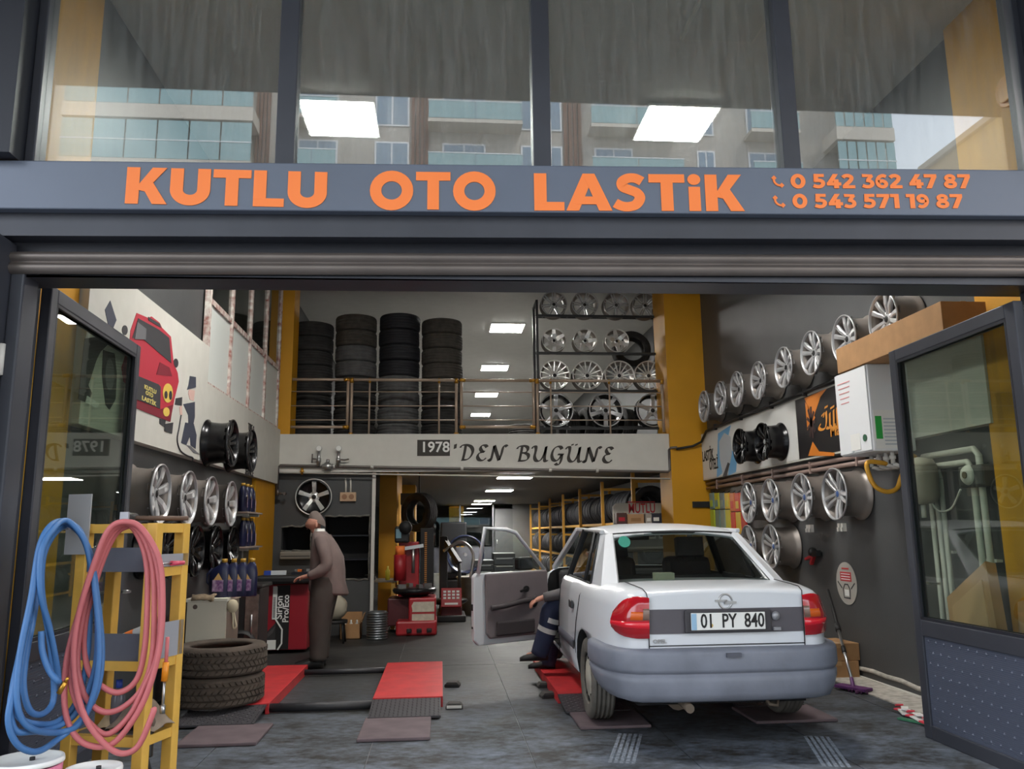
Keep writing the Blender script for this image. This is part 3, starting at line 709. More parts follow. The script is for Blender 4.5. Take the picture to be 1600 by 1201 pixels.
flat(crop1((775, 250), (840, 278), (860, 270), (905, 305), (920, 335), (970, 385), (985, 535), (1008, 590), (1014, 640), (990, 740), (965, 868), (905, 845), (770, 790), (760, 690), (700, 640), (690, 560), (735, 410), (740, 350)), MRED, 'car_body')
flat(crop1((782, 280), (900, 345), (958, 392), (970, 535), (905, 480), (812, 400), (748, 392)), MDK, 'windscreen', base=.003)
flat(crop1((838, 272), (905, 312), (912, 335), (840, 292)), MDK, 'roof_lamp', base=.004)
flat(crop1((775, 300), (825, 340), (822, 400), (760, 400)), MGREY, 'driver', base=.006)
flat(crop1((905, 530), (960, 560), (975, 610), (885, 600)), MDRED, 'bonnet_scoop', base=.003)
flat(crop1((770, 745), (900, 800), (980, 770), (965, 868), (905, 845), (770, 790)), MDRED, 'bumper', base=.003)
flat(crop1((760, 600), (895, 655), (908, 670), (905, 795), (755, 735)), MDK, 'name_board', base=.005)
def disc(cx, cy, r, ry=None, n=18): return [(cx+r*cos(2*pi*i/n), cy+(ry or r)*sin(2*pi*i/n)) for i in range(n)]
flat(crop1(*disc(950, 705, 28, 55)), MYEL, 'headlamp', base=.004); flat(crop1(*disc(937, 715, 8, 22)), MDK, 'headlamp_pupil', base=.008); flat(crop1(*disc(963, 718, 8, 26)), MDK, 'headlamp_pupil', base=.008)
flat(crop1(*disc(940, 812, 18, 26)), MYEL, 'fog_lamp', base=.006)
flat(crop1(*disc(708, 348, 16, 28)), MDK, 'wing_mirror'); flat(crop1(*disc(998, 535, 14, 26)), MDK, 'wing_mirror')
flat(crop1((905, 850), (940, 860), (935, 900), (905, 880)), MDK, 'front_wheel'); flat(crop1((935, 880), (982, 872), (975, 935), (932, 920)), MDK, 'front_wheel', base=.002)
a = LW(806*.275, 420+680*.275); b_ = LW(880*.275, 420+704*.275)
for txt, (xa, ya), (xb, yb), hh in (('KUTLU', (812, 678), (880, 694), 25), ('OTO', (820, 712), (862, 724), 24), ('LASTİK', (798, 742), (880, 774), 26)):
    o = LW(xa*.275, 420+ya*.275); e = LW(xb*.275, 420+yb*.275); s_ = (LW(xa*.275, 420+(ya-hh)*.275)[1]-o[1])
    font_text(txt, s_*1.35, frame((XB_+.009-mural.location.x, o[0]-7.5, o[1]-2.6), (0, 1, 0), (0, 0, 1)), mat('mural_lettering', (222, 206, 120), .6), parent=mural, bold=.0012, width=abs(e[0]-o[0]))
# mechanic with air line
flat(crop1((1078, 608), (1112, 614), (1112, 672), (1062, 686), (1070, 660)), MNAVY, 'mechanic_cap'); flat(crop1((1074, 684), (1106, 690), (1100, 750), (1078, 742), (1068, 705)), MPINK, 'mechanic_face')
flat(crop1((1040, 768), (1106, 755), (1106, 840), (1098, 880), (1070, 880), (1068, 830)), MNAVY, 'mechanic_jacket'); flat(crop1((1052, 872), (1100, 880), (1116, 945), (1110, 1022), (1082, 1002), (1078, 950), (1058, 1000), (1028, 988)), MNAVY, 'mechanic_trousers')
flat(crop1((998, 735), (1034, 728), (1032, 778), (992, 772)), MDK, 'tool_case'); flat(crop1((1018, 785), (1032, 775), (1034, 830), (1022, 830)), MPINK, 'mechanic_hand')
mb = MB(); hp = catmull([(0, *LW(x*.275, 420+y*.275)) for x, y in ((1026, 830), (1015, 900), (1004, 970), (1022, 1030), (1060, 1060), (1092, 1072), (1094, 1090))], 5)
mb.tube([(XB_+.003-mural.location.x, q.y-7.5, q.z-2.6) for q in hp], .008, 5); mb.build('air_line', MDK, mural)
flat(crop1((1058, 1000), (1080, 1005), (1135, 1055), (1100, 1045)), MGREY, 'shadow')
flat(crop1((595, 232), (625, 180), (660, 290), (638, 345), (615, 325)), MNAVY, 'raised_spanner')
flat(crop1((480, 395), (560, 385), (620, 420), (570, 470), (545, 520), (520, 600), (500, 660), (520, 705), (500, 762), (443, 740), (458, 600), (470, 480)), MDK, 'man_jacket'); flat(crop1((585, 460), (650, 480), (662, 600), (655, 740), (620, 800), (598, 770), (578, 600)), MDK, 'tyre_held')
flat(crop1(*disc(618, 600, 26, 90)), MGREY, 'tyre_hole', base=.004); flat(crop1((490, 720), (560, 765), (545, 790), (480, 760)), WHT, 'paper', base=.004)
o = LW(390, 672); font_text('TIRE &', .115, frame((XB_+.004-mural.location.x, o[0]-7.5-.1, o[1]-2.6), (0, 1, 0), (0, 0, 1)), BLK, parent=mural, bold=.002)
o = LW(387, 742); font_text('SERVICE', .12, frame((XB_+.004-mural.location.x, o[0]-7.5-.15, o[1]-2.6), (0, 1, 0), (0, 0, 1)), BLK, parent=mural, bold=.002)
# oil shelves with jugs
NAVYJ = mat('navy_oil_jug', (30, 34, 66), .3); LBL = mat('jug_label', (196, 170, 200), .5, col2=(120, 70, 130), vscale=30); GOLD = mat('gold_cap', (176, 136, 50), .4)
def make_jug(label, group):
    t = thing('oil_jug', label, 'oil jug', group=group)
    rows = []
    for z, sx, sy, ox in ((0, .048, .088, 0), (.01, .052, .094, 0), (.2, .052, .094, 0), (.25, .046, .072, -.006), (.285, .028, .032, -.02), (.30, .022, .022, -.02)):
        rows.append([(sx*cos(2*pi*i/16)*(1.0 if abs(cos(2*pi*i/16)) < .8 else .96), ox*2+sy*sin(2*pi*i/16), z) for i in range(16)])
    mb = MB().grid(rows, True, True); mb.f.append(tuple(range(15, -1, -1))); mb.mi.append(0); mb.sm.append(False); mb.build('body', NAVYJ, t)
    MB().cyl((0, -.04, .298), (0, -.04, .33), .024, 14).build('cap', GOLD, t)
    MB().tube([(0, .082, .10), (0, .112, .13), (0, .112, .2), (0, .07, .245)], .012, 6).build('handle', NAVYJ, t)
    for s in (-1, 1):
        lb = MB(); lb.grid([[(s*(.0535-.0*abs(j-3)), -.06+j*.02, z) for j in range(6)] for z in (.05, .15)], False); lb.build('label', LBL, t)
    for s in (-1, 1): lb = MB(); lb.add([(s*.054, -.05, .15), (s*.054, .03, .15), (s*.050, -.01, .21)], [(0, 1, 2)]); lb.build('label_flame', mat('jug_flame', (220, 176, 110), .5), t)
    return t
jug = None
def put_jug(loc, rz, lb, grp, s=1.0):
    global jug
    if jug is None: jug = make_jug(lb, grp); jug.location = loc; jug.rotation_euler = (0, 0, rz); jug.scale = (s,)*3
    else: dup(jug, loc, (0, 0, rz), lb, grp, s)
pz1, pz2 = at(385, 800, 'X', XL+.12), at(385, 853, 'X', XL+.12)
for k, p in enumerate((pz1, pz2)):
    t = thing('wall_shelf', f'small wooden shelf of oil jugs on the left wall, {["upper", "lower"][k]} one', 'shelf', (XL, p.y, p.z))
    MB().box(.0, .22, -.36, .42, -.02, 0).build('board', mat('shelf_board', (150, 132, 122), .6), t, .003)
    for s in (-.25, .3): MB().box(0, .2, s, s+.02, -.05, -.02).box(0, .015, s, s+.02, -.16, -.02).build('bracket', PIPEW, t)
    for i in range(3): put_jug((XL+.12, p.y-.2+.21*i, p.z), radians(8), f'dark blue oil jug on the {["upper", "lower"][k]} left wall shelf, {["nearest", "middle", "furthest"][i]}', 'oil jugs on the wall shelves')
    mb = MB().lathe([(.001, 0), (.045, 0), (.05, .05), (.05, .14), (.03, .16), (.001, .16)], 14)
    tag(mb.build('white_canister', PIPEW, loc=(XL+.1, p.y+.36, p.z)), f'white canister at the far end of the {["upper", "lower"][k]} oil shelf', 'canister')
# cream panel-fronted counter with four jugs, a rag and a glove
ct = thing('counter', 'cream counter with a sloping rag-strewn top in front of the black cabinet', 'counter', (-2.1, 7.5, 0))
c0, c1 = at(294, 940, 'Y', 7.5), at(356, 932, 'Y', 7.5); zt = at(325, 936, 'Y', 7.5).z
MB().box(c0.x+2.1, c1.x+2.1, -.03, .0, .1, zt).build('front_panel', mat('cream_laminate', (205, 200, 186), .55), ct, .004)
MB().box(c0.x+2.1, c1.x+2.1, 0, .42, .1, zt-.02).build('body', mat('counter_body', (120, 110, 100), .6), ct)
MB().box(c0.x+2.09, c1.x+2.11, -.04, .44, zt-.02, zt+.01).build('top', mat('cream_laminate', (205, 200, 186)), ct, .004)
MB().box(c0.x+2.02, c0.x+2.09, -.02, .42, 0, zt).build('side_post', mat('brown_side', (92, 78, 72), .6), ct)
MB().cyl((c0.x+2.17, -.032, zt-.06), (c0.x+2.17, -.029, zt-.06), .02, 12).build('grommet', mat('brown_side', (92, 78, 72)), ct)
for i in range(4): put_jug((c0.x+.23+.075*i, 7.6+.02*i, zt+.01), radians(80), f'dark blue oil jug on the cream counter, {ORD[i]} from the left', 'oil jugs on the cream counter', 1.0)
mb = MB(); random.seed(5)
rows = [[(c0.x+.04+.19*i/7, 7.44+.12*j/4, zt+.012+.022*random.random()+(.015 if 0 < j < 4 else -.03*(j == 0))) for i in range(8)] for j in range(5)]
o = mb.grid(rows).build('rag', mat('oily_rag', (128, 112, 92), .95, var=.3, vscale=20)); tag(o, 'oily brown rag crumpled on the left end of the cream counter', 'rag'); m_ = o.modifiers.new('s', 'SOLIDIFY'); m_.thickness = .006
g = thing('work_glove', 'pale work glove hanging off the right end of the cream counter', 'glove', (c1.x+.03, 7.5, zt))
MB().ball((.02, -.02, -.06), .05, 10, (1, .5, 1.2)).build('palm', mat('glove_cloth', (196, 184, 158), .9), g)
MB().tube(catmull([(.03, -.02, -.10), (.05, -.03, -.18), (.06, -.03, -.23), (.035, -.03, -.24), (.03, -.03, -.16), (.02, -.02, -.1)], 4), .008, 6).build('loop', mat('glove_cloth', (196, 184, 158)), g)
# alignment machine: black equipment cabinet, red console
RC = mat('console_red', (150, 34, 46), .4)
bc = thing('equipment_cabinet', 'black and brown cabinet between the cream counter and red console', 'cabinet', (-2.2, 8.85, 0))
p0, p1 = at(359, 915, 'Y', 8.85), at(407, 915, 'Y', 8.85); zc_ = p0.z-.03
MB().box(p0.x+2.2, p1.x+2.2, 0, .45, 0, zc_).build('body', mat('cabinet_black', (38, 37, 38), .45, var=.2, vscale=6), bc, .008)
MB().box(p1.x+2.2-.14, p1.x+2.2-.01, -.015, 0, .05, zc_-.06).build('worn_door', mat('worn_brown', (92, 78, 72), .7, var=.4, vscale=12), bc)
MB().box(p0.x+2.18, p1.x+2.22, -.03, .52, zc_, zc_+.04).build('top', BLK, bc, .01)
MB().cyl((p1.x+2.13, -.03, zc_*.7), (p1.x+2.13, -.03, zc_*.45), .008, 8).build('handle', CHROME, bc)
MB().lathe([(.12, -.02), (.15, 0), (.15, .02), (.12, .03)], 24, axis='Y', c=(p0.x+2.35, -.03, .30)).build('black_dish', BLK, bc)
p2, p3, p4 = at(408, 912, 'Y', 10.4), at(482, 912, 'Y', 10.4), at(440, 1014, 'Z', 0)
con = thing('alignment_console', 'red and black wheel alignment console in front of the man', 'machine', (p2.x, 10.4, 0)); cw = p3.x-p2.x; zc2 = p2.z
MB().box(0, cw, 0, .55, .04, zc2).build('cabinet', RC, con, .012)
MB().box(cw*.34, cw*.62, -.008, 0, .05, zc2-.02).build('black_stripe', BLK, con)
MB().prism([(cw*.08, .20), (cw*.34, .36), (cw*.34, .05), (cw*.2, .05)], lambda a, b, d: (a, -.007-d, b), .003).build('black_wedge', mat('tyre_print', (54, 52, 54), .6), con)
for i in range(6): MB().bar((cw*(.12+.03*i), -.0115, .16+.015*i), (cw*(.18+.03*i), -.0115, .24+.015*i), .004).build('print_line', mat('tyre_print_line', (100, 98, 98), .6), con)
mb = MB(); M = frame((0, -.010, 0), (1, 0, 0), (0, 0, 1))
ribbon(mb, [(cw*.34, zc2-.04), (cw*.34, .40), (cw*.48, .28), (cw*.48, .12), (cw*.40, .045)], .018, M, .004); mb.build('white_line', WHT, con)
MB().box(cw*.26, cw*.345, -.012, -.008, .40, zc2-.03).build('white_label', WHT, con)
bc2 = MB(); [bc2.box(cw*.275, cw*.325, -.0145, -.012, .42+.013*i, .42+.013*i+.006) for i in range(19)]; bc2.build('bar_code', BLK, con)
MB().box(cw*.16, cw*.36, -.013, -.007, .05, .16).build('white_corner', WHT, con)
MV = frame((cw*.465, -.010, .40), (0, 0, 1), (-1, 0, 0)); font_text('Sirion', .105, MV, WHT, parent=con, bold=.002, width=.27)
MV = frame((cw*.60, -.010, .36), (0, 0, 1), (-1, 0, 0)); font_text('Pro/Eco', .10, MV, WHT, parent=con, bold=.002, width=.32)
mb = MB(); mb.prism([(-.05, -.12), (cw+.06, -.12), (cw+.06, .55), (cw*.3, .6), (-.05, .5)], lambda a, b, d: (a, b, zc2+d), .1); mb.build('black_top', mat('console_black', (30, 30, 31), .5), con, .03)
tb = MB().box(0, .26, 0, .07, 0, .05); o = tb.build('carton', mat('blue_white_carton', (205, 208, 212), .5), loc=(p2.x+.02, 10.45, zc2+.1), rot=(0, 0, .12), bevel=.003); tag(o, 'small blue and white carton on the black console top', 'box')
MB().box(-.002, .08, -.002, .072, .001, .052).build('blue_end', mat('carton_blue', (40, 70, 160), .5), o)
o = MB().box(0, .2, 0, .14, 0, .012).build('paper', WHT, loc=(p1.x-.2, 8.9, zc_+.04), rot=(0, .12, .2)); tag(o, 'loose white papers on the black cabinet top', 'papers')
o = MB().ball((0, 0, .03), .05, 8, (1.3, 1, .6)).build('rag', mat('orange_rag', (190, 100, 60), .9)); o.location = (p1.x-.22, 9.05, zc_+.04); tag(o, 'orange-brown rag beside the papers on the black cabinet', 'rag')
pt = thing('parts_tray', 'tray of small metal clamps on the console top', 'tray', (p2.x+.34, 10.5, zc2+.1))
MB().box(0, .34, 0, .24, 0, .03).build('tray', ALUD, pt)
random.seed(9)
for i in range(7): MB().cbox((.04+.045*i, .06+.14*random.random(), .045), (.05, .02, .03), Matrix.Rotation(random.random()*3, 3, 'Z')).build('clamp', [CHROME, ORG, ALUD][i % 3], pt)
# monitor/printer-like shelf pieces in the small recess
p = at(462, 868, 'Y', YM); t = thing('wall_dispenser', 'grey dispenser box fixed under the small wall recess', 'dispenser', (p.x, YM+.1, p.z))
MB().box(-.22, .22, -.12, 0, -.05, .06).build('body', mat('grey_beige_plastic', (130, 124, 114), .6), t, .02); MB().box(-.2, .2, -.125, -.12, -.01, .0).build('slot', BLK, t)
# ================================================================== RIGHT WALL
XW = 3.9
struct(MB().box(XW, XR, 5.45, 11.94, 2.13, 2.82).build('trim_17', WHITE), 'white painted bulkhead along the right wall')
def RW(px, py, x=XW-.004): p = at(px, py, 'X', x); return p.y, p.z
FRR = lambda o, d=.006: frame((XW-d, o[0], o[1]), (0, -1, 0), (0, 0, 1))
def rflat(pts, m, name, parent, base=.004, d=.002): return MB().prism([RW(*q) for q in pts], lambda a, b, k: (XW-base-k, a, b), d).build(name, m, parent)
bw = MB().box(XW-.004, XW-.001, 8.62, 11.9, 2.15, 2.80).build('banner', mat('white_banner', (222, 222, 218), .5)); tag(bw, 'white banner with blue graphic and two black rims on the right wall', 'banner')
BLU = mat('sky_blue_print', (110, 176, 222), .5); GRY = mat('grey_print', (186, 192, 198), .5)
rflat([(1122, 677), (1142, 664), (1136, 690), (1128, 740), (1120, 746)], BLU, 'blue_graphic', bw)
rflat([(1140, 700), (1152, 712), (1150, 737), (1138, 743)], BLU, 'blue_graphic', bw)
rflat([(1124, 690), (1132, 676), (1142, 682), (1144, 708), (1139, 735), (1130, 742), (1125, 715)], GRY, 'grey_figure', bw, .007)
rflat([(1130, 744), (1138, 722), (1141, 724), (1136, 743)], MDK, 'tread_graphic', bw, .01)
o = RW(1098, 721); e = RW(1116, 714); font_text('LASTİK', .21, FRR(o), BLK, parent=bw, bold=.004, width=abs(e[0]-o[0])*.95)
o = RW(1109, 734); e = RW(1123, 729); font_text('OTELİ', .21, FRR(o), BLK, parent=bw, bold=.004, width=abs(e[0]-o[0])*.95)
bo = MB().box(XW-.004, XW-.001, 7.0, 8.60, 2.15, 2.80).build('banner', mat('banner_black', (32, 30, 32), .5)); tag(bo, 'orange and black banner with Arabic lettering beside the white boiler', 'banner')
OR2 = mat('banner_orange', (214, 126, 44), .5)
rflat([(1257, 622), (1292, 607), (1282, 620), (1272, 650), (1264, 640)], OR2, 'orange_panel', bo); rflat([(1263, 712), (1270, 690), (1280, 705), (1304, 707), (1304, 712)], OR2, 'orange_panel', bo)
rflat([(1258, 628), (1274, 652), (1262, 672)], OR2, 'orange_panel', bo)
mb = MB(); M = frame((XW-.006, 0, 0), (0, -1, 0), (0, 0, 1)); P2 = lambda *q: [(-RW(*p)[0], RW(*p)[1]) for p in q]
for st_ in (((1283, 662), (1280, 668), (1284, 671), (1290, 668), (1292, 655), (1291, 643)), ((1292, 668), (1297, 667), (1297, 645)), ((1297, 667), (1303, 666), (1303, 640)), ((1303, 666), (1309, 664), (1308, 636)), ((1309, 664), (1316, 662), (1316, 650)), ((1316, 662), (1322, 660), (1321, 640)), ((1284, 650), (1288, 646), (1287, 652)), ((1298, 638), (1304, 634)), ((1289, 637), (1294, 634))):
    q = P2(*st_); ribbon(mb, [(v.x, v.y) for v in catmull([(a, b, 0) for a, b in q], 4)], .012, M, .003, (.03, .02))
mb.build('lettering', mat('banner_gold', (226, 150, 60), .5), bo)
o = RW(1298, 682); font_text('Malik', .17, FRR(o), mat('banner_gold', (226, 150, 60)), parent=bo, bold=.003)
fl_ = MB(); M = FRR(RW(1268, 660)); random.seed(2)
for i in range(9):
    a = i*2*pi/9; ribbon(fl_, [(0, 0), (.10*cos(a), .17*sin(a))], .035, M, .002)
fl_.build('flower_print', mat('print_brown', (66, 48, 46), .6), bo)
# black conduit along the banner top and two brown pipes below it
t = MB(); pa = [(XW-.03, y, 2.84+.006*sin(y*2)) for y in (11.9, 10.5, 9, 7.9, 7.2)]; t.tube([(3.5, 11.9, 2.60), (3.75, 11.9, 2.64), (XW-.03, 11.85, 2.70), (XW-.03, 11.6, 2.83)]+pa[1:], .018, 8)
for y in (11.2, 10.2, 9.2, 8.3): t.box(XW-.05, XW, y, y+.02, 2.80, 2.88)
tag(t.build('conduit', BLK), 'black conduit running along the top of the right banner', 'pipe')
for k, z in enumerate((2.075, 2.01)):
    t = MB(); t.tube([(XW+.04, y, z) for y in (11.9, 9, 7.0)], .022, 8)
    for y in (11.4, 10.4, 9.4, 8.4, 7.4): t.box(XW+.01, XR, y, y+.03, z-.03, z+.03)
    tag(t.build('heating_pipe', mat('brown_pipe', (150, 128, 120), .45)), f'brown pipe under the right bulkhead, {["upper", "lower"][k]} of the two', 'pipe')
# boiler
bx, by0, by1 = 3.55, 6.42, 6.98
bz0, bz1 = at(1330, 711, 'X', bx).z, at(1333, 576, 'X', bx).z
bo_ = thing('wall_boiler', 'white wall boiler with stickers at the near end of the right banner', 'boiler', (bx, by0, bz0)); H = bz1-bz0
BW = mat('boiler_white', (226, 228, 230), .45)
MB().box(0, .37, 0, by1-by0, 0, H).build('casing', BW, bo_, .012)
MB().box(-.012, 0, .012, by1-by0-.012, .01, H-.01).build('front_cover', BW, bo_, .005)
lb = MB().box(.02, .22, -.004, 0, .02, .34).build('energy_label', WHT, bo_)
MB().box(.03, .085, -.006, -.003, .10, .29).build('green_panel', mat('label_green', (40, 170, 70), .5), lb)
for i in range(8): MB().box(.10, .205, -.006, -.003, .05+.03*i, .062+.03*i).build('label_line', GRY, lb)
mb = MB().box(-.016, -.011, .18, .34, .03, .17); lb = mb.build('data_label', WHT, bo_); MB().box(-.018, -.014, .30, .33, .02, .03).build('label_line', GRY, lb)
MB().cyl((-.018, .10, .12), (-.011, .10, .12), .03, 14).build('green_seal', mat('seal_green', (52, 96, 72), .5), bo_)
rd = MB(); random.seed(8)
for i in range(5): rd.box(-.0145, -.0115, .32-.01*i, .46+.01*i, H-.28+.045*i, H-.272+.045*i)
rd.build('red_scrawl', mat('faint_red_print', (220, 150, 150), .6), bo_)
mb = MB()
for i, y in enumerate((.08, .18, .30, .42)): mb.cyl((.2, y, 0), (.2, y, -.10), .018, 8).tube([(.2, y, -.10), (.25, y-.02, -.12), (.35, y-.03, -.12)], .016, 6).cyl((.2, y, -.03), (.2, y, -.06), .03, 6)
mb.build('pipe_connection', PIPEW, bo_)
# long carton on the boiler
q0, q1 = at(1306, 546, 'X', bx-.02), at(1471, 487, 'X', bx-.02)
cb = thing('long_carton', 'long brown cardboard carton lying on top of the white boiler', 'box', (bx-.02, by0, bz1)); hh = (at(1307, 577, 'X', bx-.02)).z
zt_ = max(q0.z, bz1+.12)-bz1
MB().box(0, .34, q1.y-by0, q0.y-by0, .0, zt_).build('carton_body', CARD, cb, .004)
MB().box(.15, .19, q1.y-by0-.002, q0.y-by0, zt_-.002, zt_+.002).build('packing_tape', mat('packing_tape', (182, 146, 104), .4), cb)
MB().box(.18, .28, q1.y-by0-.004, q1.y-by0, .03, .07).build('blue_mark', mat('carton_blue', (40, 70, 160)), cb)
# yellow gas hose
hz = [at(1356, 722, 'Y', 6.6), at(1358, 742, 'Y', 6.6), at(1368, 760, 'Y', 6.6), at(1386, 768, 'Y', 6.6), at(1402, 762, 'Y', 6.6), at(1410, 740, 'Y', 6.6)]
hm = MB().tube(catmull([bo_.location+Vector((.2, .18, -.09))]+[Vector((min(q.x, 3.93), q.y, q.z)) for q in hz]+[Vector((3.95, 6.5, 2.0))], 5), .02, 8); tag(hm.build('gas_hose', mat('yellow_hose', (214, 158, 50), .5)), 'yellow corrugated gas hose looping under the boiler', 'hose')
# pipes and gas meter behind the right door leaf
for k, (xa, xb, ya, yb) in enumerate(((1452, 1468, 772, 893), (1462, 1476, 760, 893), (1470, 1484, 748, 893))):
    a, b_ = at(xa, ya, 'X', XR-.05), at(xb, yb, 'X', XR-.05); y = (a.y+b_.y)/2
    t = MB().tube([(XR-.05, y, a.z), (XR-.05, y, .02)], .02, 8).tube([(XR-.05, y, a.z), (XR-.05, y+.02, a.z+.08), (XR-.16, y+.04, a.z+.1)], .02, 8)
    for z in (.6, 1.2): t.box(XR-.03, XR, y-.035, y+.035, z, z+.02)
    tag(t.build('heating_pipe', PIPEW), f'thin white pipe going down the wall behind the right door, {["leftmost", "middle", "rightmost"][k]} of three', 'pipe')
a = at(1528, 700, 'X', XR-.06); c_ = at(1440, 690, 'X', XR-.06)
for k, dx in enumerate((0, .09)):
    pth = [(XR-.06, c_.y, a.z-dx), (XR-.06, a.y+.05+dx, a.z-dx), (XR-.06, a.y+dx, a.z-.05-dx), (XR-.06, a.y+dx, .02)]
    t = MB().tube(pth, .025, 10); t.box(XR-.05, XR-.003, a.y+dx-.05, a.y+dx+.05, 1.15, 1.17)
    tag(t.build('gas_pipe', PIPEW), f'thick white pipe with an elbow behind the right door glass, {["outer", "inner"][k]} of the pair', 'pipe')
gp = at(1512, 742, 'X', XR-.14); gm = thing('gas_valve', 'round white gas valve on the pipes behind the right door glass', 'valve', (XR-.14, gp.y, gp.z))
MB().lathe([(.001, -.02), (.06, -.02), (.075, .0), (.07, .03), (.03, .05), (.001, .05)], 20, axis='X').build('body', PIPEW, gm); MB().cyl((-.03, 0, 0), (-.018, 0, 0), .025, 12).build('dial', mat('valve_dial', (96, 84, 60), .5), gm)
MB().box(0, .12, -.16, .12, -.09, .07).build('meter_box', mat('meter_grey', (70, 70, 68), .5), gm, .02)
MB().tube(catmull([(0, .1, -.1), (0, .25, -.24), (0, .45, -.22), (0, .55, .05)], 6), .008, 6).build('impulse_tube', PIPEW, gm)
ex = at(1438, 745, 'X', XR-.2); t = thing('expansion_tank', 'small grey tank on the wall behind the right door leaf', 'tank', (XR-.2, ex.y, ex.z-.22))
MB().lathe([(.001, 0), (.10, .02), (.13, .07), (.13, .3), (.10, .36), (.001, .38)], 20).build('vessel', mat('tank_grey', (168, 160, 146), .5), t); MB().cyl((0, 0, 0), (0, 0, -.1), .02, 8).build('stub', PIPEW, t)
# cardboard behind the right door
for k, (pts, lbl) in enumerate(((((1455, 897), (1503, 888), (1534, 912), (1540, 958), (1500, 962), (1468, 925)), 'brown cardboard carton leaning behind the right door glass, left one'), (((1512, 935), (1536, 912), (1582, 955), (1590, 1000), (1545, 1000)), 'brown cardboard carton leaning behind the right door glass, right one'))):
    x_ = 3.62+.08*k; q = [at(px, py, 'X', x_) for px, py in pts]
    zmin = 0.03; y0_, y1_ = min(p.y for p in q), max(p.y for p in q); zt2 = max(p.z for p in q)
    R_ = Matrix.Rotation(radians(-16 if k else -30), 3, 'X') @ Matrix.Rotation(radians(16), 3, 'Y')
    t = thing('carton', lbl, 'box', (3.62+.10*k, 5.42-.54*k, .03))
    c3 = MB()
    h2 = zt2-.02
    c3.cbox((.0, 0, h2/2), (.07, .56, h2*.97), R_); c3.build('folded_board', CARD, t)
    MB().cbox((-.05, -.02, h2/2-.03), (.012, .42, h2*.86), R_).build('loose_flap', mat('pale_cardboard', (182, 146, 108), .85), t)
# hanging air fresheners, beside the far rims
cols = [((120, 150, 150), (176, 196, 60)), ((196, 196, 60), (120, 150, 140)), ((120, 140, 150), (150, 170, 160)), ((226, 190, 40), (214, 206, 60)), ((226, 120, 60), (220, 60, 44)), ((214, 60, 44), (226, 190, 50)), ((230, 104, 50), (206, 44, 40))]
for i, (ca, cb2) in enumerate(cols):
    p = at(1112+8*i, 770, 'X', XR-.05); q = at(1112+8*i, 826+(8 if i > 3 else 0), 'X', XR-.05)
    t = thing('air_freshener_pack', f'{["grey-green", "yellow-green", "pale grey", "yellow", "orange-red", "red", "bright orange"][i]} hanging air freshener pack on the right wall beside the far rims', 'air freshener', (XR-.05, p.y, q.z), group='hanging air fresheners')
    hgt = p.z-q.z
    MB().box(-.012, .012, -.085, .085, hgt*.55, hgt).build('upper_pack', mat(f'pack_a{i}', ca, .35), t, .004); MB().box(-.012, .012, -.085, .085, 0, hgt*.53).build('lower_pack', mat(f'pack_b{i}', cb2, .35), t, .004)
    MB().cyl((0, 0, hgt), (.045, 0, hgt+.03), .006, 6).build('peg', BLK, t)
    MB().box(-.016, -.012, -.05, .05, hgt*.62, hgt*.8).build('print', mat(f'pack_b{i}', cb2), t)
# small fittings
p = at(1095, 788, 'Y', YM-.06); tag(MB().box(-.13, .13, -.03, 0, -.045, .045).build('switch_plate', BLK, loc=(p.x, YM-.06, p.z), bevel=.006), 'black wall plate on the yellow column behind the car', 'switch')
for i, (px, py) in enumerate(((1264, 824), (1314, 822))):
    p = at(px, py, 'X', XR-.03); t = MB(); [t.box(-.04, 0, s-.012, s+.012, -.05, .03).box(-.05, -.035, s-.012, s+.012, -.05, -.01) for s in (-.04, .04)]
    tag(t.build('wall_hook', PIPEW, loc=(XR, p.y, p.z)), f'empty double wall hook below the grey rims, {["left", "right"][i]} of two', 'hook')
p = at(1270, 868, 'X', XR-.05); t = thing('hand_tool', 'red and black spring clamp hanging on the dark right wall', 'tool', (XR-.05, p.y, p.z))
MB().bar((0, .16, -.04), (0, -.02, .0), .05, .03).bar((0, .05, -.09), (0, -.02, .0), .04, .03).build('jaw', RED, t, .006); MB().bar((0, -.02, .02), (0, -.14, .03), .05, .06).ball((0, -.0, .04), .05, 10).cyl((0, 0, .04), (.05, 0, .05), .01, 6).build('body', PLASTIC, t)
p = at(1323, 911, 'X', XR-.004); sk = thing('wall_sticker', 'round grey sticker with a red panel and glove picture on the right wall', 'sticker', (XR-.002, p.y, p.z))
MB().cyl((0, 0, 0), (-.006, 0, 0), .205, 32).build('disc', mat('sticker_grey', (176, 172, 164), .5), sk)
SRED = mat('sticker_red', (196, 60, 64), .5)
MB().box(-.009, -.005, -.11, .11, .02, .11).build('red_panel', SRED, sk); MB().box(-.009, -.005, -.07, .07, .135, .15).build('red_line', SRED, sk)
for z in (.04, .065, .09): MB().box(-.011, -.008, -.09, .09, z-.004, z+.004).build('text_line', WHT, sk)
mb = MB(); M = frame((-.007, 0, -.09), (0, -1, 0), (0, 0, 1)); ribbon(mb, [(x, y) for x, y in ((-.06, -.05), (-.07, .03), (-.03, .08), (.03, .08), (.07, .03), (.06, -.05), (-.06, -.05))], .012, M, .002); ribbon(mb, [(-.17, .10), (-.09, .04)], .012, M, .002); ribbon(mb, [(.17, .10), (.09, .04)], .012, M, .002); mb.build('drawing', MDK, sk)
MB().box(-.009, -.006, -.04, .04, -.12, -.06).build('drawing_label', WHT, sk)
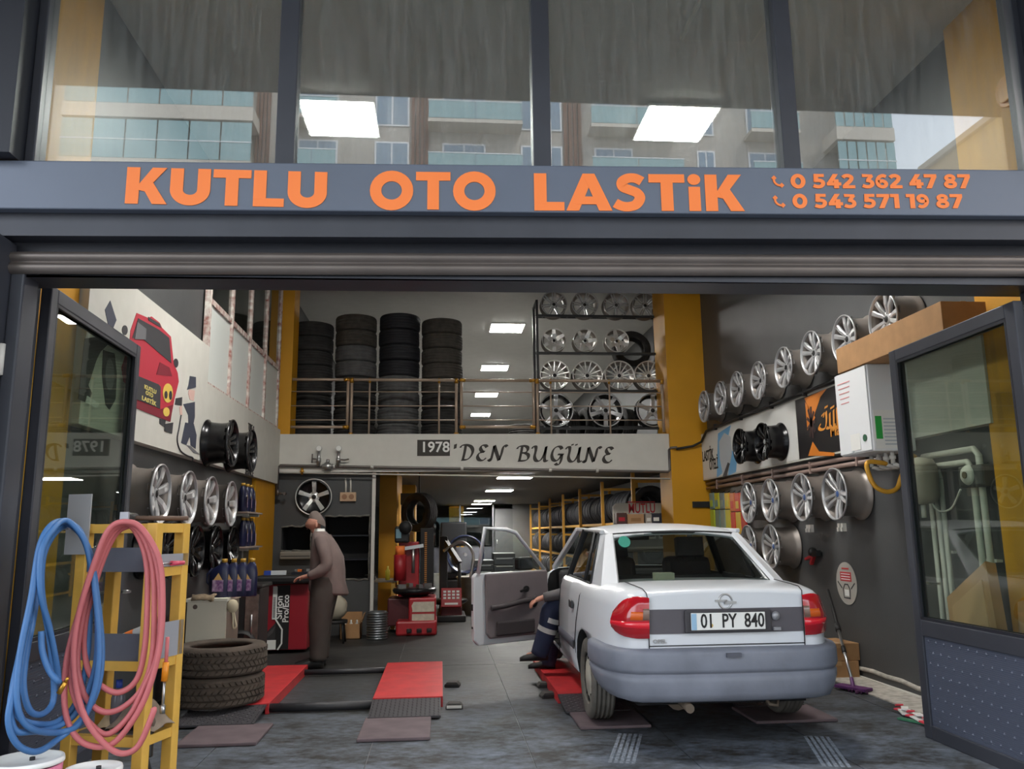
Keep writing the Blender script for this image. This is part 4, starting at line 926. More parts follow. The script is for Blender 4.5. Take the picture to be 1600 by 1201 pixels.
# mop leaning on the wall
a, b_ = at(1292, 922, 'X', XR-.06), at(1333, 1072, 'Z', .04); a = Vector((XR-.05, a.y, a.z)); b_ = Vector((min(b_.x, 3.85), b_.y, .06))
t = thing('mop', 'mop with black and steel handle and purple head leaning on the right wall', 'mop', (b_.x, b_.y, 0))
d = a-b_; L_ = lambda k: Vector((0, 0, .06))+d*k
MB().cyl(L_(0.05), L_(.55), .013, 10).build('steel_tube', CHROME, t); MB().cyl(L_(.55), L_(1), .016, 10).build('black_grip', BLK, t); MB().cyl(L_(.30), L_(.36), .02, 10).cyl(L_(.53), L_(.60), .026, 10).build('collar', BLK, t)
PUR = mat('purple_plastic', (96, 50, 104), .5)
MB().cbox((0, 0, .03), (.12, .30, .025), Matrix.Rotation(.5, 3, 'Z')).cyl((0, 0, .03), L_(.06), .02, 8, .016).build('head', PUR, t, .004)
mb = MB(); random.seed(4)
for i in range(26): x, y = random.uniform(-.06, .06), random.uniform(-.16, .16); mb.tube([(x, y, .03), (x*1.2, y*1.1, .004)], .008, 4)
o = mb.build('mop_strand', mat('mop_purple_dark', (80, 40, 76), .9), t); o['kind'] = 'stuff'
# cartons by the wall in front of the car
p = at(1318, 1062, 'Z', 0.0)
for k, (dz, lbl) in enumerate(((0, 'brown carton on the floor between the car and the right wall, lower of two'), (.27, 'brown carton on top of another between the car and the right wall'))):
    t = thing('carton', lbl, 'box', (3.77+.01*k, 8.0, dz*.6), (0, 0, .08*k))
    MB().box(-.2, .2, -.2, .2, 0, .158).build('carton_body', CARD, t, .004); MB().box(-.03, .03, -.2015, .2015, .12, .1595).build('packing_tape', mat('packing_tape', (182, 146, 104)), t)
# ragged pale strip at the foot of the wall, striped hose and green strip
mb = MB(); random.seed(6); pts = []
for i in range(14): y = 5.9+i*.24; pts.append((XR-.01, y, .075+.03*random.random()))
mb.tube(pts, .02, 5); mb.box(XR-.35, XR, 5.9, 9.2, .001, .012)
o = struct(mb.build('trim_18', mat('crumbling_plaster_edge', (176, 170, 160), .9, var=.25, vscale=14, bump=.5)), 'pale crumbling skirting at the foot of the right wall')
hp = [at(px, py, 'Z', .03) for px, py in ((1402, 1106), (1412, 1108), (1420, 1116), (1430, 1118), (1445, 1126), (1454, 1130))]
tp = thing('barrier_tape', 'crumpled red and white barrier tape on the floor by the right door', 'tape', (hp[2].x, hp[2].y, .0)); 
for i in range(len(hp)-1):
    a, b_ = hp[i]-tp.location, hp[i+1]-tp.location; MB().bar(a, b_, .09, .01).bar(a+Vector((.02, .02, .015)), b_+Vector((-.01, .03, .03)), .05, .01).build('stripe', mat('tape_red', (214, 70, 84), .5) if i % 2 == 0 else WHT, tp)
a, b_ = at(1405, 1122, 'Z', .01), at(1455, 1132, 'Z', .01); tag(MB().bar((0, 0, 0), b_-a, .05, .012).build('green_strip', mat('green_strip', (60, 120, 90), .6), loc=(a.x, a.y, .012)), 'thin green strip on the floor by the right door foot', 'strip')
# ================================================================== MEZZANINE
YR = YM+.06
def mx(px, y=YR): return at(px, 640, 'Y', y).x
zt_ = at(740, 594, 'Y', YR).z; zg = at(500, 667, 'Y', YR).z; zr_ = [at(620, y, 'Y', YR).z for y in (612, 634, 656)]
def rail_panel(label, posts, gate=False):
    a, b_ = mx(posts[0]), mx(posts[-1]); t = thing('railing_gate' if gate else 'railing', label, 'railing', (a, YR, ZM1), group='brown and brass railing along the mezzanine'); h = zt_-ZM1; w_ = b_-a
    if gate:
        z0 = zg-ZM1
        for nm, p, q in (('top_rail', (0, 0, h), (w_, 0, h)), ('bottom_rail', (0, 0, z0), (w_, 0, z0)), ('stile', (0, 0, z0), (0, 0, h)), ('stile', (w_, 0, z0), (w_, 0, h))): MB().cyl(p, q, .022, 10).build(nm, BRONZE, t)
        for x in (0, w_):
            for z in (z0, h): MB().ball((x, 0, z), .034, 10).cyl((x+(-.06 if x else .06), 0, z), (x, 0, z), .028, 10).build('corner_fitting', BRASS, t)
    else:
        MB().cyl((-.02, 0, h), (w_+.02, 0, h), .024, 10).build('top_rail', BRONZE, t)
        for i, p in enumerate(posts):
            x = mx(p)-a; e = i in (0, len(posts)-1)
            MB().cyl((x, 0, -.005), (x, 0, h), .022 if e else .014, 10).build('post', BRONZE, t)
            MB().cyl((x, 0, h-.05), (x, 0, h+.026), .03 if e else .02, 10).ball((x, 0, h), .034 if e else .022, 8).build('post_fitting', BRASS, t)
            if e: MB().cyl((x, 0, -.004), (x, 0, .025), .034, 10).build('foot_collar', BRASS, t)
    for z in zr_: MB().cyl((0, 0, z-ZM1), (w_, 0, z-ZM1), .008, 6).build('rod', BRONZE, t)
rail_panel('leftmost hinged railing gate with brass corners in front of the tyre stacks', (449, 543), True)
rail_panel('wide railing panel in front of the second to fourth tyre stacks', (549, 577, 686, 713))
rail_panel('hinged railing gate with brass corners beside the ceiling light reflections', (721, 834), True)
rail_panel('rightmost railing panel in front of the rim rack', (840, 861, 953, 1036))
tag(MB().cyl((0, 0, 0), (0, 0, zt_-ZM1+.02), .022, 10).build('railing_post', BRONZE, loc=(mx(440), YR, ZM1)), 'single brown railing post at the far left end of the mezzanine', 'post')
# tyre stacks
yS = YM+.95
TG = mat('grey_dusty_tyre', (92, 92, 92), .9, var=.2, vscale=12, bump=.4, bscale=45)
mT = tyre_mesh(.328, .225, .2, 4, 40)
meshes = {k: mT.mesh('tyre', m) for k, m in (('d', TYRE), ('n', TYRED), ('b', TYREB), ('g', TG))}
random.seed(11)
stk = (('leftmost', 481, 502, 'dddddddd'), ('second', 549, 491, 'bbggdddd'), ('third', 619, 489, 'nnnngggg'), ('rightmost', 686, 497, 'bbbbbddd'))
cname = {'d': 'worn black', 'n': 'new jet-black', 'b': 'dusty brown-grey', 'g': 'dusty grey'}
XP = XL-.328
for nm, px, yt, code in stk:
    X = max(at(px, 600, 'Y', yS).x, XP+.688); XP = X; top = at(px, yt, 'Y', yS-.25).z; n = len(code); st_ = (top-ZM1)/n
    for i, c in enumerate(code):
        o = place('tyre', meshes[c], None, 0, (X+random.uniform(-.008, .008), yS+random.uniform(-.012, .012), ZM1+st_*(n-1-i)+st_/2), (0, 0, random.random()*3)); o.scale = (1, 1, st_/.226)
        tag(o, f'{cname[c]} tyre in the {nm} mezzanine stack, {ORD[i]} from the top', 'tyre', 'stacked tyres on the mezzanine')
for i in range(3):
    o = place('tyre', meshes['d'], None, 0, (at(808+6*i, 660, 'Y', 16.2).x, 16.2, ZM1+.113+.226*i), None); tag(o, f'black tyre in the low stack far back on the mezzanine, {["bottom", "middle", "top"][i]}', 'tyre', 'low tyre stack on the mezzanine')
t = thing('floor_pump', 'small dark pump with a yellow base behind the mezzanine gate', 'pump', (at(766, 670, 'Y', 15.0).x, 15.0, ZM1)); MB().cyl((0, 0, 0), (0, 0, .08), .1, 14).build('base', YEL, t); MB().lathe([(.001, .08), (.09, .1), (.1, .2), (.07, .27), (.001, .29)], 16).build('body', BLK, t)
# rim rack
yK = YM+.55
def kx(px): return at(px, 560, 'Y', yK).x
def kz(py, px=940): return at(px, py, 'Y', yK).z
rk = thing('rim_rack', 'black steel rack of alloy rims at the right end of the mezzanine', 'rack', (kx(840), yK, ZM1))
BS = mat('black_steel', (28, 29, 31), .5); ox = kx(840); ww = kx(1036)-ox; ztop_ = kz(470)-ZM1
for x in (0, ww):
    for y in (0, .45): MB().box(x-.02, x+.02, y-.02, y+.02, 0, ztop_).build('upright', BS, rk)
for x in (0, ww): MB().box(x-.018, x+.018, 0, .45, ztop_-.04, ztop_).build('side_rail', BS, rk)
rows = [(494, ((868, 473), (917, 473), (967, 474), (1013, 475)), .215, 7, 'close', SILVER), (552, ((867, 534), (916, 535), (966, 535)), .195, 6, 'star', SILVERB), (611, ((867, 586), (918, 587), (968, 588), (1014, 588)), .242, 14, 'thin', SILVERB), (669, ((868, 642), (945, 647), (1018, 643)), .272, 5, 'paddle', SILVER)]
kind = ['silver twin-spoke', 'bright six-spoke star', 'thin many-spoked', 'large black five-arm']; rown = ['top', 'second', 'third', 'bottom']
for r_, (yb, cs, R, n, sty, mf) in enumerate(rows):
    zb = kz(yb)-ZM1
    for y in (-.01, .30): MB().box(0, ww, y-.015, y+.015, zb-.02+(.06 if y > 0 else 0), zb+.015+(.06 if y > 0 else 0)).build('shelf_rail', BS, rk)
    for i in range(5): x = ww*(i+.3)/5; MB().bar((x, 0, zb), (x, .30, zb+.06), .02).build('shelf_strut', BS, rk)
    for i, (px, py) in enumerate(cs):
        lb = f'{kind[r_]} rim on the {rown[r_]} row of the mezzanine rack, {ORD[i]} from the left'
        X, Z = kx(px), min(max(kz(py, px), ZM1+zb+.02+R*.97), ZC-.03-R)
        if i == 0:
            base = make_rim('alloy_wheel', lb, R, .2, n, sty, mf, BLKALLOY if r_ == 3 else BARREL, group=f'rims on the {rown[r_]} row of the mezzanine rack'); o = base; o.location = (X, yK+.22, Z)
        else: o = dup(base, (X, yK+.22, Z), None, lb)
        o.rotation_euler = spin((pi/2-.06, 0, 0), i*.6)
for i in range(4):
    o = place('tyre', meshes['d'], None, 0, (kx(905+32*i), yK+1.3, ZM1+.335), (0, pi/2+.05*i, .2)); tag(o, f'black tyre standing on the mezzanine floor behind the rim rack, {ORD[i]} from the left', 'tyre', 'tyres behind the rim rack')
o = place('tyre', meshes['d'], None, 0, (kx(1005), yK+.8, kz(530)), (pi/2-.1, 0, 0)); tag(o, 'dark tyre behind the empty place in the second row of the rim rack', 'tyre')
MB().box(kx(975)-ox, kx(1034)-ox, .46, .95, kz(530)-.345-ZM1, kz(530)-.328-ZM1).build('rear_shelf', BS, rk)
# lettering on the fascia
FM = lambda px, py: at(px, py, 'Y', YM-.001)
fas = [o for o in bpy.data.objects if o.name.startswith('fascia')][0]
INK = mat('dark_brown_ink', (60, 56, 52), .7)
a, b_ = FM(652, 687), FM(703, 712)
MB().box(a.x, b_.x, YM-.004, YM-.001, b_.z, a.z).build('year_plate', INK, mz)
font_text('1978', (a.z-b_.z)*.9, frame((a.x+.045, YM-.0045, b_.z+.06), (1, 0, 0), (0, 0, 1)), WHT, parent=mz, bold=.004, width=b_.x-a.x-.09)
GL = {'D': (.72, [[(.27, .95), (.2, .5), (.1, .03)], [(-.04, .78), (.06, .92), (.3, .97), (.56, .86), (.66, .6), (.56, .28), (.34, .06), (.02, .02)]]),
      'E': (.60, [[(.60, .84), (.50, .96), (.32, .94), (.23, .78), (.30, .60), (.46, .55)], [(.40, .54), (.16, .46), (.06, .24), (.16, .04), (.36, .02), (.54, .18)]]),
      'N': (.90, [[(-.06, .10), (.0, .02), (.08, .10), (.27, .95)], [(.27, .95), (.36, .60), (.52, .04)], [(.52, .04), (.66, .45), (.76, .85), (.88, .98), (.98, .90)]]),
      'B': (.72, [[(.28, .93), (.2, .5), (.10, .03)], [(-.02, .76), (.08, .90), (.34, .97), (.56, .90), (.58, .70), (.44, .55), (.22, .52)], [(.40, .54), (.60, .42), (.60, .20), (.42, .05), (.02, .02)]]),
      'U': (.86, [[(-.04, .80), (.06, .94), (.18, .92), (.18, .70), (.10, .30), (.18, .06), (.36, .04), (.54, .24), (.70, .62), (.78, .96)], [(.78, .96), (.70, .50), (.66, .12), (.74, .02), (.86, .10)]]),
      'G': (.78, [[(.66, .80), (.58, .95), (.38, .95), (.18, .76), (.08, .42), (.14, .14), (.32, .06), (.50, .22), (.64, .48)], [(.42, .47), (.76, .47)], [(.66, .47), (.60, .12), (.50, -.12), (.36, -.18), (.26, -.10)]])}
GL['Ü'] = (GL['U'][0], GL['U'][1]+[[(.36, 1.14), (.34, 1.05)], [(.58, 1.14), (.56, 1.05)]])
GL["'"] = (.26, [[(.10, 1.0), (.07, .72)]])
xx = 0; seq = []
for ch in "'DEN BUGÜNE":
    if ch == ' ': xx += .52; continue
    wd, stv = GL[ch]; seq.append((xx, stv)); xx += wd+.14
o0, o1 = FM(709, 720), FM(958, 724); s_ = (o1.x-o0.x)/(xx-.14); hgt = FM(760, 694).z-FM(760, 719).z
mb = MB(); M = frame((o0.x, YM-.002, o0.z+.012), o1-o0, (0, 0, 1))
for x0, stv in seq:
    for s in stv:
        q = catmull([((x0+a)*s_, b*hgt, 0) for a, b in s], 6) if len(s) > 2 else [Vector(((x0+a)*s_, b*hgt, 0)) for a, b in s]
        ribbon(mb, [(v.x, v.y) for v in q], .015, M, .002, (.036, .022))
mb.build('script_lettering', INK, mz)
# air pipe with two pressure regulators
ap = thing('air_pipe', 'steel compressed-air pipe along the foot of the mezzanine front', 'pipe', (0, YM-.05, 0))
z1, z2 = at(430, 727, 'Y', YM-.05), at(1043, 737, 'Y', YM-.05)
zz = lambda x: z1.z+(z2.z-z1.z)*(x-z1.x)/(z2.x-z1.x)
STL = mat('dull_steel_pipe', (112, 106, 102), .4, .6)
xe = 3.40
MB().tube([(z1.x+.04, 0, zz(z1.x)-.42), (z1.x+.04, 0, zz(z1.x)-.03), (z1.x+.07, 0, zz(z1.x))]+[(x, 0, zz(x)) for x in (-1, 0, 1, 2, 3, xe-.03)]+[(xe, 0, zz(xe)+.03), (xe, 0, zz(xe)+.33)], .02, 8).build('tube', STL, ap)
for x in (-1.55, -1.0, .3, 1.6, 2.3): MB().cyl((x-.02, 0, zz(x)), (x+.02, 0, zz(x)), .03, 8).box(x-.012, x+.012, 0, .05, zz(x)-.01, zz(x)+.03).build('pipe_clip', PIPEW, ap)
MB().tube([(xe, 0, zz(xe)+.33), (xe+.02, -.02, zz(xe)+.36), (3.5, -.08, zz(xe)+.36)], .018, 8).build('branch', STL, ap)
tag(MB().tube([(z1.x, 0, 0), (xe, 0, z2.z-z1.z)], .012, 6).build('cable_conduit', PIPEW, loc=(0, YM-.03, z1.z-.10)), 'thin pale conduit just under the air pipe', 'pipe')
rg_ = thing('air_regulator', 'twin pressure gauges and valves on the air pipe at the left', 'regulator', (at(512, 727, 'Y', YM-.06).x, YM-.06, zz(-1.6)))
for x, yt in ((-.13, 694), (.15, 694)):
    h = .26
    MB().cyl((x, 0, 0), (x, 0, h-.05), .024, 10).cyl((x, 0, .06), (x, 0, .12), .034, 10).build('riser', CHROME, rg_); MB().cyl((x, -.012, h), (x, .012, h), .042, 18).build('gauge', CHROME, rg_)
    MB().cyl((x, -.014, h), (x, -.0125, h), .036, 18).build('gauge_face', WHT, rg_)
MB().cyl((0, 0, -.06), (0, 0, .05), .05, 12).cyl((0, 0, .05), (0, 0, .10), .025, 10).cyl((-.08, 0, 0), (.08, 0, 0), .035, 10).build('filter_body', CHROME, rg_)
MB().tube([(-.13, 0, .10), (-.22, -.01, .11)], .012, 6).tube([(-.22, -.01, .05), (-.22, -.01, .18)], .01, 6).build('lever', STL, rg_); MB().tube([(.15, 0, .10), (.24, -.01, .09), (.30, -.01, .10)], .012, 6).build('lever', STL, rg_)
MB().cyl((-.36, 0, -.02), (-.36, 0, -.12), .018, 8).box(-.39, -.33, -.01, .01, -.08, -.06).build('drain_cock', BRASS, rg_)
vv = at(434, 770, 'Y', YM-.05); t = thing('air_outlet', 'small air outlet tap on the pipe end at the left', 'tap', (vv.x, YM-.05, vv.z)); MB().cyl((0, 0, -.04), (0, 0, .05), .022, 8).cyl((0, 0, 0), (.1, -.02, -.01), .018, 8).build('body', STL, t); MB().cyl((.1, -.05, -.01), (.1, .02, -.01), .022, 8).build('knob', STL, t)
# socket box and cable conduits on the middle wall
p = at(544, 776, 'Y', YM+.08); t = thing('socket_box', 'beige double socket on the dark wall under two conduits', 'socket', (p.x, YM+.1, p.z)); MB().box(-.115, .115, -.05, 0, -.065, .065).build('plate', mat('beige_socket', (190, 160, 130), .5), t, .006)
for x in (-.05, .05): MB().cyl((x, -.056, 0), (x, -.049, 0), .038, 16).build('outlet', mat('outlet_brown', (150, 112, 84), .5), t)
for x in (-.035, .035): tag(MB().tube([(x-.03, .1-.012, ZM0-p.z+.02), (x, 0-.015, .17), (x, -.015, .062)], .014, 6).build('conduit', PIPEW, loc=(p.x, YM+.085, p.z)), f'white conduit running down to the beige socket, {"left" if x < 0 else "right"} one', 'pipe')
# ================================================================== GROUND FLOOR, REAR
# carton with bottles, wire coil, stool with a bag
p = at(552, 992, 'Z', 0); t = thing('open_carton', 'small open brown carton of white bottles at the foot of the dark wall', 'box', (p.x, 11.75, .0))
w_ = .28
mb = MB().box(-w_/2, w_/2, -.12, -.11, 0, .2).box(-w_/2, w_/2, .11, .12, 0, .34).box(-w_/2, -w_/2+.01, -.12, .12, 0, .24).box(w_/2-.01, w_/2, -.12, .12, 0, .24).box(-w_/2, w_/2, -.12, .12, 0, .01); mb.build('carton_body', CARD, t)
MB().cbox((-.17, -.05, .28), (.01, .2, .12), Matrix.Rotation(-.3, 3, 'Y')).cbox((.17, -.05, .28), (.01, .2, .12), Matrix.Rotation(.3, 3, 'Y')).build('flap', CARD, t)
for i in range(3): tag(MB().lathe([(.001, 0), (.035, 0), (.035, .15), (.012, .2), (.012, .23), (.001, .23)], 12).build('bottle', PIPEW, loc=(p.x-.08+.08*i, 11.75, .012)), f'white bottle in the small open carton, {["left", "middle", "right"][i]}', 'bottle', 'bottles in the open carton')
p = at(589, 998, 'Z', 0); t = thing('duct_coil', 'grey corrugated duct coil standing beside the white post', 'coil', (p.x, min(p.y, 11.6), 0))
pr = []
for i in range(11): z = .36*i/11; pr += [(.128, z), (.145, z+.008), (.145, z+.02), (.128, z+.028)]
MB().lathe(pr+[(.128, .365), (.115, .365), (.115, 0)], 28, closed=True).build('corrugated_wall', mat('galvanised', (118, 122, 124), .35, .7), t)
p = at(520, 1000, 'Z', 0); t = thing('stool', 'black steel stool behind the walking man', 'stool', (p.x+.05, 11.3, 0))
for x in (-.12, .12):
    for y in (-.1, .1): MB().cyl((x*1.1, y*1.1, 0), (x*.9, y*.9, .26), .014, 8).build('leg', BLK, t)
MB().cyl((0, 0, .25), (0, 0, .29), .17, 20).build('seat', BLK, t)
mb = MB(); random.seed(3); rows = []
for i in range(9):
    u = i/8; r = .16*sin(pi*min(1, u*.92+.08))**.6
    rows.append([((r+random.uniform(-.02, .02))*cos(2*pi*j/14), (r+random.uniform(-.02, .02))*.8*sin(2*pi*j/14), .30+.34*u) for j in range(14)])
o = mb.grid(rows, True, True).build('plastic_bag', mat('pale_bag', (168, 160, 142), .6), loc=(p.x+.05, 11.3, 0)); tag(o, 'crumpled pale plastic bag on the black stool behind the man', 'bag')
# yellow bench frame with a compressor
bt = at(600, 906, 'Y', 12.7); t = thing('work_bench', 'yellow framed bench beside the red tyre changer', 'bench', (bt.x-.1, 12.7, 0)); h = bt.z
for x, y in ((-.3, 0), (.24, 0), (-.3, .5), (.24, .5)): MB().box(x-.03, x+.03, y-.03, y+.03, 0, h-.03).build('leg', STEELY, t)
MB().box(-.35, .29, -.05, .55, h-.03, h).build('top', mat('bench_top', (120, 108, 92), .7), t)
c = thing('bench_vice', 'grey bench vice on the yellow bench', 'vice', (bt.x-.2, 12.8, h)); MB().box(-.06, .06, -.1, .1, 0, .05).build('base', ALUD, c, .01); MB().box(-.05, .05, -.16, -.06, .05, .15).build('jaw', ALUD, c, .008); MB().box(-.05, .05, .0, .1, .05, .15).build('jaw', ALUD, c, .008); MB().cyl((0, -.3, .09), (0, .1, .09), .014, 8).cyl((-.07, -.28, .09), (.07, -.28, .09), .007, 6).build('screw', CHROME, c)
tag(MB().lathe([(.001, 0), (.035, 0), (.035, .13), (.012, .17), (.012, .2), (.001, .2)], 12).build('bottle', mat('yellow_bottle', (214, 196, 60), .4), loc=(bt.x+.05, 12.75, h)), 'small yellow bottle standing on the bench by the tyre changer', 'bottle')
# tyre changer, front
WORN = mat('worn_white_panel', (200, 190, 172), .6, var=.12, vscale=16)
def panel_poly(x0, x1, z0, z1, y): return [(x0, z0), (x1, z0), (x1, z1), (x0+.03, z1), (x0, z1-.04), (x0-.01, (z0+z1)/2)]
a, b_ = at(634, 992, 'Z', 0), at(678, 992, 'Z', 0); yC = 11.9
xa, xb = at(605, 960, 'Y', yC+.25).x, at(681, 960, 'Y', yC).x
tcg = thing('tyre_changer', 'red tyre changer with worn white front panel and black turntable', 'machine', (xa, yC, 0)); w_ = xb-xa
zh = at(650, 934, 'Y', yC).z
MB().box(w_*.45, w_, 0, .7, .18, zh).build('front_box', RED, tcg, .02); MB().box(0, w_*.55, .28, .8, .1, zh-.02).build('rear_box', mat('dark_red_enamel', (84, 34, 38), .5), tcg, .02)
MB().box(w_*.2, w_*1.02, -.06, .75, 0, .2).build('base', RED, tcg, .03)
for i in range(3): MB().box(w_*(.42+.2*i), w_*(.42+.2*i)+.07, -.14, -.04, .05, .10).build('pedal', BLK, tcg, .01)
z_a, z_b = at(650, 966, 'Y', yC).z, at(650, 940, 'Y', yC).z
MB().prism([(w_*.52, z_a+.09), (w_*.97, z_a+.09), (w_*.97, z_b), (w_*.55, z_b), (w_*.51, z_b-.05), (w_*.53, z_b-.12)], lambda a, b, d: (a, -.002-d, b), .006).build('worn_panel', WORN, tcg)
MB().box(w_*.52, w_*.97, -.008, -.002, z_a-.03, z_a+.06).build('worn_panel', WORN, tcg)
MB().lathe([(.001, zh), (.16, zh), (.22, zh+.03), (.30, zh+.05), (.32, zh+.09), (.30, zh+.12), (.001, zh+.12)], 28, c=(w_*.55, .35, 0)).build('turntable', mat('greasy_black', (40, 40, 42), .3, .4), tcg)
for i in range(4): MB().cbox((w_*.55+.2*cos(i*pi/2+.4), .35+.2*sin(i*pi/2+.4), zh+.15), (.12, .06, .05), Matrix.Rotation(i*pi/2+.4, 3, 'Z')).build('clamp_jaw', CHROME, tcg)
yv = yC+.75
c0, c1 = at(623, 870, 'Y', yv), at(655, 870, 'Y', yv); zt1 = at(640, 846, 'Y', yv).z
MB().box(c0.x-xa, c1.x-xa, .70, .85, .1, zt1).build('column', RED, tcg, .02)
g0, g1 = at(617, 846, 'Y', yC+.6), at(640, 846, 'Y', yC+.6); gz0, gz1 = at(617, 848, 'Y', yC+.6).z, at(617, 822, 'Y', yC+.6).z
MB().box(g0.x-xa, g1.x-xa, .5, .68, gz0, gz1).build('arm_box', PLASTIC, tcg, .03); MB().lathe([(.001, -.02), (.09, -.01), (.1, .05), (.001, .06)], 18, axis='Y', c=((g0.x+g1.x)/2-xa+.05, .46, gz1-.02)).build('gauge_dial', BLK, tcg)
MB().box(g0.x-xa+.02, g0.x-xa+.1, .495, .5, gz0+.07, gz1-.04).build('blue_screen', mat('pale_blue_plate', (120, 156, 170), .4), tcg)
p0, p1 = at(657, 825, 'Y', yv), at(674, 825, 'Y', yv)
MB().box(p0.x-xa, p1.x-xa+.04, .72, .9, .1, p0.z).build('mast', BLK, tcg, .01)
mb = MB(); zb_ = at(664, 910, 'Y', yv).z
for i in range(26): z = zb_+(p0.z-zb_-.05)*i/26; mb.box(p0.x-xa+.065, p0.x-xa+.10, .70, .72, z, z+(p0.z-zb_)/26*.55)
o = mb.build('rack_tooth', mat('orange_brown_teeth', (176, 120, 60), .6), tcg); o['kind'] = 'stuff'
MB().cyl((p0.x-xa-.1, .6, zb_+.15), (p0.x-xa-.1, .6, zb_+.55), .025, 10).bar((p0.x-xa-.3, .6, zb_+.5), (p0.x-xa+.05, .6, zb_+.55), .06, .05).build('mount_head', CHROME, tcg)
MB().cyl((c0.x-xa+.03, .55, zb_+.05), (c0.x-xa+.03, .55, zb_+.42), .09, 16).build('red_cylinder', RED, tcg); MB().cyl((c0.x-xa+.03, .55, zb_+.42), (c0.x-xa+.03, .55, zb_+.55), .07, 16).build('orange_cup', ORG, tcg)
tw0, tw1 = at(625, 790, 'Y', 14.2), at(646, 790, 'Y', 14.2)
tl = thing('wall_board', 'pale board with a dark top leaning behind the tyre changer column', 'board', (tw0.x, 14.6, 1.1)); MB().box(0, tw1.x-tw0.x, 0, .03, .0, .95).build('panel', mat('pale_board', (150, 138, 122), .7), tl); MB().box(-.01, tw1.x-tw0.x+.05, -.03, .05, .8, 1.0).build('header', PLASTIC, tl)
o = place('tyre', meshes['d'], None, 0, (at(655, 800, 'Y', 14.0).x, 14.0, at(655, 800, 'Y', 14.0).z), (0, pi/2, .9)); tag(o, 'dark tyre hanging above the tyre changer mast', 'tyre')
tag(MB().cyl((0, 0, 0), (0, 0, 2.42-o.location.z-.3), .012, 6).build('hanger_rod', BLK, loc=(o.location.x, 14.0, o.location.z+.3)), 'thin rod holding the tyre above the changer mast', 'rod')
# second tyre changer behind and a control panel
yD = 13.6; a, b_ = at(688, 960, 'Y', yD), at(722, 960, 'Y', yD)
t2 = thing('tyre_changer', 'second red tyre changer with a tilted control panel, behind the first', 'machine', (a.x, yD, 0)); w_ = b_.x-a.x
z0, z1_ = at(700, 948, 'Y', yD).z, at(700, 918, 'Y', yD).z
R_ = Matrix.Rotation(-.25, 3, 'X')
MB().cbox((w_*.5, -.08, (z0+z1_)/2), (w_*.95, .06, z1_-z0), R_).build('control_panel', RED, t2, .01)
cc = Vector((w_*.5, -.08, (z0+z1_)/2))
for i in range(3):
    for j in range(4): MB().cbox(cc+R_ @ Vector((-w_*.3+w_*.2*j, -.034, .09-.05*i)), (w_*.13, .01, .03), R_).build('key', WHT, t2)
MB().cbox(cc+R_ @ Vector((0, -.034, -.10)), (w_*.6, .008, .03), R_).build('white_strip', WHT, t2)
MB().box(0, w_, 0, .7, .08, z0).build('body', mat('dark_red_enamel', (84, 34, 38)), t2, .02); MB().box(-.06, w_+.06, -.1, .75, 0, .1).build('base', BLK, t2, .02)
MB().lathe([(.001, 0), (.25, 0), (.32, .05), (.30, .08), (.001, .08)], 24, c=(w_*.4, .35, z0+.02)).build('turntable', mat('greasy_black', (40, 40, 42)), t2)
cl0 = at(690, 870, 'Y', yD+.6); MB().box(-.02, .12, .65, .8, 0, cl0.z+.35).build('column', BLK, t2, .02)
MB().bar((.05, .72, cl0.z+.3), (w_*.9, .45, cl0.z-.1), .08, .08).cyl((w_*.9, .45, cl0.z-.1), (w_*.9, .4, z0+.12), .03, 8).build('swing_arm', BLK, t2)
MB().tube(catmull([(.05, .6, cl0.z+.1), (.35, .55, cl0.z+.25), (.55, .5, cl0.z+.05), (.5, .45, cl0.z-.35)], 6), .025, 8).build('hose', CHROME, t2)
# balancer with blue seat-like hood
yE = 15.5; a, b_ = at(688, 900, 'Y', yE), at(742, 900, 'Y', yE); t3 = thing('wheel_balancer', 'black wheel balancer with a dark blue hood behind the red machines', 'machine', (a.x, yE, 0)); w_ = b_.x-a.x
zz1 = at(700, 905, 'Y', yE).z; zz2 = at(700, 862, 'Y', yE).z
MB().box(0, w_*.8, 0, .5, 0, zz1).build('cabinet', PLASTIC, t3, .03); MB().box(.05, w_*.75, .0, .45, zz1, zz1+.12).build('tray', BLKALLOY, t3, .02)
mb = MB(); mb.lathe([(.34, 0), (.36, .05), (.36, .2), (.30, .26), (.30, .2), (.33, .05)], 26, axis='Y', c=(w_*.72, .0, zz2-.05), closed=True); mb.build('hood', mat('dark_blue_hood', (34, 42, 66), .3), t3)
MB().cyl((w_*.72, -.2, zz2-.05), (w_*.72, .3, zz2-.05), .03, 10).build('shaft', CHROME, t3); MB().box(.0, .5, .35, .45, zz2+.1, zz2+.55).build('display', PLASTIC, t3, .03); MB().box(.2, .3, .38, .42, zz1, zz2+.2).build('post', PLASTIC, t3)
p = at(735, 955, 'Z', .0); t = thing('waste_bin', 'worn grey flared bin behind the open car door', 'bin', (at(738, 950, 'Y', 14.75).x, 14.75, 0)); MB().lathe([(.001, 0), (.17, 0), (.27, .62), (.29, .63), (.28, .65), (.25, .63), (.16, .03), (.001, .03)], 24).build('bucket', mat('grey_bin', (112, 108, 100), .7, var=.2), t)
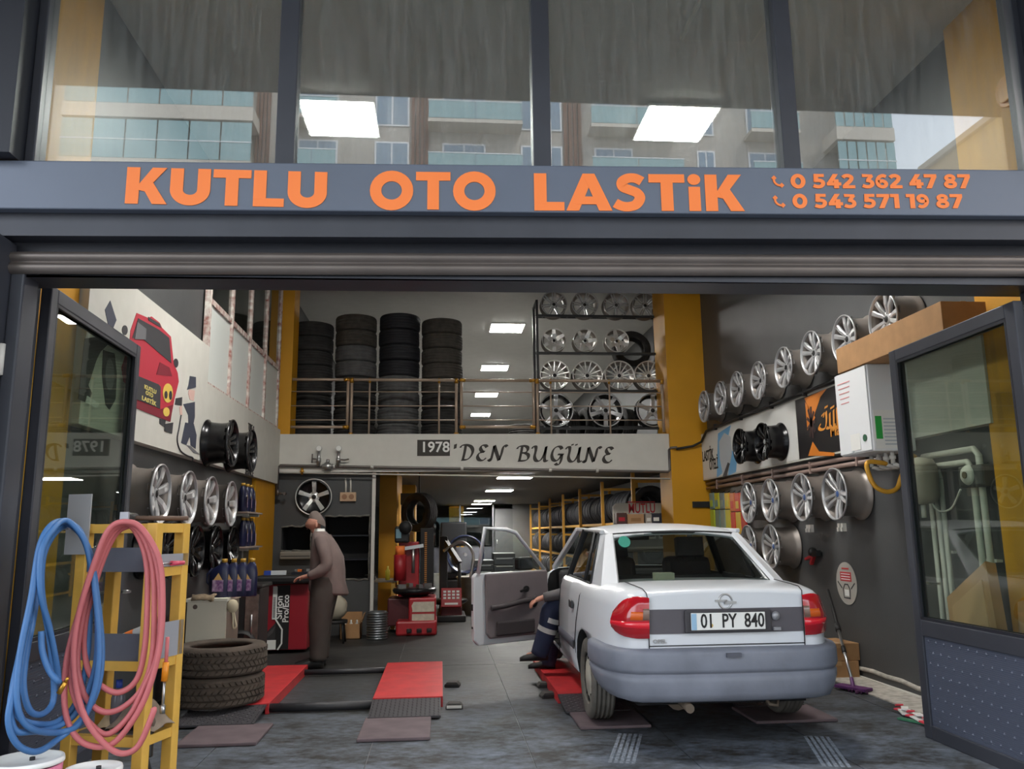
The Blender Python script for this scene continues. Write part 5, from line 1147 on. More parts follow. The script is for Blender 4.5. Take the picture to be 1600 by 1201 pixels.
# tool chests
yT = 17.0
for k, (pa, pb, ya, lb) in enumerate(((738, 772, 875, 'black tool chest left of the car door window'), (771, 806, 864, 'tall black tool chest seen through the open car door window'))):
    a, b_ = at(pa, 920, 'Y', yT), at(pb, 920, 'Y', yT); zt2 = at(pa, ya, 'Y', yT).z; t = thing('tool_chest', lb, 'tool chest', (a.x, yT, 0), group='black tool chests'); w_ = b_.x-a.x
    MB().box(0, w_, 0, .5, .06, zt2).build('body', PLASTIC, t, .015)
    n = 5; hh = (zt2-.2)/n
    for i in range(n):
        d_ = MB().box(.02, w_-.02, -.02, 0, .13+hh*i, .13+hh*(i+1)-.02).build('drawer', mat('drawer_black', (44, 45, 48), .4), t, .004); MB().box(.06, w_-.06, -.04, -.02, .13+hh*(i+1)-.05, .13+hh*(i+1)-.03).build('handle', CHROME, d_)
    for x in (.06, w_-.06): MB().cyl((x, .06, .03), (x+.02, .06, .03), .03, 10).build('castor', BLK, t)
# yellow racking along the right wall full of tyres
rx0, rx1 = 3.22, 3.92; ry = [13.6+2.68*i for i in range(7)]; lv = [.12, .82, 1.56]
rack = thing('tyre_rack', 'long yellow rack of tyres along the right wall at the back', 'rack', (rx0, ry[0], 0))
RY = mat('rack_yellow', (196, 146, 56), .5)
for y in ry:
    for x in (0, rx1-rx0): MB().box(x-.03, x+.03, y-ry[0]-.025, y-ry[0]+.025, 0, 2.38).build('upright', RY, rack)
    for z in (.5, 1.3, 2.2): MB().box(0, rx1-rx0, y-ry[0]-.015, y-ry[0]+.015, z, z+.05).build('cross_tie', RY, rack)
for i in range(6):
    for z in lv:
        for x in (.06, rx1-rx0-.1): MB().box(x-.02, x+.02, ry[i]-ry[0]+.02, ry[i+1]-ry[0]-.02, z-.05, z).build('beam', RY, rack)
mW = tyre_mesh(.315, .17, .2, 2, 28).mesh('tyre', TYRED)
lvl = ['bottom', 'middle', 'top']; cnt = 0
for i in range(6):
    for k, z in enumerate(lv):
        for j in range(11):
            if cnt >= 198: break
            y = ry[i]+.2+.232*j
            o = place('tyre', mW, None, 0, (rx0+.34, y, z+.315-.012), (pi/2, random.random(), random.uniform(-.13, .13))); o.scale = (random.uniform(.9, 1),)*3; o.location.z = z+.315*o.scale.x-.01
            tag(o, f'black tyre on the yellow rack, {lvl[k]} level, {ORD[i]} bay, {ORD[j]} from its near end', 'tyre', f'tyres in the {lvl[k]} level, {ORD[i]} bay of the yellow rack'); cnt += 1
# battery display stand
yB_ = 12.6; a, b_ = at(963, 800, 'Y', yB_), at(1047, 800, 'Y', yB_); zA, zB, zC_ = at(1000, 785, 'Y', yB_).z, at(1000, 818, 'Y', yB_).z, at(1000, 832, 'Y', yB_).z
bs = thing('battery_stand', 'white battery display stand with a red brand heading behind the car roof', 'display stand', (a.x, yB_, 0)); w_ = b_.x-a.x
SW = mat('stand_white', (206, 204, 196), .5)
MB().prism([(0, zC_-.3), (w_, zC_-.3), (w_, zA), (.05, zA), (0, zA-.05)], lambda x, z, d: (x, .25+d, z), .03).build('back_board', SW, bs)
for z in (zB, zB-.35, zB-.7): MB().box(0, w_, -.02, .25, z-.03, z).build('shelf', SW, bs)
for x in (0, w_-.03): MB().box(x, x+.03, -.02, .26, 0, zB).build('side_panel', SW, bs)
RB = mat('red_print', (196, 40, 56), .5)
font_text('MUTLU', .21, frame((w_*.29, .248, zA-.15), (1, 0, 0), (0, 0, 1)), RB, parent=bs, bold=.003, width=w_*.5); MB().box(w_*.28, w_*.80, .244, .25, zA-.155+.166, zA-.155+.182).build('red_bar', RB, bs)
for i, (x, c, h, ww_) in enumerate(((.10, (84, 56, 52), .17, .16), (.36, (190, 150, 110), .15, .26), (.60, (176, 168, 158), .15, .10), (.74, (44, 46, 62), .16, .15), (.90, (60, 60, 70), .16, .12))):
    t = thing('car_battery', f'{["brown and red", "tan carton-wrapped", "pale grey", "dark blue", "dark grey"][i]} battery on the upper shelf of the display stand', 'battery', (a.x+w_*x, yB_+.1, zB), group='batteries on the display stand')
    MB().box(-ww_/2, ww_/2, -.09, .09, 0, h).build('case', mat(f'battery_{i}', c, .4), t, .006); MB().box(-ww_*.3, ww_*.3, -.094, -.09, h*.25, h*.6).build('label', [RB, CARD, WHT, WHT, GRY][i], t)
    for s in (-1, 1): MB().cyl((s*ww_*.3, 0, h), (s*ww_*.3, 0, h+.015), .012, 8).build('terminal', CHROME, t)
for i in range(4):
    t = thing('battery_carton', f'grey printed carton on the lower shelf of the battery stand, {ORD[i]} from the left', 'box', (a.x+w_*(.13+.245*i), yB_+.1, zB-.35)); MB().box(-.11, .11, -.1, .1, 0, .27).build('carton_body', mat('grey_carton', (150, 150, 150), .6), t); MB().box(-.08, .08, -.103, -.1, .12, .24).build('label', WHT, t); MB().box(-.06, .06, -.106, -.103, .15, .2).build('label_print', BLK, t)
# ================================================================== CAR
CX, CY, CZ = 1.885, 5.42, .02
car = thing('car', 'white four-door saloon with grey bumper, driver door open, nose up on the red ramps', 'car', (CX, CY, CZ), (radians(1.3), 0, 0))
car.scale = (.965, 1, 1)
PAINT = mat('white_car_paint', (214, 217, 222), .28, coat=.5, var=.02, vscale=3)
BUMP = mat('faded_grey_bumper', (118, 122, 134), .5, var=.14, vscale=4, bump=.05)
TRIMG = mat('grey_garnish', (88, 84, 90), .5, var=.05); SEAL = mat('window_rubber', (30, 30, 32), .6)
CG = glass('car_glass', (178, 186, 182), 1.5); INT = mat('car_interior', (66, 64, 66), .85, var=.1)
def sec(u, W_, zb, zs, zt):
    h = [(W_*.88, zb), (W_*.965, zb+.05), (W_*.99, zb+.17), (W_, .52), (W_*.998, .64), (W_*.975, zs-.09), (W_*.95, zs-.03), (W_*.91, zs-.003), (W_*.82, zt-.012), (W_*.45, zt), ]
    pts = [(-v, u, z) for v, z in h]+[(0, u, zt+.004)]+[(v, u, z) for v, z in reversed(h)]+[(0, u, zb)]
    return pts
ST = [(.05, .61, .40, .945, .965), (.055, .645, .38, .955, .978), (.085, .695, .36, .962, .990), (.15, .742, .34, .966, .998), (.30, .792, .30, .966, 1.004), (.62, .832, .25, .962, 1.004), (1.0, .845, .21, .955, .985), (1.6, .847, .20, .95, .975), (2.4, .847, .20, .94, .965),
      (3.0, .845, .20, .93, .96), (3.25, .84, .22, .915, .955), (3.6, .832, .24, .87, .915), (3.9, .81, .28, .82, .85), (4.08, .77, .32, .76, .79), (4.17, .70, .36, .70, .72)]
mb = MB(); mb.grid([sec(*s) for s in ST], True, True)
k = len(sec(*ST[0])); n = len(mb.v); mb.f += [tuple(range(k-1, -1, -1)), tuple(range(n-k, n))]; mb.mi += [0, 0]; mb.sm += [False, False]
body = mb.build('body', PAINT, car)
def cut(target, mbs, m):
    target.data.materials.append(m)
    for q in mbs:
        q.m = 0
        c = q.build('cutter', m); c.parent = target.parent
        b = target.modifiers.new('b', 'BOOLEAN'); b.operation = 'DIFFERENCE'; b.solver = 'EXACT'; b.object = c
        dg = bpy.context.evaluated_depsgraph_get(); dg.update()
        me = bpy.data.meshes.new_from_object(target.evaluated_get(dg)); target.modifiers.clear(); target.data = me
        bpy.data.objects.remove(c)
WU = (.93, 3.45); DKW = mat('wheel_arch_black', (24, 24, 25), .9)
cuts = [MB().cyl((s*.50, u, .285), (s*1.0, u, .285), .345, 36) for u in WU for s in (-1, 1)]
cuts += [MB().box(-.73, .73, 1.12, 3.12, .28, 1.3), MB().box(-1.0, -.6, 2.20, 3.10, .29, 1.3)]
cut(body, cuts, DKW)
m_ = body.modifiers.new('ws', 'WEIGHTED_NORMAL') if False else None
for p in body.data.polygons: pass
# bumpers
def bumper(name, path, prof, m, parent=car, taper=0.0):
    P = [Vector((a, b, 0)) for a, b in path]; rows = []
    for i, p in enumerate(P):
        t = P[min(i+1, len(P)-1)]-P[max(0, i-1)]; nrm = Vector((t.y, -t.x, 0)).normalized()
        rows.append([tuple(p+nrm*o+Vector((-p.x*taper*max(0, abs(p.x)-.55)/.3*max(0, .5-z)/.2, 0, z))) for o, z in prof])
    return MB().grid(rows, True).build(name, m, parent)
pr = [(-.10, .622), (-.02, .622), (.005, .612), (.012, .59), (.014, .50), (.010, .478), (.0, .475), (.0, .465), (.014, .46), (.022, .42), (.018, .35), (.0, .305), (-.06, .285), (-.16, .285)]
pth = [(-.858, .585), (-.866, .45), (-.842, .25), (-.80, .13), (-.735, .045), (-.63, -.01), (-.4, -.035), (0, -.045), (.4, -.035), (.63, -.01), (.735, .045), (.80, .13), (.842, .25), (.866, .45), (.858, .585)]
bp = bumper('rear_bumper', pth, pr, BUMP, taper=.075)
MB().box(-.05, .05, -.075, -.055, .575, .6).build('towing_cover', mat('bumper_dark', (84, 86, 96), .6), bp)
bumper('front_bumper', [(.85, 3.8), (.84, 4.0), (.76, 4.15), (.5, 4.21), (0, 4.24), (-.5, 4.21), (-.76, 4.15), (-.84, 4.0), (-.85, 3.8)], pr, BUMP)
bumper('side_moulding', [(-.852, 2.14), (-.855, 1.3)], [(-.01, .50), (.008, .495), (.008, .435), (-.01, .43)], mat('bumper_dark', (84, 86, 96)))
bumper('side_moulding', [(.855, 1.3), (.852, 3.05)], [(-.01, .50), (.008, .495), (.008, .435), (-.01, .43)], mat('bumper_dark', (84, 86, 96)))
# tail: light clusters, garnish, plate, seams, emblem
LR = mat('tail_red_lens', (176, 24, 36), .12, spec=.7, coat=.6); LR2 = mat('tail_bright_red_lens', (226, 30, 48), .12, spec=.7, coat=.6); LA = mat('tail_amber_lens', (214, 96, 30), .12, coat=.6); LC = mat('tail_smoked_lens', (130, 104, 92), .15, coat=.6)
def lamp_path(s): return [(s*.545, .040), (s*.59, .041), (s*.63, .046), (s*.665, .058), (s*.70, .082), (s*.725, .112), (s*.745, .145), (s*.762, .19)]
def patch(name, s, i0, i1, zl, zh, off, m, parent):
    P = lamp_path(s); rows = []
    for i in range(i0, i1+1):
        v, u = P[i]; nx = s*max(0, (abs(v)-.61)/.13); ny = -1+min(1, max(0, (abs(v)-.63)/.13))*.85; q = Vector((nx, ny, 0)).normalized()
        top = zh(i) if callable(zh) else zh; bot = zl(i) if callable(zl) else zl
        rows.append([((v+q.x*off*w_)*(1-.06*max(0, (z-.80)/.15)*(abs(v)-.5)/.25), u+q.y*off*w_, z) for z, w_ in ((bot, 0), (bot+.004, 1), ((bot+top)/2, 1.2), (top-.004, 1), (top, 0))])
    return MB().grid(rows).build(name, m, parent)
ztop_f = lambda i: [.945, .952, .955, .953, .945, .93, .90, .85][i]
zbot_f = lambda i: [.685, .685, .686, .69, .695, .705, .72, .745][i]
for s in (-1, 1):
    tl_ = patch('tail_light', s, 0, 7, zbot_f, ztop_f, .013, LR, car)
    patch('red_band', s, 0, 7, lambda i: .745+.002*i, lambda i: .795, .016, LR2, tl_)
    patch('amber_lens', s, 1, 3, .80, .86, .017, LA, tl_); patch('clear_lens', s, 0, 1, .80, .88, .018, LC, tl_)
MB().grid([[(v, .046-.012*(1-abs(v)/.545), z) for v in [-.542+.0542*2*i for i in range(11)]] for z in (.712, .72, .86, .868)], False).build('garnish_panel', TRIMG, car)
MB().box(-.30, .31, .018, .04, .715, .862).build('plate_recess', mat('recess_grey', (60, 58, 62), .6), car, .01)
pl = MB().box(-.26, .26, .006, .014, .735, .845).build('number_plate', WHT, car, .004)
font_text('01  PY  840', .125, frame((-.195, .0055, .752), (1, 0, 0), (0, 0, 1)), BLK, parent=pl, bold=.002, width=.445)
MB().box(-.258, -.222, .0045, .006, .738, .842).build('blue_band', mat('plate_blue_faded', (150, 186, 214), .5), pl); MB().cyl((-.12, .0045, .765), (-.12, .006, .765), .012, 10).build('seal', mat('plate_seal', (206, 176, 96), .5), pl)
MB().lathe([(.001, -.02), (.022, -.018), (.03, 0)], 16, axis='Y', c=(.345, .03, .815)).build('boot_lock', mat('lock_grey', (150, 150, 154), .4, .4), car); MB().box(.32, .37, .012, .03, .725, .745).build('lock_plate', mat('lock_grey', (150, 150, 154)), car)
em = MB(); em.lathe([(.040, .03), (.043, .022), (.050, .022), (.053, .03)], 28, axis='Y', c=(0, .02, .912)); M = frame((0, .044, .912), (1, 0, 0), (0, 0, 1)); ribbon(em, [(-.075, .006), (.01, .006), (-.01, -.006), (.075, -.006)], .012, M, .006); em.build('emblem', CHROME, car)
font_text('OPEL', .034, frame((-.52, .042, .655), (1, 0, 0), (0, 0, 1)), CHROME, parent=car, bold=.001, width=.095)
sm = MB()
for s in (-1, 1):
    sm.tube([(s*.546, .043, .622), (s*.546, .043, .94), (s*.552, .055, .975), (s*.56, .12, .9965), (s*.57, .30, 1.002), (s*.58, .58, 1.006)], .0035, 5)
sm.tube([(-.546, .046, .636), (.546, .046, .636)], .0035, 5); sm.build('boot_lid_seam', SEAL, car)
# side shut lines, handle, filler
sl = MB(); sl.tube([(-.846, 2.16, .24), (-.851, 2.16, .5), (-.848, 2.16, .66), (-.828, 2.16, .86), (-.80, 2.16, .925)], .004, 5); sl.tube([(-.838, 1.30, .40), (-.850, 1.28, .5), (-.846, 1.22, .66), (-.826, 1.14, .86), (-.79, 1.10, .93)], .004, 5)
sl.build('shut_line', SEAL, car)
MB().box(-.862, -.842, 1.36, 1.50, .735, .80).build('door_handle', mat('handle_black', (52, 52, 56), .5), car, .01)
MB().box(.842, .862, 1.36, 1.50, .735, .80).build('door_handle', mat('handle_black', (52, 52, 56)), car, .01)
# greenhouse
def quad(mb, a, b, c, d, t=.03):
    a, b, c, d = map(Vector, (a, b, c, d)); nn = (b-a).cross(d-a).normalized()*t
    if nn.x*(a.x) > 0: nn = -nn
    mb.hexa([a, b, c, d], [a+nn, b+nn, c+nn, d+nn])
rows = []
for u, z, hw in ((1.225, 1.343, .522), (1.28, 1.364, .545), (1.38, 1.385, .565), (1.6, 1.402, .578), (2.0, 1.405, .58), (2.4, 1.39, .57), (2.55, 1.37, .56), (2.62, 1.35, .55)):
    rows.append([(hw*t, u, z-.042*abs(t)**2.4-(.012 if abs(t) > .96 else 0)) for t in (-1, -.94, -.8, -.5, 0, .5, .8, .94, 1)])
ro = MB().grid(rows).build('roof', PAINT, car); q = ro.modifiers.new('s', 'SOLIDIFY'); q.thickness = .025; q.offset = -1
for s in (-1, 1):
    pm = MB()
    quad(pm, (s*.62, .62, .985), (s*.735, .70, .955), (s*.578, 1.25, 1.325), (s*.52, 1.235, 1.336))
    quad(pm, (s*.735, .70, .955), (s*.745, 1.06, .945), (s*.60, 1.36, 1.335), (s*.578, 1.25, 1.325))
    quad(pm, (s*.60, .60, .99), (s*.76, .66, .95), (s*.745, 1.06, .945), (s*.735, .72, .955))
    pm.build('rear_pillar', PAINT, car)
    pm = MB(); pm.bar((s*.735, 3.22, .94), (s*.575, 2.58, 1.345), .05, .045).bar((s*.575, 2.58, 1.345), (s*.59, 1.30, 1.345), .04, .035); pm.build('front_pillar', PAINT, car, .008)
    MB().bar((s*.742, 2.15, .93), (s*.588, 2.10, 1.345), .06, .03, (0, 1, 0)).build('door_pillar', SEAL, car)
    MB().tube([(s*.748, 1.04, .95), (s*.748, 2.14, .945)], .012, 6).tube([(s*.75, 1.05, .95), (s*.605, 1.36, 1.335), (s*.60, 2.1, 1.34)], .010, 6).tube([(s*.742, 1.36, .95), (s*.612, 1.52, 1.335)], .014, 6).build('window_rubber', SEAL, car)
    g = MB(); g.add([(s*.742, 1.05, .95), (s*.742, 2.14, .945), (s*.592, 2.10, 1.34), (s*.603, 1.37, 1.335)], [(0, 1, 2, 3)]); g.build('rear_side_window', CG, car)
g = MB(); g.add([(.742, 2.16, .945), (.74, 3.18, .94), (.58, 2.60, 1.335), (.592, 2.12, 1.34)], [(0, 1, 2, 3)]); g.build('front_side_window', CG, car)
rows = [[(hw*t, u+.05*t*t, z-.02*t*t) for t in [-1+.2*i for i in range(11)]] for u, z, hw in ((.62, .995, .61), (.83, 1.118, .585), (1.04, 1.238, .55), (1.23, 1.343, .52))]
bl = MB().grid(rows).build('rear_window', CG, car)
edge = [rows[0][i] for i in range(11)]+[r[-1] for r in rows[1:]]+[rows[-1][i] for i in range(10, -1, -1)]+[r[0] for r in reversed(rows[:-1])]
MB().tube(edge, .014, 6).build('window_rubber', SEAL, bl)
MB().cyl((-.45, 1.11, 1.268), (-.45, 1.10, 1.274), .05, 20).build('green_sticker', mat('green_sticker', (44, 140, 120), .5), bl); MB().box(-.36, -.26, 1.20, 1.21, 1.325, 1.332).build('white_sticker', WHT, bl)
MB().add([(.70, 3.25, .965), (-.70, 3.25, .965), (-.55, 2.62, 1.34), (.55, 2.62, 1.34)], [(0, 1, 2, 3)]).build('windscreen', CG, car)
# interior
MB().box(-.60, .60, .72, 1.15, .93, .955).build('parcel_shelf', INT, car, .01)
pp = MB().cbox((-.20, .86, 1.0), (.15, .10, .09)).build('paper_box', mat('cream_paper', (206, 206, 178), .7), car)
MB().cbox((0, 1.28, .72), (1.3, .16, .56), Matrix.Rotation(-.25, 3, 'X')).build('rear_seat', INT, car, .05)
MB().box(-.66, .66, 1.3, 1.8, .30, .50).build('rear_bench', INT, car, .04)
for s in (-.36, .36):
    MB().box(s-.25, s+.25, 2.10, 2.60, .32, .52).build('front_seat', INT, car, .05)
    MB().cbox((s, 2.02, .80), (.46, .13, .62), Matrix.Rotation(-.2, 3, 'X')).build('seat_back', INT, car, .06)
    MB().cbox((s, 1.95, 1.19), (.25, .09, .17), Matrix.Rotation(-.2, 3, 'X')).cyl((s-.06, 1.96, 1.08), (s-.06, 1.95, 1.15), .008, 6).cyl((s+.06, 1.96, 1.08), (s+.06, 1.95, 1.15), .008, 6).build('headrest', INT, car, .03)
MB().box(-.70, .70, 2.95, 3.2, .62, .93).build('dashboard', INT, car, .04)
MB().tube([(-.36+.17*cos(a), 2.78+.07*sin(a), .88+.16*sin(a)) for a in [2*pi*i/20 for i in range(20)]], .014, 6, closed=True).bar((-.36, 2.78, .88), (-.36, 2.98, .80), .05).build('steering_wheel', PLASTIC, car)
MB().box(-.12, .12, 2.46, 2.50, 1.24, 1.30).build('interior_mirror', BLK, car, .008)
MB().box(-.72, .72, 1.13, 3.1, .27, .30).build('carpet', INT, car)
MB().tube([(-.30, .3, .27), (-.30, -.02, .255)], .03, 10).cyl((-.30, .25, .27), (-.30, .7, .27), .085, 14).build('exhaust', mat('rusty_exhaust', (104, 92, 80), .7, .3), car)
MB().box(-.6, .6, .20, 3.9, .235, .29).build('underbody', DKW, car); MB().tube([(.26, .10, .29), (.28, .06, .25), (.33, .06, .24), (.36, .10, .29)], .012, 6).build('towing_eye', mat('rusty_exhaust', (104, 92, 80)), car)
MB().cyl((-.6, WU[0], .285), (.6, WU[0], .285), .05, 12).build('rear_axle', DKW, car)
# wheels
DT = mat('dusty_car_tyre', (96, 92, 86), .9, var=.2, vscale=10, bump=.3)
HC = mat('dusty_hub_cover', (176, 172, 160), .5, var=.1, vscale=9)
tm = tyre_mesh(.29, .18, .175, 4, 44).mesh('tyre', DT)
hc = MB().lathe([(.001, .078), (.04, .08), (.05, .07), (.12, .072), (.165, .062), (.185, .045), (.188, .02)], 36).mesh('hub_cover', HC)
sl_ = MB()
for i in range(10): a = 2*pi*i/10; sl_.cbox((.145*cos(a), .145*sin(a), .068), (.03, .018, .012), Matrix.Rotation(a, 3, 'Z'))
slm = sl_.mesh('cooling_slot', BLK)
for u in WU:
    for s in (-1, 1):
        w_ = place('wheel', tm, car, 0, (s*.735, u, .283), (0, s*pi/2, 0)); h = place('hub_cover', hc, w_); h2 = place('cooling_slot', slm, w_)
# driver's door, swung open
dr = bpy.data.objects.new('front_door', None); COL.objects.link(dr); dr.parent = car; dr.location = (-.835, 3.10, 0); OPEN = 63
# local x from hinge to free edge, y towards the cabin side, closed direction is -u
dr.rotation_euler = (0, 0, radians(-90-OPEN))
L = .89
def dpoly(mb, pts, y0, y1): mb.prism(pts, lambda a, b, d: (a, y0+d, b), y1-y0); return mb
MB_ = MB(); dpoly(MB_, [(0, .30), (.05, .25), (.83, .25), (.885, .30), (L, .50), (L, .90), (.86, .93), (.0, .93)], -.055, .005).build('outer_skin', PAINT, dr, .012)
s_in = 1   # cabin side
fr = MB()
fpts = [(.02, -.01, .93), (.44, .085, 1.315), (.55, .095, 1.345), (.81, .095, 1.365), (.835, .0, .93)]
fr.tube([Vector(p) for p in fpts], .021, 6); fr.build('window_frame', PAINT, dr)
MB().add([(.06, .0, .93), (.44, .08, 1.31), (.55, .09, 1.34), (.80, .09, 1.355), (.82, .0, .93)], [(0, 1, 2, 3, 4)]).build('door_glass', glass('clear_door_glass', (225, 230, 226), 1.25), dr)
mb = MB(); dpoly(mb, [(.05, .36), (.08, .31), (.72, .31), (.76, .36), (.77, .92), (.02, .93), (.0, .60)], .005, .04); tp = mb.build('inner_trim', mat('door_trim_grey', (122, 112, 114), .8, var=.06), dr, .012)
mb = MB(); mb.tube(catmull([(.18, .06, .66), (.40, .085, .64), (.62, .085, .615), (.78, .06, .60)], 6), [.02]*19, 8) if False else mb.tube(catmull([(.18, .06, .66), (.40, .085, .64), (.58, .085, .615), (.72, .06, .60)], 6), .026, 8); mb.build('armrest', mat('door_trim_dark', (64, 58, 60), .8), tp)
MB().box(.20, .66, .04, .075, .33, .47).build('door_pocket', mat('door_trim_dark', (64, 58, 60)), tp, .02); MB().cyl((.20, .04, .62), (.20, .052, .62), .045, 16).build('speaker', BLK, tp); MB().cyl((.30, .05, .76), (.30, .075, .76), .03, 12).bar((.30, .07, .76), (.38, .08, .74), .02).build('window_winder', BLK, tp)
MB().box(.885, .896, -.04, -.01, .58, .64).cyl((.885, -.025, .42), (.896, -.025, .42), .012, 8).build('latch', BLK, dr)
mr = MB().cbox((.20, -.13, .995), (.2, .09, .13)).build('wing_mirror', PLASTIC, dr, .025); MB().cbox((.20, -.083, .995), (.16, .005, .095)).build('mirror_glass', mat('mirror_glass', (120, 122, 126), .2, .8), mr)
# ================================================================== PEOPLE
SKIN = mat('skin', (186, 132, 112), .6)
class Sk:
    def __init__(s): s.v = []; s.e = []
    def add(s, p, r, par=None):
        s.v.append((tuple(p), r)); i = len(s.v)-1
        if par is not None: s.e.append((par, i))
        return i
    def chain(s, pts, par):
        for p, r in pts: par = s.add(p, r, par)
        return par
def hand(k, wrist, wp, d, nrm, side, curl=.5, sc=1.0):
    """palm and five bent fingers; d along the hand, nrm out of the palm."""
    d = Vector(d).normalized(); nrm = Vector(nrm); nrm = (nrm-d*nrm.dot(d)).normalized(); lat = d.cross(nrm)*side
    wp = Vector(wp); pc = wp+d*.045*sc
    p = k.add(pc, (.026*sc, .018*sc), wrist)
    for i, (off, ln) in enumerate(((-.030, .068), (-.010, .080), (.011, .076), (.030, .060))):
        b = wp+d*.085*sc+lat*off*sc; a = curl; q = k.add(b, .0105*sc, p); pos = b; ang = 0
        for f in (.45, .32, .23):
            ang += a; pos = pos+(d*cos(ang)+nrm*sin(ang))*ln*f*sc; q = k.add(pos, .0088*sc, q)
    t0 = wp+d*.03*sc-lat*.032*sc; q = k.add(t0, .012*sc, p); t1 = t0+(d*.7-lat*.6+nrm*.3).normalized()*.035*sc; q = k.add(t1, .010*sc, q); k.add(t1+(d*.9-lat*.1+nrm*.5).normalized()*.028*sc, .009*sc, q)
def limb(name, pts, rad, m, parent, n=14): return MB().tube(catmull(pts, 4), [r for r in interp(rad, (len(pts)-1)*4+1)], n).build(name, m, parent)
def interp(v, n):
    out = []
    for i in range(n):
        t = i/(n-1)*(len(v)-1); j = min(int(t), len(v)-2); out.append(v[j]+(v[j+1]-v[j])*(t-j))
    return out
# ---- man in a grey-brown jacket, leaning over the console, seen from his left side
mp = at(490, 1043, 'Z', 0); MX, MY = mp.x+.03, mp.y
man = thing('person', 'man in a grey-brown jacket and dark trousers leaning towards the red console', 'person', (MX, MY, 0))
k = Sk(); pel = k.add((.06, 0, .88), (.13, .15)); a = k.chain([((.085, 0, 1.02), (.11, .14)), ((.07, 0, 1.18), (.12, .155)), ((.03, 0, 1.33), (.085, .13)), ((-.01, 0, 1.41), .055), ((-.04, 0, 1.455), .055)], pel)
hd = k.chain([((-.06, 0, 1.49), (.108, .096)), ((-.055, 0, 1.545), (.124, .106)), ((-.05, 0, 1.585), (.108, .092))], a)
k.add((-.172, 0, 1.505), .016, a+1); k.add((-.115, 0, 1.455), .03, a)
for s in (-1, 1):
    h = k.chain([((.06, s*.09, .82), .088), ((.02, s*.10, .47), .062), ((.015, s*.10, .28), .055), ((.02, s*.10, .10), .042)], pel)
    k.chain([((-.04, s*.10, .05), .035), ((-.14, s*.11, .035), .028)], h)
    sh = k.chain([((.04, s*.17, 1.35), .062), ((.10, s*.22, 1.10), .045), ((-.03, s*.22, .985), .037), ((-.10, s*.20, .965), .027)], 3-0 if False else 2+1)
    hand(k, sh, (-.10, s*.20, .965), (-1, -.1*s, -.15), (0, 0, -1), -s, .35)
skin('body', k.v, k.e, SKIN, man)
JK = mat('grey_brown_jacket', (122, 106, 102), .85, var=.08, vscale=8, bump=.2, bscale=25)
secs = [(.775, .085, .19, .18), (.80, .09, .198, .19), (.90, .09, .195, .195), (1.02, .09, .19, .195), (1.16, .08, .18, .205), (1.28, .05, .145, .205), (1.36, .025, .115, .175), (1.41, .0, .085, .11), (1.435, -.01, .07, .078)]
rows = [[(cx+rx*cos(t)+(.035 if z < .85 and cos(t) > .5 else 0), ry*sin(t), z-(.03*cos(t) if z < .85 else 0)) for t in [2*pi*i/28 for i in range(28)]] for z, cx, rx, ry in secs]
o = MB().grid(rows, True, True).build('jacket', JK, man); q = o.modifiers.new('s', 'SOLIDIFY'); q.thickness = .012
for s in (-1, 1): limb('sleeve', [(.03, s*.165, 1.36), (.075, s*.225, 1.24), (.105, s*.235, 1.09), (.04, s*.235, 1.015), (-.075, s*.205, .968)], [.078, .075, .066, .06, .046], JK, man)
MB().lathe([(.072, 1.405), (.07, 1.435), (.062, 1.465), (.056, 1.462), (.06, 1.41)], 20, c=(-.018, 0, 0), closed=True).build('shirt_collar', WHT, man)
MB().grid([[(cx-rx-.004, y, z) for y in (-.05, 0, .05)] for z, cx, rx in ((1.0, .085, .163), (1.2, .07, .155), (1.38, .01, .10))]).build('shirt_front', mat('dark_jumper', (44, 42, 44), .85), man)
TR = mat('dark_brown_trousers', (70, 62, 58), .85, var=.08, vscale=9)
tr = MB(); 
for s in (-1, 1): tr.tube(catmull([(.065, s*.07, .93), (.06, s*.09, .78), (.03, s*.10, .50), (.03, s*.10, .28), (.025, s*.10, .09)], 4), interp([.14, .14, .112, .095, .088], 17), 16)
tr.build('trousers', TR, man)
for s in (-1, 1):
    mb = MB(); rows = []
    for x, w_, h in ((.085, .03, .07), (.05, .048, .11), (-.04, .05, .11), (-.12, .055, .08), (-.20, .05, .06), (-.245, .02, .04)): rows.append([(x, s*.105+w_*cos(t), .004+h*.5+h*.5*sin(t)) for t in [2*pi*i/12 for i in range(12)]])
    mb.grid(rows, True, True); mb.f += [tuple(range(11, -1, -1)), tuple(range(len(mb.v)-12, len(mb.v)))]; mb.mi += [0, 0]; mb.sm += [False, False]; mb.build('shoe', BLK, man)
hr = MB(); rows = []
for i in range(7):
    ph = pi*.04+pi*.46*i/6; rows.append([(-.042+(.098*sin(ph))*cos(t)*(1 if cos(t) > 0 else .93), .088*sin(ph)*sin(t), 1.553+.103*cos(ph)-.05*sin(ph)*max(0, cos(t)+.35)+.03*sin(ph)*max(0, -cos(t))) for t in [2*pi*j/20 for j in range(20)]])
hr.grid(rows, True, True).build('hair', mat('grey_hair', (112, 100, 94), .8), man)
for s in (-1, 1):
    MB().ball((-.035, s*.092, 1.505), .03, 10, (.6, .35, 1.15)).build('ear', SKIN, man); MB().ball((-.143, s*.032, 1.53), .009, 8).build('eye', mat('dark_eye', (70, 54, 48), .4), man); MB().bar((-.152, s*.014, 1.553), (-.142, s*.052, 1.551), .008).build('eyebrow', mat('grey_hair', (112, 100, 94)), man)
MB().bar((-.146, -.022, 1.462), (-.146, .022, 1.462), .008).build('mouth', mat('lips', (150, 92, 84), .6), man)
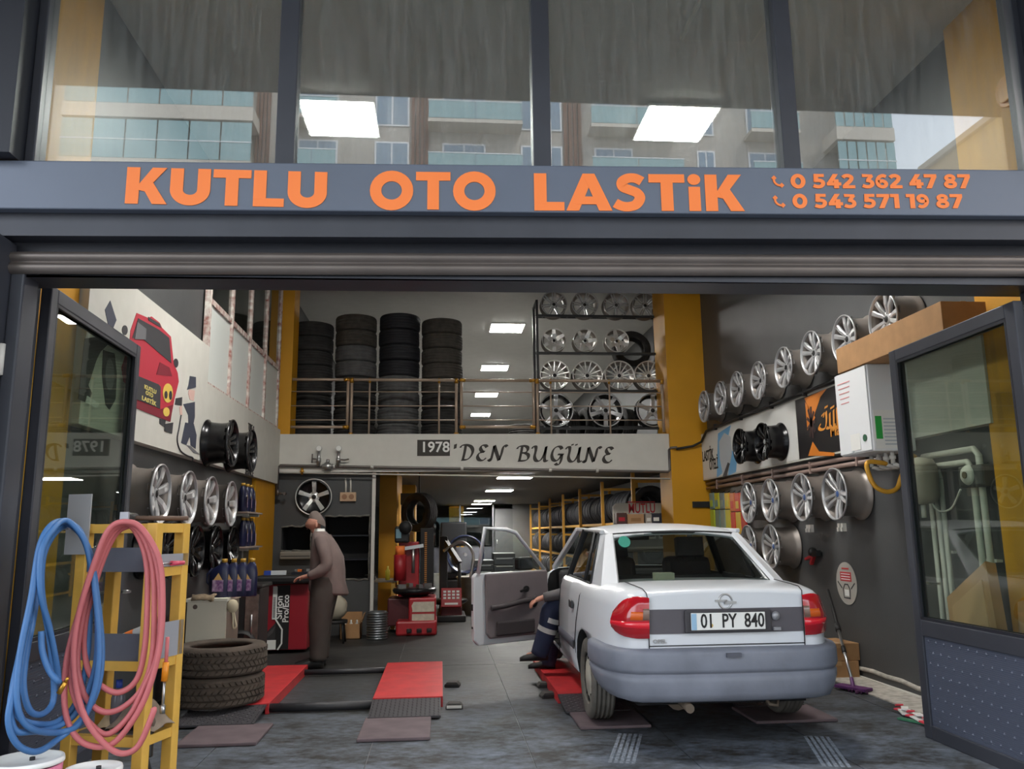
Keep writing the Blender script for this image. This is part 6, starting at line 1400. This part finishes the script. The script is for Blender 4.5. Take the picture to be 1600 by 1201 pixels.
# ---- mechanic sitting sideways on the driver's seat, pulling at the open door
mc = thing('person', 'mechanic in navy work trousers with reflective bands reaching from the car to its open door', 'person', (1.54, 7.95, 0))
def W3(x, y, z): return Vector((x-1.54, y-7.95, z))
k = Sk(); pel = k.add((.02, -.02, .66), (.13, .12)); a = k.chain([((.0, .03, .80), (.12, .11)), ((-.02, .06, .96), (.125, .11)), ((-.03, .08, 1.06), .075), ((-.04, .08, 1.11), .05)], pel)
hd = k.chain([((-.05, .08, 1.18), (.072, .08)), ((-.05, .08, 1.235), (.072, .085)), ((-.05, .08, 1.28), .055)], a); k.add((-.14, .08, 1.185), .013, hd-2)
hw_ = at(846, 934, 'Y', 7.78); ht = at(824, 944, 'Y', 7.78); el = at(893, 922, 'Y', 7.74)
arm = k.chain([((-.10, -.10, 1.03), .058), (W3(*el), .042), (W3(*hw_), .028)], a-1)
hand(k, arm, W3(*hw_), ht-hw_, (0, .25, -1), 1, .45, .95)
arm2 = k.chain([((-.02, .25, 1.03), .058), ((-.10, .36, .84), .043), ((-.25, .36, .80), .03)], a-1); hand(k, arm2, (-.25, .36, .80), (-1, 0, -.2), (0, 0, -1), -1, .8, .95)
kn = at(866, 950, 'Y', 7.84); an = at(846, 1012, 'Y', 7.90); an.z = max(an.z, .12)
l1 = k.chain([((-.10, -.10, .62), .088), (W3(*kn), .062), (W3(*((kn+an)/2)), .055), (W3(*an), .042)], pel); foot = W3(*an)+Vector((-.15, .02, -.07)); k.chain([(W3(*an)+Vector((-.03, 0, -.06)), .036), (foot, .028)], l1)
kn2 = Vector((1.16, 8.26, .66)); an2 = Vector((1.06, 8.30, .20))
l2 = k.chain([((-.08, .14, .62), .088), (W3(*kn2), .062), (W3(*((kn2+an2)/2)), .055), (W3(*an2), .042)], pel); k.chain([(W3(*an2)+Vector((-.03, 0, -.06)), .036), (W3(*an2)+Vector((-.15, 0, -.075)), .028)], l2)
skin('body', k.v, k.e, SKIN, mc)
NV = mat('navy_work_cloth', (36, 44, 70), .85, var=.1, vscale=8); GS = mat('grey_sleeve', (92, 88, 90), .85, var=.06); REF = mat('reflective_band', (206, 208, 206), .4)
rows = [[(cx+rx*cos(t), cy+ry*sin(t), z) for t in [2*pi*i/20 for i in range(20)]] for z, cx, cy, rx, ry in ((.62, .02, -.02, .16, .17), (.75, .01, .02, .155, .165), (.92, -.02, .06, .15, .19), (1.03, -.03, .08, .12, .19), (1.10, -.04, .08, .07, .08))]
MB().grid(rows, True, True).build('work_jacket', NV, mc)
limb('sleeve', [(-.06, -.08, 1.03), (-.10, -.12, 1.02), W3(*el), W3(*hw_)+(el-hw_)*.08], [.07, .07, .058, .042], GS, mc); limb('sleeve', [(-.02, .2, 1.03), (-.02, .26, 1.02), (-.10, .36, .84), (-.23, .36, .805)], [.07, .07, .058, .042], GS, mc)
for (h0, kk, aa) in (((-.02, -.08, .64), kn, an), ((-.02, .12, .64), kn2, an2)):
    lg = limb('trouser_leg', [h0, (Vector(h0)+W3(*kk))/2+Vector((0, 0, .03)), W3(*kk)+Vector((0, 0, .01)), W3(*((kk+aa)/2)), W3(*aa)-(kk-aa)*.17], [.12, .115, .10, .092, .08], NV, mc)
    for f in (.20, .46):
        c0 = W3(*(kk+(aa-kk)*f)); c1 = W3(*(kk+(aa-kk)*(f+.12))); MB().tube([c0, c1], [.104-.02*f, .104-.02*(f+.12)], 16, caps=False).build('reflective_band', REF, lg)
for aa in (an, an2):
    b = W3(*aa); mb = MB(); rows = []
    for x, w_, h in ((.06, .035, .05), (.04, .048, .12), (-.03, .048, .11), (-.10, .052, .07), (-.17, .045, .055), (-.205, .02, .035)): rows.append([(b.x+x, b.y+w_*cos(t), b.z-.115+h*.5+h*.5*sin(t)) for t in [2*pi*i/12 for i in range(12)]])
    mb.grid(rows, True, True); mb.f += [tuple(range(11, -1, -1)), tuple(range(len(mb.v)-12, len(mb.v)))]; mb.mi += [0, 0]; mb.sm += [False, False]; mb.build('shoe', BLK, mc)
MB().ball((-.04, .08, 1.235), .092, 14, (.95, .9, .85)).build('hair', mat('dark_hair', (40, 34, 32), .8), mc)
for s in (-1, 1): MB().ball((-.115, .08+s*.03, 1.20), .010, 8).build('eye', WHT, mc); MB().ball((-.04, .08+s*.082, 1.19), .025, 8, (.6, .4, 1.1)).build('ear', SKIN, mc)
# ================================================================== FLOOR ITEMS AND LEFT FRONT
RAMP = mat('red_ramp_paint', (188, 46, 50), .5, var=.14, vscale=6, bump=.08); TREAD = mat('dark_tread_steel', (72, 70, 74), .5, .4); PLATE = mat('purple_brown_plate', (98, 84, 88), .75, var=.15, vscale=6)
def ramp(x0, x1, y0, y1, px0, px1, py0, lb, H=.085):
    t = thing('alignment_ramp', lb, 'ramp', (x0, y0, 0), group=None); w_ = x1-x0
    MB().box(0, w_, 0, y1-y0, H-.02, H).build('deck', RAMP, t, .004)
    for x in (0, w_-.03): MB().box(x, x+.03, 0, y1-y0, 0.0, H-.018).build('side_flange', RAMP, t, .004)
    MB().box(.03, w_-.03, 0.05, y1-y0-.05, 0.0, .03).build('core', BLK, t)
    q = [(0, 0, H-.01), (w_*.97, 0, H-.01), (w_*.97, -.45, .028), (0, -.45, .028)]
    tp = MB().hexa([Vector(p) for p in q], [Vector(p)-Vector((0, 0, .014)) for p in q]).build('tread_plate', TREAD, t)
    dm = MB(); rr = 0
    for i in range(16):
        for j in range(14):
            u, v = (i+.5)/16, (j+.5)/14; p = Vector((w_*.97*u, -.45*v, H-.01+(.028-H+.01)*v+.001)); a = .8 if (i+j) % 2 else -.8
            d1 = Vector((cos(a), sin(a), 0))*.013; d2 = Vector((-sin(a), cos(a), 0))*.004; dm.add([p-d1, p-d2, p+d1, p+d2, p+Vector((0, 0, .004))], [(0, 1, 4), (1, 2, 4), (2, 3, 4), (3, 0, 4)])
    o = dm.build('tread_stud', TREAD, tp); o['kind'] = 'stuff'
    MB().box(px0-x0, px1-x0, py0-y0, -.42, 0.002, .024).build('approach_plate', PLATE, t, .006)
    return t
ramp(-1.96, -1.36, 6.98, 8.92, -1.78, -1.24, 5.98, 'leftmost red alignment ramp, two tyres lying on it')
ramp(-.55, .02, 7.06, 8.92, -.57, -.07, 5.97, 'middle red alignment ramp, empty, with a dark approach plate')
ramp(.97, 1.50, 7.06, 8.92, 1.0, 1.52, 6.12, 'red alignment ramp under the left wheels of the white car')
ramp(2.34, 2.90, 7.06, 8.92, 2.30, 2.92, 6.12, 'red alignment ramp under the right wheels of the white car')
for i, y in enumerate((7.02, 8.72)):
    tag(MB().cyl((0, 0, 0), (.82, 0, 0), .034 if i == 0 else .028, 12).build('spreader_bar', mat('dark_bar', (48, 48, 52), .5), loc=(-1.37, y, .04)), f'dark round bar joining the left and middle ramps, {["front", "rear"][i]} one', 'bar')
for i, (px, py, lb) in enumerate(((707, 1072, 'right of the middle ramp, further'), (710, 1106, 'right of the middle ramp, nearer'), (851, 1073, 'left of the car ramp, further'), (857, 1089, 'left of the car ramp, nearer'))):
    p = at(px, py, 'Z', 0); t = thing('wheel_chock', f'small dark wheel chock on the floor {lb}', 'chock', (p.x, p.y, 0), (0, 0, .1*i-.15))
    MB().prism([(-.07, 0), (.07, 0), (.07, .02), (.045, .045), (-.045, .045), (-.07, .02)], lambda a, b, d: (a, d-.05, b), .1).build('block', mat('chock_rubber', (64, 62, 60), .8), t, .004); MB().box(-.06, .06, -.06, -.05, .01, .03).build('grip_strip', PIPEW if i == 1 else BLK, t)
# two big tyres
BT = tyre_with_blocks(.368, .225, .24)
BTM = mat('worn_brown_tyre', (78, 68, 60), .9, var=.22, vscale=9, bump=.4, bscale=35); bm_ = BT.mesh('tyre', BTM)
tc_ = at(340, 1060, 'Y', 7.1)
for i in range(2):
    o = place('tyre', bm_, None, 0, (tc_.x+.01*i, 7.10+.01*i, .2+.228*i-.003), (0, 0, .1+i*.4)); tag(o, f'large worn tyre lying on the left ramp, {["lower", "upper"][i]} of two', 'tyre')
# yellow trolley
AX, AY = at(231, 1000, 'Y', 4.55).x, 4.55
tr_ = thing('tool_trolley', 'yellow steel tool trolley with grey panels, hung with coiled air hoses', 'trolley', (AX, AY, 0), (0, 0, radians(-16)))
def tz(py, px=235): return at(px, py, 'Y', AY).z
Htop = tz(817); TW, TD = .415, .25; S = .060
for x, y in ((0, 0), (-TW, 0), (0, TD), (-TW, TD)): MB().box(x-S/2, x+S/2, y-S/2, y+S/2, .0 if y == 0 else .10, Htop).build('leg', STEELY, tr_, .004)
for z in (Htop-.026, tz(1040), tz(1158)):
    for p, q in (((-TW, 0, z), (0, 0, z)), ((-TW, TD, z), (0, TD, z)), ((0, 0, z), (0, TD, z)), ((-TW, 0, z), (-TW, TD, z))):
        MB().bar(p, q, S*.8, S*.8).build('rail', STEELY, tr_)
MB().bar((0, 0, tz(895)), (0, TD, tz(893)), S*.8, S*.8).build('rail', STEELY, tr_)
GP = mat('grey_tray_steel', (104, 106, 116), .45, .3, var=.08); GPL = mat('pale_tray_steel', (170, 172, 178), .4, .3)
MB().box(-TW+.03, -.03, -.012, -.002, tz(893), tz(855)).build('upper_tray_front', GP, tr_); MB().box(-TW+.03, -.03, 0, TD, tz(893), tz(893)+.01).build('upper_tray_floor', GP, tr_); MB().box(.022, .03, -.0, TD+.03, tz(886), tz(866)).build('upper_tray_side', GPL, tr_)
MB().box(-TW+.01, -.02, -.014, -.002, tz(1038), tz(990)).build('lower_tray_front', GP, tr_); MB().box(-TW+.03, -.03, 0, TD, tz(1038), tz(1038)+.01).build('lower_tray_floor', GP, tr_); MB().box(.022, .03, .0, TD+.02, tz(1032), tz(975)).build('lower_tray_side', GPL, tr_)
MB().box(-TW+.02, -.02, 0.02, TD-.02, tz(1158)+.02, tz(1158)+.03).build('bottom_shelf', mat('grey_shelf_board', (104, 96, 90), .7), tr_)
hpz = tz(865), tz(770)
MB().box(-TW-.085, -TW+.055, -.05, -.042, hpz[0], hpz[1]).build('hook_plate', mat('pale_grey_sheet', (168, 168, 170), .45, .2), tr_)
MB().box(-TW-.04, -TW+.0, -.13, -.05, tz(826), tz(826)+.012).box(-TW-.04, -TW, -.135, -.125, tz(826), tz(808)).build('hose_hook', GP, tr_)
MB().box(-.12, -.08, -.12, 0, Htop-.02, Htop-.005).box(-.125, -.075, -.125, -.115, Htop-.02, tz(800)).build('hose_hook', GPL, tr_)
for x in (0, -TW):
    c_ = MB().lathe([(.03, -.016), (.05, -.016), (.05, .016), (.03, .016)], 20, axis='X', c=(x+.0, TD, .05), closed=True).cyl((x-.02, TD, .05), (x+.02, TD, .05), .03, 14).build('castor', PIPEW, tr_); MB().box(x-.028, x-.02, TD-.03, TD+.03, .04, .11).box(x+.02, x+.028, TD-.03, TD+.03, .04, .11).box(x-.028, x+.028, TD-.03, TD+.03, .10, .11).build('castor_fork', CHROME, c_)
# air hoses: one continuous coil each
def hose(name, loops, m, label, y0, r=.0145, tail=None, sheer=0.0):
    pts = []
    for i, lp in enumerate(loops):
        yy = y0-.018*i
        for j, (cx, cy) in enumerate(lp):
            s = sin(pi*j/len(lp)); dd = max(0, min(1, (270-cx)/125))*sheer; dd += max(0, min(1, (145-cx)/110))*sheer*.5; pts.append(at(cx/2.605, 740+cy/2.605, 'Y', yy-.035*s-dd))
    if tail: pts += [at(cx/2.605, 740+cy/2.605, 'Y', y0-.16-.13) for cx, cy in tail]
    o = MB().tube(catmull(pts, 7), r, 9).build(name, m); o_ = tag(o, label, 'hose'); return o_
BH = mat('blue_hose', (62, 108, 160), .5, var=.08, vscale=5); RH = mat('red_hose', (188, 100, 102), .5, var=.08, vscale=5)
hose('air_hose', [
    [(265, 212), (215, 235), (175, 300), (160, 400), (140, 560), (110, 720), (95, 860), (120, 960), (170, 978), (215, 930), (218, 820), (200, 660), (170, 480), (178, 330), (225, 240)],
    [(270, 206), (222, 228), (180, 290), (150, 420), (110, 600), (75, 760), (50, 900), (75, 985), (130, 1015), (230, 1010), (310, 930), (350, 780), (368, 560), (366, 360), (330, 250)],
    [(266, 200), (214, 222), (170, 290), (140, 450), (100, 640), (65, 820), (42, 940), (60, 1040), (120, 1050), (230, 1030), (320, 960), (385, 800), (398, 620), (380, 400), (330, 240)],
    [(262, 196), (208, 216), (165, 290), (135, 470), (95, 660), (62, 850), (34, 1000), (70, 1100), (150, 1130), (235, 1080), (330, 1000), (395, 880), (415, 720), (395, 500), (365, 320), (315, 228)],
    [(264, 192), (204, 212), (160, 300), (128, 500), (84, 720), (68, 900), (90, 1000), (150, 1045), (250, 1050), (330, 1010), (385, 880), (405, 700), (385, 460), (352, 290), (312, 224)],
    [(268, 190), (225, 215), (170, 310), (165, 480), (200, 620), (228, 760), (238, 840)]],
    BH, 'coiled blue air hose hanging on the left hook of the yellow trolley', 4.42, sheer=.21, tail=[(238, 845), (200, 800), (172, 720), (168, 640)])
hose('air_hose', [
    [(525, 212), (480, 235), (440, 300), (395, 420), (355, 580), (345, 720), (370, 820), (440, 880), (500, 885), (560, 830), (590, 700), (600, 520), (598, 380), (575, 280)],
    [(527, 208), (470, 232), (425, 310), (370, 460), (330, 620), (315, 780), (350, 910), (420, 968), (500, 950), (580, 870), (620, 740), (628, 560), (622, 380), (585, 260)],
    [(525, 203), (462, 226), (412, 310), (350, 480), (300, 660), (285, 820), (320, 950), (390, 1040), (450, 1055), (530, 980), (590, 860), (640, 740), (655, 560), (640, 370), (590, 240)],
    [(523, 200), (455, 222), (400, 330), (330, 540), (275, 740), (262, 920), (285, 1030), (340, 1095), (420, 1110), (480, 1080), (555, 980), (610, 860), (650, 700), (662, 520), (648, 350), (585, 232)],
    [(525, 196), (450, 218), (392, 340), (318, 580), (300, 780), (330, 950), (390, 1060), (480, 1135), (560, 1110), (620, 980), (625, 955)]],
    RH, 'coiled faded red air hose hanging on the front hook of the yellow trolley', 4.40)
p = at(92, 1083, 'Y', 4.14); tag(MB().cyl((0, 0, 0), (.025, 0, .05), .012, 10).cyl((.025, 0, .05), (.035, 0, .07), .008, 8).build('hose_coupling', BRASS, loc=tuple(p)), 'brass coupling on the end of the blue air hose', 'coupling')
# things on the trolley
RT = tr_.matrix_world if False else Matrix.Translation((AX, AY, 0)) @ Matrix.Rotation(radians(-16), 4, 'Z')
def on(x, y, z): return tuple(RT @ Vector((x, y, z)))
zl = tz(1038)+.01; zu = tz(893)+.01; zb = tz(1158)+.03
t = thing('spray_can', 'white and orange spray can lying in the lower trolley tray', 'can', on(-.16, .10, zl+.12), (0, 1.2, -.2)); MB().lathe([(.001, -.09), (.032, -.09), (.032, .07), (.02, .09), (.001, .09)], 18).build('body', mat('can_white', (196, 196, 196), .35), t); MB().lathe([(.0325, -.03), (.0325, .02)], 18).build('orange_band', ORG, t); MB().cyl((0, 0, .09), (0, 0, .13), .02, 12).build('cap', WHT, t)
tag(MB().box(-.1, .1, -.06, .06, 0, .1).build('tool_box', mat('black_tool_box', (46, 45, 46), .6), loc=on(-.13, .12, zl), bevel=.01), 'dark box of tools under the spray can in the lower trolley tray', 'box')
t = thing('screwdriver', 'pink-red handled screwdriver on the upper tray side of the trolley', 'screwdriver', on(.05, .10, tz(887)+.02), (0, 0, 1.1)); MB().cyl((-.01, 0, 0), (.08, 0, 0), .013, 10, .011).build('handle', mat('pink_handle', (206, 70, 96), .4), t); MB().cyl((-.1, 0, 0), (-.01, 0, 0), .004, 6).build('shaft', CHROME, t)
t = thing('rubber_mallet', 'dark mallet lying across the top of the trolley', 'mallet', on(-.05, .16, Htop+.03), (0, 0, .15)); MB().cyl((-.18, 0, .0), (.10, .12, -.0), .013, 8).build('handle', mat('mallet_handle', (96, 74, 62), .7), t); MB().cyl((-.20, -.05, 0), (-.17, .05, 0), .03, 14).build('head', BLK, t)
t = thing('air_gun', 'orange-gripped air gun hanging at the right side of the trolley', 'tool', on(.07, .06, tz(1066))); MB().cyl((0, 0, 0), (.003, 0, tz(1036)-tz(1066)), .017, 10).build('grip', mat('orange_grip', (226, 140, 30), .4), t); MB().cyl((0, 0, -.14), (0, 0, 0), .008, 8).cyl((0, 0, -.16), (0, 0, -.12), .014, 8).build('lance', CHROME, t); MB().cyl((.003, 0, .05), (.003, 0, .22), .01, 8).build('hose_tail', RH, t)
t = thing('bottle', 'small clear bottle with a blue neck on the bottom trolley shelf', 'bottle', on(-.22, .10, zb)); MB().lathe([(.001, 0), (.035, 0), (.035, .16), (.02, .21), (.001, .21)], 16).build('body', mat('bottle_smoke', (96, 96, 104), .25), t); MB().cyl((0, 0, .205), (0, 0, .25), .017, 12).build('cap', mat('carton_blue', (40, 70, 160)), t)
def rag(lb, loc, sx, sy, h, m, seed):
    random.seed(seed); rows = [[(sx*(i/9-.5), sy*(j/6-.5), h*sin(pi*(i+.5)/10)*sin(pi*(j+.5)/7)*random.uniform(.6, 1)+.004) for i in range(10)] for j in range(7)]
    o = MB().grid(rows).build('rag', m, loc=loc, rot=(0, 0, radians(-16))); s = o.modifiers.new('s', 'SOLIDIFY'); s.thickness = .006; o.modifiers.new('b', 'SUBSURF').levels = 1; return tag(o, lb, 'rag')
rag('large dirty beige rag heaped on the bottom trolley shelf', on(-.10, .13, zb), .30, .2, .2, mat('beige_rag', (132, 118, 104), .95, var=.2, vscale=14), 2)
rag('pale yellow rag at the left of the bottom trolley shelf', on(-.27, .12, zb), .12, .14, .09, mat('pale_rag', (170, 150, 120), .95, var=.15, vscale=14), 4)
rag('brown rag stuffed in the right side of the lower trolley tray', on(-.05, .2, zl), .1, .12, .14, mat('brown_rag', (112, 80, 74), .95, var=.2, vscale=14), 6)
tp_ = thing('impact_wrench', 'worn grey impact wrench lying on the bottom trolley shelf by the right leg', 'tool', on(-.03, .13, zb+.04)); MB().cyl((0, -.09, 0), (0, .07, 0), .038, 14).cyl((0, .07, 0), (0, .11, 0), .02, 12).build('motor', mat('worn_tool', (110, 96, 84), .6, .3, var=.3, vscale=20), tp_, .006); MB().bar((0, -.06, 0), (.01, -.08, -.16), .04, .05).build('handle', PLASTIC, tp_, .008); MB().tube(catmull([(.01, -.08, -.16), (.03, -.06, -.24), (.06, -.02, -.29), (.1, .08, -.29)], 5), .009, 6).build('air_line', BLK, tp_)
# pails, cut by the frame
for i, (px, py, z, rr, lb) in enumerate(((42, 1184, .40, .155, 'pink pail with a white lid at the bottom left corner'), (146, 1198, .34, .125, 'white pail with a white lid beside the pink pail'))):
    p = at(px, py, 'Z', z); t = thing('pail', lb, 'pail', (p.x, p.y, 0)); MB().lathe([(.001, 0), (rr*.85, 0), (rr*.98, z-.03), (rr*.9, z-.03), (.001, .02)], 32).build('bucket', mat('pink_pail', (222, 130, 160), .45) if i == 0 else WHITE, t)
    MB().lathe([(.001, z-.012), (rr*.9, z-.012), (rr*.93, z), (rr*1.0, z), (rr*1.02, z-.01), (rr*1.02, z-.022), (rr*.985, z-.022)], 36).build('lid', WHT, t); MB().cyl((.02, .01, z-.013), (.02, .01, z+.002), .012, 10).build('bung', BLK, t)
    MB().tube([(rr*1.02*cos(a), -.02-rr*.6*abs(sin(a)), z*.72-.16*sin(a)) for a in [pi*j/10 for j in range(11)]], .004, 5).build('bail', CHROME, t)
# pale tyre prints on the slabs in front of the shop
TPR = mat('chalky_tyre_print', (128, 136, 146), .8, var=.3, vscale=30)
for k, (px0, py0, px1, py1) in enumerate(((985, 1146, 968, 1201), (1275, 1150, 1310, 1201))):
    a, b_ = at(px0, py0, 'Z', 0), at(px1, py1, 'Z', 0); d = (b_-a); d.z = 0; d.normalize(); s = Vector((-d.y, d.x, 0)); mb = MB(); L_2 = .75
    for i in range(5):
        q0 = a+s*(.036*(i-2)); mb.add([q0-s*.011+Vector((0, 0, .0006)), q0+s*.011+Vector((0, 0, .0006)), q0+s*.011+d*L_2+Vector((0, 0, .0006)), q0-s*.011+d*L_2+Vector((0, 0, .0006))], [(0, 1, 2, 3)])
    mb.build('tyre_print', TPR, fl)['kind'] = 'stuff'
